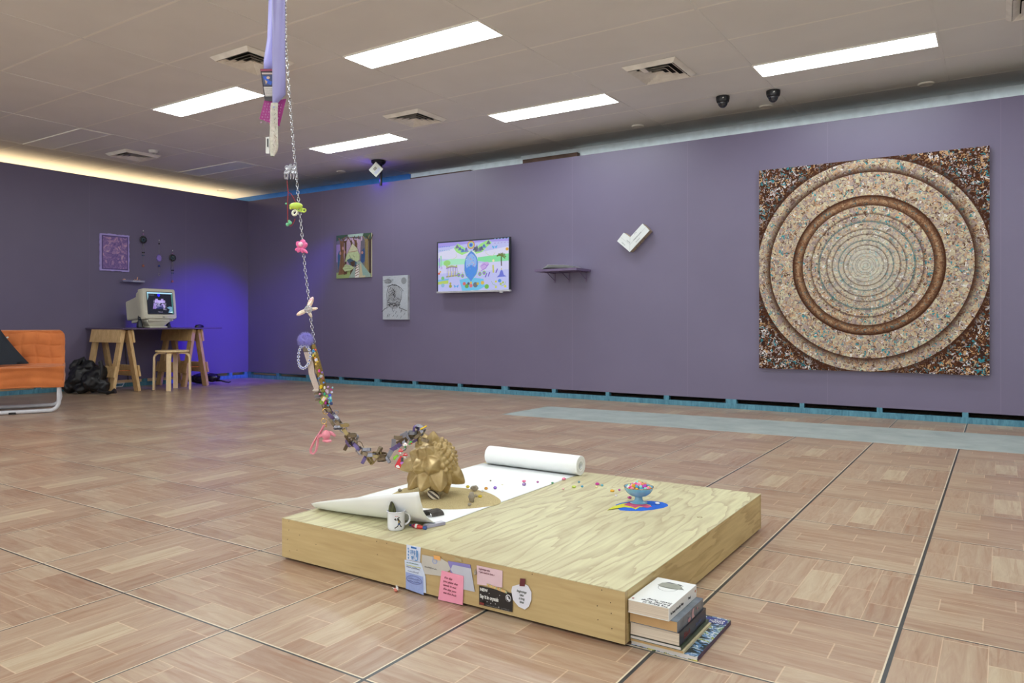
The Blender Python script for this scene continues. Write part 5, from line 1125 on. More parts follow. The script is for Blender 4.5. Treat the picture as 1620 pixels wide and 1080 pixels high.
def hanging(y, ztop, zdisc, zbot, label, lilac=False):
    X = WX + 0.015
    t = thing('wall_hanging', label, 'wall hanging', (X, y, zbot), 0, 'beaded hangings on the left wall')
    MB().tube([(X, y, ztop), (X, y, zdisc)], 0.002, 6).build('wire', SIL, t)
    for k in range(4 if not lilac else 1): MB().sph((X, y, ztop - 0.004 - k * 0.02), (0.006, 0.007, 0.008), 8, 6).build('bead', gem_mat(((200, 200, 206), (120, 110, 130), (170, 110, 170), (110, 110, 120))[k]), t, smooth=True)
    if lilac:
        star = []
        for i in range(24):
            a = 2 * PI * i / 24; r = 0.040 if i % 2 else 0.026; star.append((r * math.cos(a) * 0.95, r * math.sin(a) * 1.15))
        MB().prism(star, (X - 0.006, y, zdisc), EY, EZ, (0.012, 0, 0)).build('spiked_star', mat('lilac_felt', (150, 130, 214), 0.7), t)
        MB().sph((X, y, ztop - 0.045), 0.010, 10, 8).build('bead', BEAD, t, smooth=True)
        MB().lathe([(0, 0.018), (0.016, -0.01), (0, -0.012)], (X, y, zdisc - 0.095), 10).build('blue_cone', mat('blue_glass', (56, 70, 150), 0.2), t, smooth=True)
        MB().tube([(X, y, zdisc), (X, y, zbot + 0.02)], 0.0015, 6).build('wire', SIL, t)
        MB().torus((X, y, zbot + 0.012), 0.013, 0.0025, (1, 0, 0)).build('ring', SIL, t, smooth=True)
        return
    for i in range(12):
        a = 2 * PI * i / 12
        MB().sph((X, y + 0.034 * math.cos(a), zdisc + 0.034 * math.sin(a)), (0.009, 0.013, 0.013), 8, 6).build('disc_bead', BEAD, t, smooth=True)
    for i in range(7):
        a = 2 * PI * i / 7; MB().sph((X + 0.004, y + 0.018 * math.cos(a), zdisc + 0.018 * math.sin(a)), (0.009, 0.010, 0.010), 8, 6).build('disc_bead', gem_mat((60, 84, 96)), t, smooth=True)
    MB().sph((X + 0.008, y, zdisc), 0.010, 8, 6).build('disc_bead', BEAD, t, smooth=True)
    for sd in (-1, 1):
        MB().tube([(X, y, zdisc - 0.04), (X, y + sd * 0.012, zdisc - 0.10), (X, y + sd * 0.026, zdisc - 0.135)], 0.0018, 6).build('wire', SIL, t)
        MB().tube([(X, y + sd * 0.008, zdisc - 0.15), (X, y + sd * 0.01, zdisc - 0.20)], 0.0015, 6).build('wire', SIL, t)
        MB().sph((X, y + sd * 0.009, zdisc - 0.155), 0.008, 8, 6).build('bead', BEAD, t, smooth=True)
        MB().sph((X, y + sd * 0.010, zdisc - 0.19), (0.005, 0.005, 0.010), 8, 6).build('bead', gem_mat((70, 100, 130)), t, smooth=True)
    MB().tube([(X, y, zdisc - 0.04), (X, y, zbot + 0.03)], 0.0012, 6).build('wire', SIL, t)
    st = [((0.022 if i % 2 == 0 else 0.009) * math.sin(2 * PI * i / 10), (0.022 if i % 2 == 0 else 0.009) * math.cos(2 * PI * i / 10)) for i in range(10)]
    MB().prism(st, (X - 0.002, y, zbot + 0.018), EY, EZ, (0.004, 0, 0)).build('star', mat('copper_star', (180, 110, 90), 0.4, 0.4), t)
hanging(5.090, 1.868, 1.757, 1.425, 'leftmost beaded wall hanging with a black disc and copper star, above the monitor')
hanging(5.292, 1.772, 1.55, 1.335, 'middle wall hanging with a lilac spiked star and blue cone, above the monitor', True)
hanging(5.470, 1.660, 1.565, 1.255, 'rightmost beaded wall hanging with a black disc, lowest of the three')
t = thing('acrylic_ledge', 'small clear acrylic ledge under the pink painting on the left wall', 'ledge', (WX, 4.95, 1.235))
n = NT('acrylic'); n.set(color=lin((190, 190, 230)), rough=0.15, trans=0.6, ior=1.4)
MB().box(WX + 0.001, WX + 0.07, 4.81, 5.085, 1.238, 1.243).build('tray', n.m, t); MB().box(WX + 0.066, WX + 0.07, 4.81, 5.085, 1.2432, 1.262).build('front_lip', n.m, t)
MB().box(WX + 0.0701, WX + 0.0706, 4.93, 5.075, 1.240, 1.260).build('label_strip', mat('pale_label', (168, 168, 190), 0.5), t)
SKIN = mat('peach_clay', (214, 160, 130), 0.5)
for k, (y, lab) in enumerate(((4.845, 'peach clay trinket like a small face at the left end of the clear ledge'), (4.885, 'peach clay twig trinket second from the left on the clear ledge'), (4.935, 'small peach clay pebble in the middle of the clear ledge'), (4.985, 'tall peach clay twig figure sticking up on the clear ledge'), (5.03, 'peach clay arch trinket on the clear ledge beside the tall twig'), (5.065, 'peach clay knot trinket at the right end of the clear ledge'))):
    p = V((WX + 0.035, y, 1.2435)); mb = MB()
    if k in (0, 2): mb.sph(p + V((0, 0, 0.016 if k == 0 else 0.01)), (0.014, 0.02 if k == 0 else 0.011, 0.015 if k == 0 else 0.0095), 12, 8); mb.sph(p + V((0.008, 0.006, 0.016 if k == 0 else 0.008)), (0.006, 0.006, 0.005), 8, 6)
    elif k == 3: mb.tube([p + V((0, -0.02, 0.004)), p + V((0, 0, 0.02)), p + V((0, 0.02, 0.03)), p + V((0, 0.018, 0.048)), p + V((0, 0.026, 0.058))], [0.005, 0.006, 0.005, 0.005, 0.003], 8); mb.tube([p + V((0, 0, 0.02)), p + V((0, -0.018, 0.03))], [0.005, 0.003], 8)
    elif k == 4: mb.tube([p + V((0, 0.016 * math.cos(PI * i / 8), 0.004 + 0.02 * math.sin(PI * i / 8))) for i in range(9)], 0.0042, 8)
    else: mb.tube([p + V((0, -0.02, 0.005)), p + V((0, -0.006, 0.013)), p + V((0, 0.008, 0.006)), p + V((0, 0.02, 0.014))], [0.005, 0.006, 0.005, 0.004], 8); mb.sph(p + V((0, 0.004, 0.014)), 0.007, 8, 6)
    tag(mb.build('clay_trinket', SKIN, smooth=True), lab, 'trinket', 'peach clay trinkets on the clear ledge')

# ------------------------------------------------------------------ desk, trestles, stool
DX0, DX1, DY0, DY1, DZ0, DZ1 = WX + 0.005, -7.88, 4.415, 5.63, 0.684, 0.700
t = thing('desk_top', 'thin dark purple desk board lying across two wooden trestles', 'desk', (DX0, DY0, DZ0))
MB().box(DX0, DX1, DY0, DY1, DZ0, DZ1).build('board', mat('purple_board', (92, 78, 104), 0.35), t, bevel=0.001)
MB().tube([(WX + 0.02, 4.95, DZ0 - 0.001), (WX + 0.02, 4.9, 0.6), (WX + 0.02, 4.86, 0.5), (WX + 0.02, 4.88, 0.3), (WX + 0.02, 4.9, 0.08)], 0.004, 6).build('cable', BLACK, t, smooth=True)
def trestle(yc, wood, label, x0=-8.52, x1=-7.93):
    t = thing('wooden_trestle', label, 'trestle', ((x0 + x1) / 2, yc, 0), 0, 'pine trestles under the desk')
    zt = DZ0 - 0.002; sp = 0.145
    for s in (-1, 1):
        sl = V((0, s * (sp - 0.025), -zt)).normalized(); th = V((0, sl.z * -1 * s, 0)); nn = V((0, -sl.z, sl.y)).normalized()
        for x in (x1 - 0.045, x0 + 0.045):
            a = V((x, yc + s * 0.028, zt - 0.004)); b = V((x, yc + s * sp, 0.006))
            MB().bar(a, b, (0.042, 0, 0), nn * 0.016).build('leg', wood, t, bevel=0.001)
        off = nn * (0.016 + 0.011) * (s if nn.y > 0 else -s)
        def onleg(z): return V((0, yc + s * (0.028 + (sp - 0.028) * (zt - z) / zt), z))
        a, b = onleg(zt - 0.004), onleg(zt - 0.145)
        xm = (x0 + x1) / 2; hl = (x1 - x0) / 2
        MB().obox((a + b) / 2 + V((xm, 0, 0)) + off, (hl + 0.012, 0, 0), (b - a) / 2, nn * 0.0105).build('apron_board', wood, t, bevel=0.001)
        a, b = onleg(0.285), onleg(0.165)
        MB().obox((a + b) / 2 + V((xm, 0, 0)) + off, (hl + 0.012, 0, 0), (b - a) / 2, nn * 0.0105).build('lower_board', wood, t, bevel=0.001)
    MB().tube([(x1 - 0.12, yc - 0.115, 0.23), (x1 - 0.10, yc + 0.0, 0.235), (x1 - 0.12, yc + 0.115, 0.23)], 0.004, 6).build('orange_cord', mat('orange_cord', (216, 120, 60), 0.6), t)
trestle(4.485, PINE, 'left pine trestle under the desk, beside the black bag')
trestle(5.33, PINE2, 'right pine trestle under the desk, behind the stool and lit blue')
SC_ = V((-7.822, 4.945, 0))
t = thing('round_stool', 'round birch plywood stool with four bent legs in front of the desk', 'stool', SC_)
MB().lathe([(0, 0.428), (0.172, 0.428), (0.176, 0.431), (0.176, 0.446), (0.172, 0.449), (0, 0.449)], SC_, 40).build('seat', BIRCH, t, smooth=40)
for k in range(4):
    a = math.radians(-45 + 90 * k + 2); d = V((math.cos(a), math.sin(a), 0)); tn = V((-d.y, d.x, 0)) * 0.024
    pts = [SC_ + d * 0.07 + UP * 0.416, SC_ + d * 0.13 + UP * 0.416] + [SC_ + d * (0.13 + 0.055 * math.sin(q)) + UP * (0.416 - 0.055 + 0.055 * math.cos(q)) for q in (0.35, 0.7, 1.05, 1.4, 1.57)] + [SC_ + d * 0.187 + UP * 0.2, SC_ + d * 0.19 + UP * 0.003]
    MB().band(pts, tn, 0.020).build('leg', BIRCH, t, smooth=40)

# ------------------------------------------------------------------ monitor and things on the desk
MM = M.Translation((-8.00, 4.912, 0.972)) @ M.Rotation(math.radians(4), 4, 'Z') @ M.Rotation(math.radians(-7), 4, 'Y')
BEIGE = mat('beige_plastic', (206, 202, 184), 0.45, var=0.02)
t = thing('crt_monitor', 'beige bulky tube monitor tilted back on the desk, showing pale figures on black', 'monitor', (-8.1, 4.885, DZ1))
def rr(x, w_, h_, r, zo=0.0, n_=6):
    pts = []
    for cx_, cz_, a0 in ((w_ - r, h_ - r, 0), (-w_ + r, h_ - r, PI / 2), (-w_ + r, -h_ + r, PI), (w_ - r, -h_ + r, 1.5 * PI)):
        for i in range(n_): a = a0 + PI / 2 * i / (n_ - 1); pts.append(MM @ V((x, cx_ + r * math.cos(a), cz_ + r * math.sin(a) + zo)))
    return pts
MB().loft([rr(0.0, 0.198, 0.166, 0.02), rr(-0.012, 0.206, 0.174, 0.022), rr(-0.09, 0.206, 0.174, 0.022), rr(-0.10, 0.198, 0.168, 0.022)]).build('front_housing', BEIGE, t, smooth=40)
MB().loft([rr(-0.1005, 0.190, 0.160, 0.02), rr(-0.16, 0.182, 0.150, 0.02, -0.004), rr(-0.21, 0.155, 0.128, 0.02, -0.02), rr(-0.42, 0.138, 0.112, 0.02, -0.030)]).build('rear_housing', BEIGE, t, smooth=40)
mb = MB(); mb.loft([rr(0.0008, 0.168, 0.130, 0.012, 0.008), rr(0.0012, 0.166, 0.128, 0.012, 0.008)]); mb.build('screen_surround', mat('dark_grey_plastic', (70, 70, 66), 0.4), t)
pi = Pic(MM @ V((0.002, -0.160, -0.114)), MM.to_3x3() @ V((0, 1, 0)), MM.to_3x3() @ V((0, 0, 1)), 0.0001)
pi.rect(0, 0, 0.32, 0.244, (16, 20, 32)); pi.rect(0, 0.228, 0.32, 0.244, (150, 190, 210)); pi.rect(0.305, 0.0, 0.32, 0.23, (60, 110, 110)); pi.poly([(0, 0.15), (0.016, 0.19), (0.016, 0.23), (0, 0.23)], (120, 160, 170))
pi.scribble(0.02, 0.212, 0.07, 0.004, (170, 180, 190), 0.001); 
for (x, y, w_, h_) in ((0.09, 0.125, 0.13, 0.03), (0.10, 0.155, 0.03, 0.016), (0.17, 0.155, 0.03, 0.016)): pi.rect(x, y, x + w_, y + h_, (150, 130, 190))
pi.poly([(0.06, 0.055), (0.075, 0.12), (0.10, 0.125), (0.12, 0.10), (0.10, 0.055)], (116, 96, 160)); pi.poly([(0.16, 0.10), (0.19, 0.12), (0.22, 0.09), (0.20, 0.05)], (150, 130, 190)); pi.poly([(0.10, 0.10), (0.19, 0.10), (0.20, 0.06), (0.11, 0.055)], (36, 40, 90))
for i in range(16): pi.line([(0.07 + rn.random() * 0.16, 0.06 + rn.random() * 0.1) for _ in range(3)], 0.0012, (176, 170, 214))
for k in range(4): pi.scribble(0.19, 0.10 - 0.018 * k, 0.04, 0.006, (200, 196, 220), 0.0014)
pi.scribble(0.12, 0.022, 0.06, 0.004, (150, 150, 170), 0.001); pi.scribble(0.13, 0.012, 0.05, 0.004, (120, 110, 160), 0.001); pi.line([(0.2, 0.118), (0.235, 0.121)], 0.0015, (170, 170, 200))
pi.poly([(0.235, 0.07), (0.27, 0.085), (0.305, 0.08), (0.305, 0.01), (0.25, 0.012), (0.27, 0.05)], (96, 130, 160)); pi.poly([(0.26, 0.015), (0.305, 0.03), (0.305, 0.01)], (170, 200, 205))
pi.ell(0.143, 0.212, 0.017, 0.017, (26, 20, 236)); pi.build('screen_image', attr_mat('crt_image', emit=1.3, rough=0.15), t)  # blue disc: the spotlight's reflection painted into the screen image
bq = lambda p: MM @ V(p)
MB().obox(bq((0.0012, 0.03, -0.150)), MM.to_3x3() @ V((0.0006, 0, 0)), MM.to_3x3() @ V((0, 0.014, 0)), MM.to_3x3() @ V((0, 0, 0.004))).build('badge', mat('badge_grey', (96, 96, 110), 0.4), t)
R3 = MM.to_3x3()
MB().obox(bq((-0.05, 0.0, -0.185)), R3 @ V((0.045, 0, 0)), R3 @ V((0, 0.155, 0)), R3 @ V((0, 0, 0.010))).build('control_strip', BEIGE, t, bevel=0.003)
MB().obox(bq((-0.005, 0.12, -0.185)), R3 @ V((0.003, 0, 0)), R3 @ V((0, 0.018, 0)), R3 @ V((0, 0, 0.004))).build('power_button', mat('button_grey', (150, 148, 140), 0.4), t)
mb = MB(); mb.loft([[V((-8.10 + a * sx_, 4.885 + b * sy_, z)) for a, b in ((1, -1), (1, 1), (-1, 1), (-1, -1))] for sx_, sy_, z in ((0.075, 0.085, DZ1 + 0.018), (0.09, 0.10, DZ1 + 0.035), (0.11, 0.14, DZ1 + 0.075), (0.11, 0.14, DZ1 + 0.088))]); mb.build('swivel_neck', BEIGE, t, smooth=40)
MB().box(-8.20, -7.985, 4.78, 4.99, DZ1, DZ1 + 0.018).build('base_plate', BEIGE, t, bevel=0.004)
MB().obox(bq((-0.27, 0, -0.155)), R3 @ V((0.13, 0, 0)), R3 @ V((0, 0.10, 0)), R3 @ V((0, 0, 0.02))).build('rear_foot', BEIGE, t, bevel=0.006)
def cat(p, s, m, label, yaw):
    q = M.Rotation(yaw, 3, 'Z'); p = V(p); f = lambda x, y, z: p + q @ V((x * s, y * s, z * s))
    mb = MB(); mb.loft([[f(0.0 + a * math.cos(k) + o_, b * math.sin(k), z) for k in [2 * PI * j / 16 for j in range(16)]] for a, b, o_, z in ((0.030, 0.026, 0, 0.0), (0.036, 0.031, 0, 0.012), (0.034, 0.029, -0.002, 0.035), (0.024, 0.023, 0.004, 0.06), (0.017, 0.017, 0.008, 0.075), (0.016, 0.016, 0.010, 0.083))])
    mb.sph(f(0.012, 0, 0.096), (0.020 * s, 0.022 * s, 0.019 * s), 14, 10, q)
    for sd in (-1, 1):
        mb.lathe([(0, 0.022 * s), (0.008 * s, 0), (0, -0.004 * s)], f(0.006, sd * 0.014, 0.110), 6); mb.sph(f(0.028, sd * 0.011, 0.008), (0.012 * s, 0.008 * s, 0.008 * s), 8, 6, q)
        mb.tube([f(0.022, sd * 0.010, 0.05), f(0.028, sd * 0.010, 0.02), f(0.030, sd * 0.010, 0.004)], 0.007 * s, 8)
    mb.tube([f(-0.03, 0.01, 0.006), f(-0.025, 0.035, 0.008), f(0.005, 0.042, 0.008)], [0.007 * s, 0.006 * s, 0.004 * s], 8)
    mb.sph(f(0.030, 0, 0.092), (0.007 * s, 0.009 * s, 0.006 * s), 8, 6, q)
    o = mb.build('cat_figurine', m, smooth=True); r_ = o.modifiers.new('r', 'REMESH'); r_.mode = 'VOXEL'; r_.voxel_size = 0.0025; r_.use_smooth_shade = True
    tag(o, label, 'figurine', 'black cat figurines on the desk')
p = onz(219, 518.5, DZ1); cat((-8.07, 4.71, DZ1), 1.10, mat('black_ceramic', (30, 34, 44), 0.3), 'seated black cat figurine at the left of the beige monitor', -0.4)
cat((-8.12, 5.085, DZ1), 0.86, mat('black_ceramic', (30, 34, 44), 0.3), 'seated black cat figurine lit blue, right of the monitor base', -0.4)
t = thing('computer_mouse', 'small black computer mouse at the right end of the desk', 'mouse', (-8.02, 5.42, DZ1))
mb = MB(); mb.loft([[V((-8.02 + a * math.cos(k), 5.42 + b * math.sin(k), DZ1 + z)) for k in [2 * PI * j / 20 for j in range(20)]] for a, b, z in ((0.032, 0.055, 0.0), (0.034, 0.058, 0.008), (0.030, 0.050, 0.022), (0.018, 0.034, 0.032), (0.006, 0.012, 0.035))]); mb.build('shell', BLACK, t, smooth=True)
MB().tube([(-8.02, 5.37, DZ1 + 0.03), (-8.02, 5.385, DZ1 + 0.036)], 0.004, 8).build('scroll_wheel', mat('dark_grey_metal', (90, 90, 95), 0.3, 0.6), t)

# ------------------------------------------------------------------ black bags on the floor
LEATH = mat('black_leather', (24, 24, 28), 0.38, bump=0.15, scale=40)
def soft(name, balls, m, vox=0.012, disp=0.02, parent=None, size=0.09):
    mb = MB()
    for c, r in balls: mb.sph(c, r, 14, 10)
    o = mb.build(name, m, parent, smooth=True)
    r_ = o.modifiers.new('r', 'REMESH'); r_.mode = 'VOXEL'; r_.voxel_size = vox; r_.use_smooth_shade = True
    if disp:
        tx = bpy.data.textures.new('clouds_' + name, 'CLOUDS'); tx.noise_scale = size
        d = o.modifiers.new('d', 'DISPLACE'); d.texture = tx; d.strength = disp; d.mid_level = 0.5
    s_ = o.modifiers.new('s', 'SMOOTH'); s_.iterations = 2
    return o
def bw(u, v, dd): return at(u, v, dd)
D0 = 8.05
t = thing('black_bag', 'large slumped black bag with handles against the left trestle, beside the orange sofa', 'bag', at(140, 622, D0))
soft('bag_body', [(at(128, 598, D0), (0.12, 0.12, 0.15)), (at(148, 603, D0 - 0.05), (0.12, 0.12, 0.12)), (at(112, 610, D0), (0.10, 0.10, 0.07)), (at(157, 590, D0), (0.10, 0.09, 0.09)), (at(122, 580, D0 + 0.05), (0.07, 0.07, 0.09)), (at(160, 610, D0 - 0.05), (0.10, 0.09, 0.08)), (at(130, 615, D0 - 0.08), (0.08, 0.08, 0.05)), (at(140, 578, D0), (0.06, 0.06, 0.06))], LEATH, 0.012, 0.05, t, 0.07)
MB().tube([at(121, 585, D0), at(123, 577, D0 - 0.03), at(127, 570, D0 - 0.02), at(132, 567, D0), at(134, 571, D0), at(131, 578, D0), at(128, 584, D0)], [0.02, 0.022, 0.024, 0.026, 0.026, 0.022, 0.018], 8).build('handle', LEATH, t, smooth=True)
MB().tube([at(158, 600, D0 - 0.15), at(161, 590, D0 - 0.15), at(161, 580, D0 - 0.15), at(159, 571, D0 - 0.15), at(157, 572, D0 - 0.15), at(158, 580, D0 - 0.15)], [0.02, 0.018, 0.018, 0.018, 0.014, 0.01], 8).build('handle', LEATH, t, smooth=True)
MB().tube([at(156, 617, D0 - 0.2), at(163, 619.5, D0 - 0.22), at(170, 621, D0 - 0.25), at(176, 620.5, D0 - 0.25), at(182, 618, D0 - 0.25)], [0.02, 0.014, 0.022, 0.014, 0.03], 8).build('strap', LEATH, t, smooth=True)
D1 = 9.2
t = thing('black_bag', 'black bag with a trailing strap lying behind the right trestle', 'bag', at(325, 604, D1))
soft('bag_body', [(at(318, 598, D1), (0.13, 0.10, 0.06)), (at(335, 597, D1), (0.12, 0.09, 0.05)), (at(305, 599, D1), (0.07, 0.08, 0.04))], LEATH, 0.012, 0.04, t, 0.06)
MB().tube([at(342, 602, D1), at(350, 602, D1 - 0.1), at(357, 604, D1 - 0.1), at(362, 604.5, D1 - 0.1), at(365, 603.5, D1 - 0.1)], [0.012, 0.01, 0.008, 0.008, 0.006], 6).build('strap', LEATH, t, smooth=True)
MB().tube([V((WX + 0.06, 4.35, 0.008)), V((WX + 0.12, 4.55, 0.008)), V((WX + 0.25, 4.7, 0.03)), V((WX + 0.15, 4.78, 0.06)), V((WX + 0.06, 4.7, 0.05)), V((WX + 0.05, 4.6, 0.01))], 0.006, 6).build('white_cable', WHITE, smooth=True)
tag(bpy.data.objects['white_cable'], 'white cable coiled on the floor under the left trestle', 'cable')

# ------------------------------------------------------------------ orange sofa
SF = V((-6.70, 3.22, 0)); se = V((-0.45, -0.893, 0)).normalized(); sb = V((-0.893, 0.45, 0)).normalized()
def sp3(a, b, z): return SF + se * a + sb * b + UP * z      # a along the width, b towards the back
n = NT('orange_quilt'); cc_ = n.coord('Object'); f, _ = n.noise(cc_, 160, 2); f2, _ = n.noise(cc_, 7, 3)
n.set(color=n.ramp(f2, [(0.3, lin((190, 104, 50))), (0.7, lin((212, 122, 62)))]), rough=0.8, sheen=0.2); n.bump(f, 0.3, 0.002); ORANGE = n.m
t = thing('sofa', 'orange quilted fabric sofa on a white tubular frame, cut off by the left edge', 'sofa', SF)
SWD = 1.19
def quilt(fn, nu, nv, uu, vv, name, thick=0.03, amp=0.010, wr=0.0, seams=0.11):
    mb = MB(); vs = []; rq = random.Random(2)
    for i in range(nu + 1):
        for j in range(nv + 1):
            a, b = uu * i / nu, vv * j / nv
            p, nrm_ = fn(a, b)
            h = 0
            if seams:
                wa = 0.008 * math.sin(b * 23); wb = 0.008 * math.sin(a * 19)
                h = amp * min(1, a / 0.03) * (abs(math.sin(PI * (a + wa) / seams)) ** 0.35) * (abs(math.sin(PI * (b + wb) / seams)) ** 0.35)
            h += wr * (math.sin(b * 55 + 2.2 * math.sin(a * 4.1)) * 0.5 + math.sin(b * 90 + 3 * math.sin(a * 6)) * 0.4)
            vs.append(V(p) + V(nrm_) * h)
    mb.add(vs, [(i * (nv + 1) + j, (i + 1) * (nv + 1) + j, (i + 1) * (nv + 1) + j + 1, i * (nv + 1) + j + 1) for i in range(nu) for j in range(nv)])
    o = mb.build(name, ORANGE, t, smooth=80); s_ = o.modifiers.new('t', 'SOLIDIFY'); s_.thickness = thick; s_.offset = -1
    return o
def backf(a, b):   # a from the visible end leftwards, b from seat level up and over the top
    cr = 0.07; z = 0.34 + b; bb = 0.50 + 0.10 * (b / 0.36)
    if b > 0.345: d = b - 0.345; bb += d * 2.2; z = 0.685 + d * 0.7
    aa = a
    zmax = 0.70
    # rounded outer top corner
    if a < cr and z > zmax - cr:
        k_ = min(1, (z - (zmax - cr)) / cr); lim = cr - cr * math.sqrt(max(0, 1 - k_ * k_)); aa = max(a, lim)
    return sp3(aa - 0.015, bb, z), -sb
quilt(backf, 170, 66, SWD + 0.03, 0.36, 'backrest_cover', 0.04, 0.017)
quilt(lambda a, b: (sp3(a - 0.015, b - 0.02, 0.385 - 0.03 * math.sin(PI * min(1, b / 0.55)) + 0.012 * math.sin(a * 5)), UP), 70, 40, SWD + 0.03, 0.56, 'seat_cover', 0.05, 0.008)
def frontf(a, b):
    sag = 0.012 * math.sin(a * 7) + 0.05 * math.sin(PI * min(1, a / 1.2)) * 0.6
    return sp3(a - 0.018, -0.035 + 0.02 * math.sin(b * 12), 0.392 - b * (1 + sag)), -sb
quilt(frontf, 90, 60, SWD + 0.036, 0.172, 'front_valance', 0.02, 0.0, 0.006, 0)
def sidef(a, b):   # closing strip at the visible end
    return sp3(-0.018, -0.035 + a, 0.392 - b), -se
quilt(sidef, 20, 20, 0.63, 0.165, 'side_valance', 0.012, 0.0, 0.003, 0)
def bside(a, b):
    return sp3(-0.016, 0.50 + 0.10 * b / 0.33 + a, 0.35 + b), -se
quilt(bside, 8, 20, 0.06, 0.27, 'backrest_side', 0.01, 0.0, 0.002, 0)
TUBE = mat('white_tube', (206, 206, 212), 0.3)
def arc(c, d0, d1, r, k_=6): return [c + d0 * r * math.cos(PI / 2 * i / k_) + d1 * r * math.sin(PI / 2 * i / k_) for i in range(k_ + 1)]
fr = [sp3(0.02, 0.0, 0.36), sp3(0.02, 0, 0.10)] + arc(sp3(0.09, 0, 0.088), -se, -UP, 0.07) + [sp3(0.6, 0, 0.018)] + arc(sp3(SWD - 0.09, 0, 0.088), -UP, se, 0.07) + [sp3(SWD - 0.02, 0, 0.36)]
MB().tube(fr, 0.0165, 12).build('front_frame', TUBE, t, smooth=True)
br = [sp3(0.03, 0.49, 0.33), sp3(0.03, 0.49, 0.20)] + arc(sp3(0.09, 0.49, 0.088), -se, -UP, 0.07) + [sp3(0.6, 0.49, 0.018)] + arc(sp3(SWD - 0.09, 0.49, 0.088), -UP, se, 0.07) + [sp3(SWD - 0.02, 0.49, 0.33)]
MB().tube(br, 0.0165, 12).build('rear_frame', TUBE, t, smooth=True)
for a in (0.35, 0.85): MB().obox(sp3(a, 0, 0.009), se * 0.025, sb * 0.017, UP * 0.009).build('foot_pad', BLACK, t)
t = thing('cushion', 'black cloth cushion slumped against the orange sofa backrest, cut off by the left edge', 'cushion', sp3(0.5, 0.3, 0.39))
NAVY = mat('black_cloth', (30, 36, 46), 0.85, bump=0.3, scale=120)
ctr = sp3(0.525, 0.34, 0.455); ax1 = (se * 0.93 * -0.94 + UP * -0.0).normalized(); up1 = (UP * 0.9 + sb * 0.42).normalized()
rot = M.Rotation(math.radians(34), 3, ax1.cross(up1).normalized()); ax1 = rot @ ax1; up1 = rot @ up1; nr1 = ax1.cross(up1)
mb = MB(); N_ = 16; vs = []
for sd in (-1, 1):
    for i in range(N_ + 1):
        for j in range(N_ + 1):
            a, b = -1 + 2 * i / N_, -1 + 2 * j / N_; h = 0.055 * ((1 - a ** 4) * (1 - b ** 4)) ** 0.5
            vs.append(ctr + ax1 * a * 0.20 * (1 - 0.04 * (1 - b * b)) + up1 * b * 0.20 * (1 - 0.04 * (1 - a * a)) + nr1 * h * sd)
fs = []
for s_ in range(2):
    for i in range(N_):
        for j in range(N_):
            b0 = s_ * (N_ + 1) ** 2 + i * (N_ + 1) + j; fs.append((b0, b0 + 1, b0 + N_ + 2, b0 + N_ + 1) if s_ else (b0, b0 + N_ + 1, b0 + N_ + 2, b0 + 1))
for v_ in vs: v_.z = max(v_.z, 0.402)
mb.add(vs, fs); mb.build('cover', NAVY, t, smooth=80)
MB().obox(ctr + ax1 * 0.202 + up1 * 0.10, ax1 * 0.008, up1 * 0.006, nr1 * 0.001).build('white_tag', WHITE, t)

# ------------------------------------------------------------------ things hanging from the ceiling
HD = 2.62            # forward distance of the hanging line
def h(u, v, dd=0.0): return at(u, v, HD + dd)
# lilac satin ribbon, two tails
SAT_SHADED = mat('lilac_satin_shaded', (146, 142, 196), 0.28, var=0.06, scale=8, sheen=0.3)  # front tail and knot: greyer copy, shading put into the colour
SAT_LIT = mat('lilac_satin_lit', (172, 170, 244), 0.28, var=0.06, scale=8, sheen=0.3)  # back tail: same satin, the light on it put into the colour
rt = h(438, -40); top = V((rt.x, rt.y, CEIL))
t = thing('satin_ribbon', 'long lilac satin ribbon hanging from the ceiling in two tails', 'ribbon', (rt.x, rt.y, h(438, 168).z))
def tail(L, wd0, name, dd):
    mb = MB(); vs = []; k = len(L); m_ = 6
    for i, (u0, u1, v) in enumerate(L):
        for j in range(m_ + 1):
            s = j / m_; p = h(u0 + (u1 - u0) * s, v, dd + 0.006 * math.sin(s * PI * 1.3 + i * 0.5)); vs.append(p)
    mb.add(vs, [(i * (m_ + 1) + j, i * (m_ + 1) + j + 1, (i + 1) * (m_ + 1) + j + 1, (i + 1) * (m_ + 1) + j) for i in range(k - 1) for j in range(m_)])
    o = mb.build(name, SAT_SHADED if name == 'front_tail' else SAT_LIT, t, smooth=70); s_ = o.modifiers.new('t', 'SOLIDIFY'); s_.thickness = 0.0012; return o
zc = CEIL
vtop = CY - (zc - CAMZ) / HD * F_PX
tail([(436, 448, vtop), (432, 450, -200), (430, 451, 0), (430.5, 451.3, 40), (431, 451.5, 90), (431.2, 452, 120), (431.2, 452, 150), (431.4, 441, 161), (432.5, 436, 168), (433.5, 434.5, 172)], 0, 'front_tail', 0.0)
tail([(434, 442, vtop), (426, 440, -200), (425, 434, 0), (424, 433, 30), (423, 432, 60), (420, 432, 80), (417.5, 432, 95), (417.5, 432, 110)], 0, 'back_tail', 0.03)
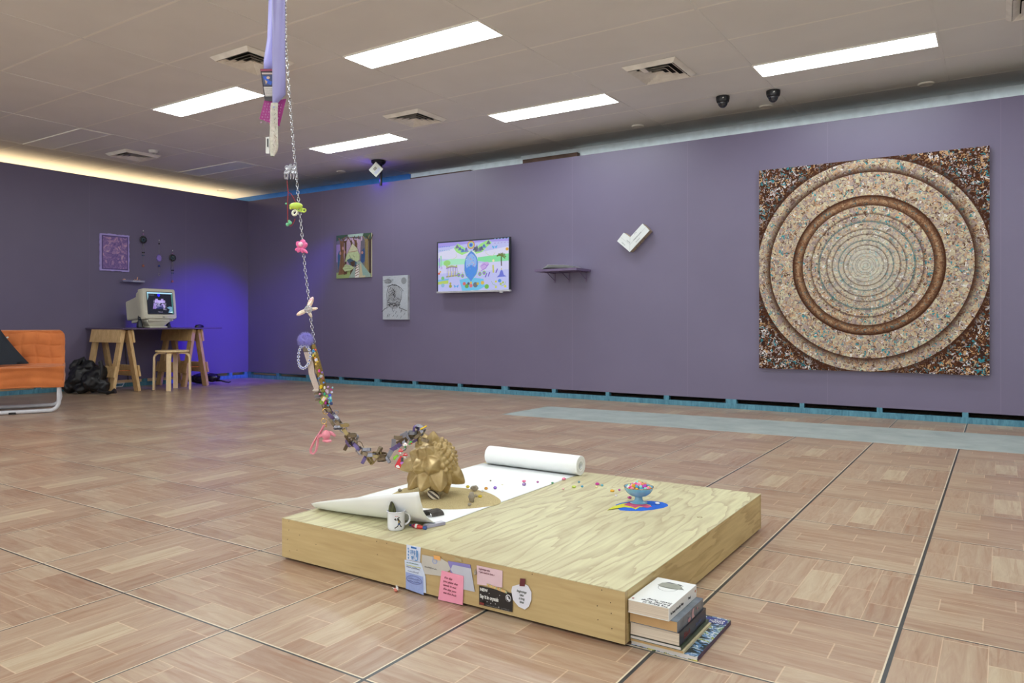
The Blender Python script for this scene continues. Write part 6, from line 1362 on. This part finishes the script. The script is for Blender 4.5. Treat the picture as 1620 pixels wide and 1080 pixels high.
# playing card, punched purple tag, resin strip
t = thing('trading_card', 'dark-edged picture card tucked behind the lilac ribbon', 'card', h(421, 159, 0.02))
def quad3(P4, nm, m, parent, th=0.0008):
    mb = MB(); nn_ = (P4[1] - P4[0]).cross(P4[2] - P4[0]).normalized(); k = len(P4)
    mb.add(list(P4) + [p + nn_ * th for p in P4], [tuple(range(k)), tuple(range(k, 2 * k))[::-1]] + [(i, k + i, k + (i + 1) % k, (i + 1) % k) for i in range(k)]); return mb.build(nm, m, parent)
quad3([h(411.5, 109, 0.02), h(436, 108.5, 0.02), h(436, 161, 0.02), h(418.8, 159, 0.02)], 'sleeve', mat('card_sleeve', (44, 30, 42), 0.25), t)
o_ = h(419, 157, 0.018); pi = Pic(o_, RIGHT, UP, 0.0002)
pi.poly([(-0.0155, 0.1065), (0.036, 0.1075), (0.036, 0.100), (-0.0145, 0.099)], (150, 60, 90)); pi.poly([(-0.011, 0.094), (0.034, 0.094), (0.034, 0.088), (-0.010, 0.088)], (196, 180, 176))
pi.poly([(-0.010, 0.086), (0.034, 0.086), (0.034, 0.048), (-0.004, 0.048)], (60, 70, 110)); pi.poly([(-0.006, 0.080), (0.006, 0.082), (0.016, 0.066), (0.026, 0.062), (0.022, 0.050), (0.008, 0.056), (0.0, 0.066)], (40, 90, 200)); pi.ell(0.012, 0.076, 0.006, 0.005, (210, 180, 160)); pi.poly([(0.0, 0.070), (0.010, 0.062), (0.004, 0.052)], (200, 170, 140))
pi.poly([(-0.004, 0.044), (0.034, 0.044), (0.034, 0.010), (0.002, 0.010)], (206, 200, 196))
for k in range(5): pi.scribble(0.002, 0.036 - 0.006 * k, 0.028, 0.002, (110, 100, 100), 0.0006)
pi.build('card_face', AM, t)
t = thing('purple_tag', 'magenta paper tag with rows of pale symbols hanging behind the resin strip', 'paper tag', h(430, 195, 0.03))
quad3([h(418.5, 158, 0.03), h(434, 160, 0.03), h(453, 156, 0.03), h(442, 200, 0.03), h(426, 194, 0.03), h(410.5, 188, 0.03)], 'tag_sheet', mat('magenta_paper', (160, 50, 130), 0.6), t)
MB().add([h(425.5, 195, 0.024), h(428.5, 196, 0.024), h(428, 199, 0.024)], [(0, 1, 2)]).build('red_dot', mat('red_print', (210, 50, 60), 0.5), t, fix=False)
mb = MB()
for r in range(8):
    for c_ in range(7):
        u = 420 - r * 1.0 + c_ * 4.2; v = 164 + r * 4.2 + c_ * 0.3
        if u > 451 - r * 1.4 or v > 196: continue
        if (r + c_) % 2: mb.torus(h(u, v, 0.026), 0.0022, 0.0006, cam_dir, 10, 4)
        else: mb.tube([h(u, v - 1, 0.026), h(u + 0.3, v + 1, 0.026)], 0.0007, 4)
mb.build('printed_symbols', mat('pale_print', (206, 160, 200), 0.6), t)
t = thing('resin_strip', 'long translucent white resin strip hanging at the ribbon tip', 'resin strip', h(432, 248))
n = NT('resin'); f, _ = n.noise(n.coord(), 120, 3); n.set(color=n.ramp(f, [(0.3, lin((196, 192, 180))), (0.7, lin((228, 224, 212)))]), rough=0.25, trans=0.25, sss=0.2)
rg = []
for u0, u1, v in ((428.5, 440, 163), (427.5, 439.5, 175), (427, 439.5, 195), (426.5, 440, 215), (426.5, 440.5, 232), (427, 438.5, 240), (428, 434, 247)):
    p0, p1 = h(u0, v, -0.008), h(u1, v, -0.008); c_ = (p0 + p1) / 2; hx = (p1 - p0) / 2; rg.append([c_ + hx * math.cos(a) + FWD * 0.006 * math.sin(a) for a in [2 * PI * j / 14 for j in range(14)]])
MB().loft(rg).build('strip', n.m, t, smooth=True)
mb = MB(); rn = random.Random(9)
for k in range(9): mb.tube([h(431 + rn.random() * 6, 172 + k * 7, -0.0145), h(433 + rn.random() * 5, 174 + k * 7 + rn.random() * 3, -0.0145)], 0.0007, 4)
mb.build('embedded_fleck', mat('fleck', (120, 116, 110), 0.5), t)
MB().sph(h(434, 170, -0.008), 0.007, 10, 8).build('knot', SAT_SHADED, t, smooth=True)
t = thing('small_tag', 'small white card tag behind the lower end of the resin strip', 'tag', h(422, 243, 0.02))
quad3([h(420.5, 217, 0.02), h(426, 216, 0.02), h(426, 243, 0.02), h(420.5, 242.5, 0.02)], 'tag_card', WHITE, t, 0.003)
quad3([h(422.5, 219, 0.015), h(424.5, 219, 0.015), h(424.5, 233, 0.015), h(422.5, 232, 0.015)], 'dark_print', BLACK, t)

# silver chain
def path_pts(P, step):
    out = [P[0]]; acc = 0
    for a, b in zip(P[:-1], P[1:]):
        L = (b - a).length; d = (b - a) / L; s = step - acc
        while s <= L: out.append(a + d * s); s += step
        acc = L - (s - step)
    return out
chain_px = [(451, vtop), (451, -200), (451.5, 60), (455, 110), (458.5, 160), (466, 250), (470, 290), (473, 323), (478, 373), (483, 429), (488.5, 471), (492, 507), (496.5, 535), (497.5, 550)]
CH = path_pts([h(*p) for p in chain_px], 0.0125)
SILC = mat('silver_chain', (190, 192, 196), 0.22, 0.95)
t = thing('silver_chain', 'thin silver chain hanging beside the lilac ribbon and carrying hair claws', 'chain', CH[-1])
def link(a, b, k, r=0.0011, name='link'):
    c_ = (a + b) / 2; d = (b - a).normalized(); sdir = (RIGHT if k % 2 else FWD); sdir = (sdir - d * sdir.dot(d)).normalized(); nn_ = d.cross(sdir); q = M((sdir, d, nn_)).transposed()
    L = (b - a).length * 0.5 + r * 1.6
    return [c_ + q @ V((math.cos(x) * 0.0042, math.sin(x) * L, 0)) for x in [2 * PI * i / 10 for i in range(10)]]
segs = list(zip(CH[:-1], CH[1:]))
hid = MB()
for k, (a, b) in enumerate(segs):
    if a.z > 1.94: hid.tube(link(a, b, k), 0.0011, 5, closed=True)       # above the picture
    else: MB().tube(link(a, b, k), 0.0011, 5, closed=True).build('link', SILC, t, smooth=True)
o = hid.build('upper_links', SILC, t, smooth=True); o['kind'] = 'stuff'
# hair claws and ornaments
GLASS = NT('clear_plastic'); GLASS.set(color=lin((230, 232, 240)), rough=0.08, trans=0.75, ior=1.45, spec=0.7)
def pet(mb, c, ang, L, w_, th=0.003, dd=0.0):
    d = RIGHT * math.cos(ang) + UP * math.sin(ang); s_ = d.cross(cam_dir).normalized()
    q = M((d, s_, cam_dir)).transposed(); mb.sph(V(c) + d * L * 0.5, (L * 0.55, w_, th), 12, 8, q)
c0 = h(460, 270, -0.01)
t = thing('hair_claw', 'clear butterfly-shaped hair claw on the silver chain, highest of the claws', 'hair claw', c0, 0, 'hair claws on the chain')
for k, (a, L, w_) in enumerate(((0.6, 0.024, 0.009), (2.5, 0.024, 0.009), (1.57, 0.022, 0.007), (-0.5, 0.026, 0.008), (3.6, 0.026, 0.008))):
    mb = MB(); pet(mb, c0 + UP * 0.002, a, L, w_, 0.004); mb.build('petal', GLASS.m, t, smooth=True)
for k in range(5): MB().tube([c0 + RIGHT * (-0.02 + 0.01 * k) - UP * 0.008, c0 + RIGHT * (-0.021 + 0.0105 * k) - UP * 0.02, c0 + RIGHT * (-0.019 + 0.0095 * k) - UP * 0.030 + cam_dir * 0.004], [0.003, 0.0026, 0.0012], 6).build('tooth', GLASS.m, t, smooth=True)
MB().sph(c0 + UP * 0.006 + cam_dir * 0.004, 0.006, 10, 8).build('centre', GLASS.m, t, smooth=True)
# red cord
RED = mat('red_cord', (150, 34, 44), 0.5)
t = thing('red_string', 'thin red cord looped from the clear claw with green beads', 'cord', h(455, 357))
MB().tube([h(454, 285), h(455, 296), h(456, 304), h(455, 318), h(455, 335), h(455.5, 355)], 0.0016, 6).build('cord', RED, t, smooth=True)
MB().tube([h(456, 304), h(460, 306), h(465, 314), h(468, 321)], 0.0014, 6).build('cord', RED, t, smooth=True)
MB().tube([h(467, 346), h(464, 353), h(460, 358), h(456, 355)], 0.0016, 6).build('cord', RED, t, smooth=True)
GB = gem_mat((110, 200, 150))
for (u, v, r) in ((452.5, 322, 0.0035), (455, 355, 0.0065), (459, 352.5, 0.0065), (457.5, 350, 0.005)): MB().sph(h(u, v, -0.004), r, 10, 8).build('green_bead', GB, t, smooth=True)
MB().sph(h(453.5, 282, -0.004), 0.004, 8, 6).build('clear_bead', GLASS.m, t, smooth=True)
def claw(c0, m, label, kind):
    t = thing('hair_claw', label, 'hair claw', c0, 0, 'hair claws on the chain')
    if kind == 'green':
        mb = MB(); mb.sph(c0 + UP * 0.012 - RIGHT * 0.004, (0.024, 0.012, 0.012), 14, 8, M((RIGHT, FWD, UP)).transposed()); mb.build('back', m, t, smooth=True)
        for k in range(3):
            p = c0 + RIGHT * (0.004 + 0.008 * k) - UP * (0.0 - 0.0 + 0.002 * k)
            MB().torus(p + RIGHT * 0.004, 0.0065, 0.0026, (cam_dir + RIGHT * 0.3).normalized(), 14, 6, 0.8).build('loop_tooth', m, t, smooth=True)
        MB().torus(c0 - RIGHT * 0.008 - UP * 0.012, 0.009, 0.004, cam_dir, 14, 6, 0.8).build('handle_loop', mat('pale_yellow_plastic', (226, 226, 204), 0.3), t, smooth=True)
        for k in range(3): MB().sph(c0 - RIGHT * (0.022 - 0.010 * k) + UP * (0.004 + 0.008 * k), 0.005, 8, 6).build('nub', m, t, smooth=True)
    else:
        for a, L, w_ in ((1.3, 0.030, 0.012), (0.7, 0.026, 0.011), (2.2, 0.026, 0.010), (3.5, 0.022, 0.007), (4.0, 0.020, 0.006), (5.6, 0.028, 0.006), (5.0, 0.018, 0.006)):
            mb = MB(); pet(mb, c0, a, L, w_, 0.007); mb.build('petal', m, t, smooth=True)
        MB().sph(c0 + UP * 0.012 + cam_dir * 0.006, 0.009, 10, 8).build('centre', mat('pale_pink_plastic', (244, 200, 220), 0.25), t, smooth=True)
claw(h(470, 331, -0.012), mat('lime_plastic', (196, 226, 96), 0.25, sss=0.2), 'lime green hair claw with loops on the silver chain', 'green')
claw(h(476.5, 392, -0.012), mat('pink_plastic', (236, 110, 168), 0.22, sss=0.2), 'pink flower-shaped hair claw on the silver chain', 'pink')
c0 = h(486, 490, -0.012); t = thing('bird_ornament', 'translucent pink and gold bird ornament on the silver chain above the pompom', 'ornament', c0)
IRI = NT('iridescent'); f, _ = IRI.noise(IRI.coord(), 70, 2); IRI.set(color=IRI.ramp(f, [(0.35, lin((240, 196, 176))), (0.5, lin((228, 222, 200))), (0.65, lin((236, 170, 190)))]), rough=0.1, metal=0.3, spec=0.8)
for nm, a, L, w_ in (('wing', 1.15, 0.048, 0.009), ('tail', -0.15 + 0.3, 0.036, 0.006), ('wing', 3.6, 0.040, 0.008), ('tail', -1.0, 0.030, 0.006)):
    mb = MB(); pet(mb, c0, a, L, w_, 0.004); mb.build(nm, IRI.m, t, smooth=True)
MB().sph(c0 + RIGHT * 0.002, (0.014, 0.012, 0.012), 12, 8).build('body', GLASS.m, t, smooth=True)
MB().torus(c0 + RIGHT * 0.006 + UP * 0.002 + cam_dir * 0.008, 0.011, 0.003, cam_dir).build('ring', GLASS.m, t, smooth=True)
# pompom
def furball(name, c, R, m, n_=900, L=0.4, seed=1):
    rq = random.Random(seed); mb = MB(); mb.sph(c, R * 0.72, 14, 10)
    for i in range(n_):
        z = rq.uniform(-1, 1); a = rq.uniform(0, 2 * PI); r = math.sqrt(1 - z * z); d = V((r * math.cos(a), r * math.sin(a), z)); e = (d + V((rq.uniform(-1, 1), rq.uniform(-1, 1), rq.uniform(-1, 1))) * L).normalized()
        p = V(c) + d * R * 0.65; s_ = d.orthogonal().normalized() * R * 0.03; mb.add([p + s_, p - s_, p + d.cross(s_), p + e * R * rq.uniform(0.35, 0.62)], [(0, 1, 3), (1, 2, 3), (2, 0, 3)])
    return mb.build(name, m, fix=False)
tag(furball('pompom', h(483.5, 538, -0.01), 0.027, mat('lilac_fur', (164, 158, 226), 0.9)), 'fluffy lilac pompom near the bottom of the silver chain', 'pompom')
# flower bracelet
t = thing('flower_bracelet', 'oval bracelet of tiny white and blue flower beads hanging left of the woven strap', 'bracelet', h(480, 585))
BW, BB = gem_mat((222, 226, 236)), gem_mat((96, 104, 196))
for i in range(20):
    a = 2 * PI * i / 20; u, v = 481.5 + 9.3 * math.cos(a) + 2.0 * math.sin(a) * 0, 564 + 18.5 * math.sin(a)
    if a < PI: u -= 2.0 * math.sin(a)
    mb = MB(); mb.cur = 0; c_ = h(u, v, -0.02)
    for k in range(5): x = 2 * PI * k / 5 + i; mb.sph(c_ + RIGHT * 0.0036 * math.cos(x) + UP * 0.0036 * math.sin(x), 0.0022, 6, 5)
    mb.cur = 1; mb.sph(c_ + cam_dir * 0.001, 0.0026, 6, 5); mb.build('flower_bead', [BW, BB], t, smooth=True)
# woven strap
STRAP = mat('woven_strap', (196, 178, 170), 0.75, bump=0.4, scale=300)
t = thing('woven_strap', 'pale beige woven wrist strap hanging from the brown link garland', 'strap', h(500, 612))
pts = [h(485.5, 557, -0.01), h(488, 566, -0.01), h(491.5, 576, -0.01), h(493, 590, -0.01), h(496, 600, -0.01), h(500.5, 612, -0.01), (h(504, 619, -0.01))]
MB().band(pts, RIGHT * 0.0105, 0.002).build('webbing', STRAP, t, smooth=60)
MB().band([h(484, 548, -0.012), h(485, 556, -0.012)], RIGHT * 0.0115, 0.006).build('end_cap', mat('brown_metal', (120, 104, 84), 0.4, 0.5), t, bevel=0.001)
# folded grey card shapes at strap foot
GR1 = mat('garland_taupe', (128, 112, 90), 0.42, 0.45); GR2 = mat('garland_steel', (142, 142, 152), 0.35, 0.55); GR3 = mat('garland_violet', (108, 92, 140), 0.4, 0.45); GR4 = mat('garland_brown', (96, 78, 56), 0.42, 0.4); GR5 = mat('garland_gold', (166, 146, 100), 0.35, 0.5)
GR = [GR1, GR2, GR5, GR4, GR1, GR3, GR2]
t = thing('link_garland', 'garland of bent brown, grey and violet bands running down to the gold sculpture', 'garland', h(600, 735))
gp = [(492, 546), (496, 560), (500, 575), (504, 590), (507, 604), (508, 616), (511, 628), (514, 640), (519, 650), (527, 658), (535, 667), (542, 677), (549, 687), (556, 696), (563, 705), (570, 713), (577, 719), (587, 719), (597, 719), (607, 720), (616, 718)]
GP = path_pts([h(*p) for p in gp], 0.0205)
def bandlink(a, b, k, m, wd=0.0062, R=0.0115):
    c_ = (a + b) / 2; d = (b - a).normalized(); s0 = (RIGHT * math.cos(k * 1.9) + FWD * math.sin(k * 1.9) * 1.2 + UP * 0.3 * math.sin(k * 2.7)); s0 = (s0 - d * s0.dot(d)).normalized(); n0 = d.cross(s0)
    L = (b - a).length * 0.5 + 0.0062
    sh_ = [(1, 0), (0.95, 0.5), (0.6, 0.85), (0.0, 1.0), (-0.6, 0.85), (-0.95, 0.5), (-1, 0), (-0.8, -0.5), (-0.95, -0.72), (-0.5, -0.95), (0.3, -1.0), (0.9, -0.75), (0.8, -0.4)]
    return MB().band([c_ + s0 * R * x + d * L * y for x, y in sh_], n0 * wd, 0.0022, closed=True).build('band_link', m, t, smooth=30)
for k, (a, b) in enumerate(zip(GP[:-1], GP[1:])): bandlink(a, b, k, GR[k % 7])
for k, (u, v) in enumerate(((512, 634), (519, 644), (530, 655), (545, 672), (552, 700), (562, 694), (557, 688), (570, 704), (548, 706), (580, 711), (586, 728), (576, 727), (535, 676), (525, 668), (600, 713), (604, 727), (613, 726), (592, 725))):
    c_ = h(u, v, 0.006 * ((k % 3) - 1)); d = (RIGHT * math.cos(k * 2.1) + UP * math.sin(k * 2.1)); bandlink(c_ - d * 0.009, c_ + d * 0.009, k + 3, GR[(k * 3) % 7], 0.005, 0.008)
for k, (u0, v0, u1, v1) in enumerate(((610, 727, 620, 712), (618, 712, 634, 702), (622, 708, 623, 694), (623, 692, 637, 692), (628, 702, 662, 683), (634, 690, 645, 684))):
    m_ = (GR2, GR3, GR2, GR1, GR4, GR2)[k]; a, b = h(u0, v0), h(u1, v1); nn_ = (b - a).cross(cam_dir).normalized()
    MB().band([a, (a + b) / 2 + nn_ * 0.001, b], (nn_ * 0.0075 + FWD * 0.002), 0.003).build('band_link', m_, t, smooth=30)
for k, (u, v) in enumerate(((653, 684), (658, 679), (664, 676), (668, 683), (671, 690), (660, 688), (648, 690), (654, 695), (640, 698), (636, 708), (664, 697), (672, 696))):
    c_ = h(u, v, 0.008 * math.sin(k)); d = (RIGHT * math.cos(k * 1.4) + UP * math.sin(k * 1.4)); bandlink(c_ - d * 0.008, c_ + d * 0.008, k + 1, (GR2, GR3, GR2, GR2, GR5, GR1)[k % 6], 0.0055, 0.010)
MB().tube([h(665, 679, -0.01), h(675, 673.5, -0.01)], [0.0028, 0.0022], 8).build('yellow_peg', mat('yellow_plastic', (236, 196, 40), 0.3), t, smooth=True)
for k, (u, v) in enumerate(((500, 617), (502, 622), (503, 627), (504, 632))):
    p = h(u, v, -0.012); MB().band([p - RIGHT * 0.010, p + UP * 0.001, p + RIGHT * 0.009], (FWD * 0.007 + UP * 0.002), 0.0035).build('stacked_band', (mat('pearl_card', (206, 196, 186), 0.4), GR1, GR2, GR1)[k], t, smooth=30)
# string of charms
t = thing('charm_string', 'string of many tiny coloured beads and charms twisted along the upper garland', 'charm string', h(515, 640))
MB().tube([h(495, 545, -0.004), h(499, 560, -0.004), h(503, 578, -0.004), h(507, 594, -0.004), h(511, 608, -0.004), h(514, 620, -0.004)], [0.008, 0.010, 0.012, 0.012, 0.010, 0.008], 10).build('gold_braid', mat('old_gold', (136, 112, 56), 0.4, 0.6, var=0.4, scale=200, bump=0.5), t, smooth=True)
chs = [(496, 555, (60, 140, 200)), (499, 553, (200, 80, 70)), (495.5, 562, (220, 200, 70)), (498.5, 566, (236, 160, 50)), (500, 569, (222, 214, 230)), (500, 576, (230, 190, 90)), (505, 586.5, (236, 60, 170)), (509.5, 589, (150, 110, 200)), (508, 595, (190, 190, 196)), (504.5, 598, (100, 130, 170)), (510.5, 598, (160, 90, 70)),
       (512, 605, (70, 130, 210)), (508, 611, (220, 190, 40)), (507.5, 613.5, (220, 190, 40)), (513.5, 613, (226, 226, 220)), (519, 612, (190, 150, 200)), (517, 618, (200, 160, 190)), (524, 616, (180, 60, 130)), (513.5, 623, (40, 170, 120)), (506, 623, (230, 140, 180)), (522, 625, (70, 90, 200)), (525, 620, (190, 190, 220)), (518.5, 620, (190, 180, 190)), (520, 630, (110, 190, 220)), (523, 633, (60, 150, 180)), (516, 631, (210, 80, 200)), (515, 637, (190, 50, 160)), (521, 636, (110, 200, 190)), (524, 638, (40, 60, 120)), (517, 626, (120, 190, 60)), (523, 629, (150, 220, 220)), (526, 613, (130, 180, 190)), (511, 618, (140, 140, 60)), (502, 572, (206, 170, 60)), (498, 559, (180, 170, 120)), (519, 641, (60, 150, 200))]
for k, (u, v, c) in enumerate(chs):
    p = h(u, v, -0.018); mb = MB()
    if k % 4 == 0: flower(mb, p, 0.0058, 5, 0.5, M.Rotation(PI / 2, 3, RIGHT))
    elif k % 4 == 1: facet(mb, p, 0.0045, 0.004)
    elif k % 4 == 2: mb.sph(p, (0.0038, 0.0038, 0.006), 8, 6)
    else: mb.sph(p, 0.0036, 8, 6)
    mb.build('charm', gem_mat(c), t, smooth=30)
c_ = h(511, 633, -0.024); d = (RIGHT * 0.55 + UP * 0.83); MB().obox(c_, d * 0.014, d.cross(cam_dir) * 0.0065, cam_dir * 0.003).build('yellow_tablet', gem_mat((216, 212, 90)), t, bevel=0.002)
MB().obox(c_ + d * 0.005 + cam_dir * 0.0033, d * 0.007, d.cross(cam_dir) * 0.004, cam_dir * 0.0004).build('tablet_face', gem_mat((226, 200, 206)), t)
MB().lathe([(0, -0.003), (0.007, -0.003), (0.007, 0.003), (0, 0.003)], h(508.5, 636, -0.024), 14, axis=cam_dir).build('green_disc', gem_mat((96, 160, 60)), t, smooth=30)
MB().torus(h(515.5, 650, -0.012), 0.0105, 0.0014, (cam_dir + RIGHT * 0.5).normalized(), 20, 6).build('gold_hoop', mat('gold_metal', (206, 168, 80), 0.2, 0.9), t, smooth=True)
# pink key ring toy
PK = mat('matte_pink', (226, 140, 156), 0.45, sss=0.1); GM = mat('gold_metal', (206, 168, 80), 0.2, 0.9)
t = thing('pink_keyring', 'pink rubber toy key ring with a wrist loop hanging from the garland', 'key ring', h(497, 718))
MB().torus(h(512.5, 666, -0.02), 0.0095, 0.0011, (cam_dir + RIGHT * 0.3).normalized(), 20, 6).build('split_ring', GM, t, smooth=True)
MB().torus(h(516, 673, -0.02), 0.005, 0.0009, RIGHT, 14, 6).build('split_ring', GM, t, smooth=True)
MB().band([h(513, 672, -0.02), h(509, 680, -0.02), h(502, 690, -0.02), h(496, 700, -0.02), h(491.5, 710, -0.02), h(492, 716, -0.02), h(496, 718, -0.02), h(500, 713, -0.02), h(502, 704, -0.02), h(503, 694, -0.02), h(506, 685, -0.02), h(512, 674, -0.02)], FWD * 0.005 + RIGHT * 0.0018, 0.0028).build('wrist_loop', PK, t, smooth=60)
MB().tube([h(506.3, 681.5, -0.0235), h(498, 695, -0.0235)], 0.0012, 4).build('black_lettering', mat('dark_lettering', (80, 60, 74), 0.5), t)
c_ = h(516, 687.5, -0.02)
MB().sph(c_, (0.0165, 0.0150, 0.0165), 18, 12).build('head', PK, t, smooth=True)
MB().sph(h(517.5, 697, -0.02), (0.0195, 0.014, 0.0065), 16, 10).build('base', PK, t, smooth=True)
for u, v, a in ((526, 686, -0.9), (506.5, 689, 1.2)):
    q = M.Rotation(a, 3, FWD); MB().sph(h(u, v, -0.018), (0.0065, 0.006, 0.014), 12, 8, q).build('ear', PK, t, smooth=True)
# little toy charms beside the sculpture
RD, WT, GN = gem_mat((204, 40, 50)), gem_mat((230, 226, 220)), gem_mat((50, 130, 60))
def toyq(pts, m, nm, parent, dd, th=0.006): 
    P = [h(u, v, dd) for u, v in pts]; mb = MB(); k = len(P); mb.add(P + [p + FWD * th for p in P], [tuple(range(k)), tuple(range(k, 2 * k))[::-1]] + [(i, k + i, k + (i + 1) % k, (i + 1) % k) for i in range(k)]); return mb.build(nm, m, parent, bevel=0.001)
t = thing('red_charm', 'red and white flat stocking-shaped charm hanging left of the gold sculpture', 'charm', h(630, 741))
toyq([(633, 721), (637, 722), (634, 739), (632, 742), (625, 739), (624.5, 736), (628, 730)], RD, 'stocking', t, -0.06)
toyq([(627, 736), (630, 735.5), (632, 738), (633, 740.5), (629, 740), (626, 738.5)], WT, 'white_toe', t, -0.062, 0.004); toyq([(634, 723), (638, 724), (638, 731), (634, 732)], gem_mat((60, 54, 58)), 'black_patch', t, -0.062, 0.003); toyq([(632.5, 732), (636, 730), (639, 731), (635, 735)], gem_mat((190, 120, 200)), 'lilac_patch', t, -0.063, 0.004)
t = thing('green_charm', 'small lime green charm below the violet band link', 'charm', h(624, 725))
toyq([(622, 723), (628, 719), (631, 721), (627, 724), (624, 728), (622, 727)], gem_mat((130, 196, 50)), 'leaf', t, -0.02)
for (u, v, lab, cc) in ((641, 704, 'small white toy mushroom with red spots, highest beside the gold sculpture', WT), (634, 713.5, 'toy mushroom with a red and white cap next to the green charm', RD), (641, 720, 'small red and green toy charm against the left side of the sculpture', RD)):
    p = h(u, v, -0.05); t = thing('toy_mushroom', lab, 'toy', p - UP * 0.01, 0, 'tiny toy charms beside the sculpture')
    MB().lathe([(0, 0.009), (0.006, 0.007), (0.009, 0.001), (0.008, -0.001), (0, -0.001)], p, 16).build('cap', cc, t, smooth=True); MB().lathe([(0, -0.001), (0.003, -0.001), (0.004, -0.009), (0, -0.010)], p, 12).build('stem', WT if cc is not WT else GN, t, smooth=True)
    for a in (-0.9, 0.2, 1.1): MB().sph(p + cam_dir * 0.0062 * math.cos(a) + RIGHT * 0.0062 * math.sin(a) + UP * 0.0045, 0.002, 6, 5).build('spot', RD if cc is WT else WT, t, smooth=True)
for (u, v, lab) in ((648, 702, 'tiny red and green leaf charm on top of the sculpture, left of the violet links'), (650, 699, 'tiny bright green leaf charm just right of the mushrooms')):
    p = h(u, v, -0.06); t = thing('leaf_charm', lab, 'charm', p, 0, 'tiny leaf charms on the sculpture')
    mb = MB(); mb.sph(p, (0.006, 0.004, 0.0035), 10, 6); mb.build('leaf', GN if v > 700 else gem_mat((90, 190, 70)), t, smooth=True)
    if v > 700: MB().sph(p + RIGHT * 0.006 + UP * 0.002, 0.0035, 8, 6).build('berry', RD, t, smooth=True)
# the soft daylight comes from unseen panes added behind the camera
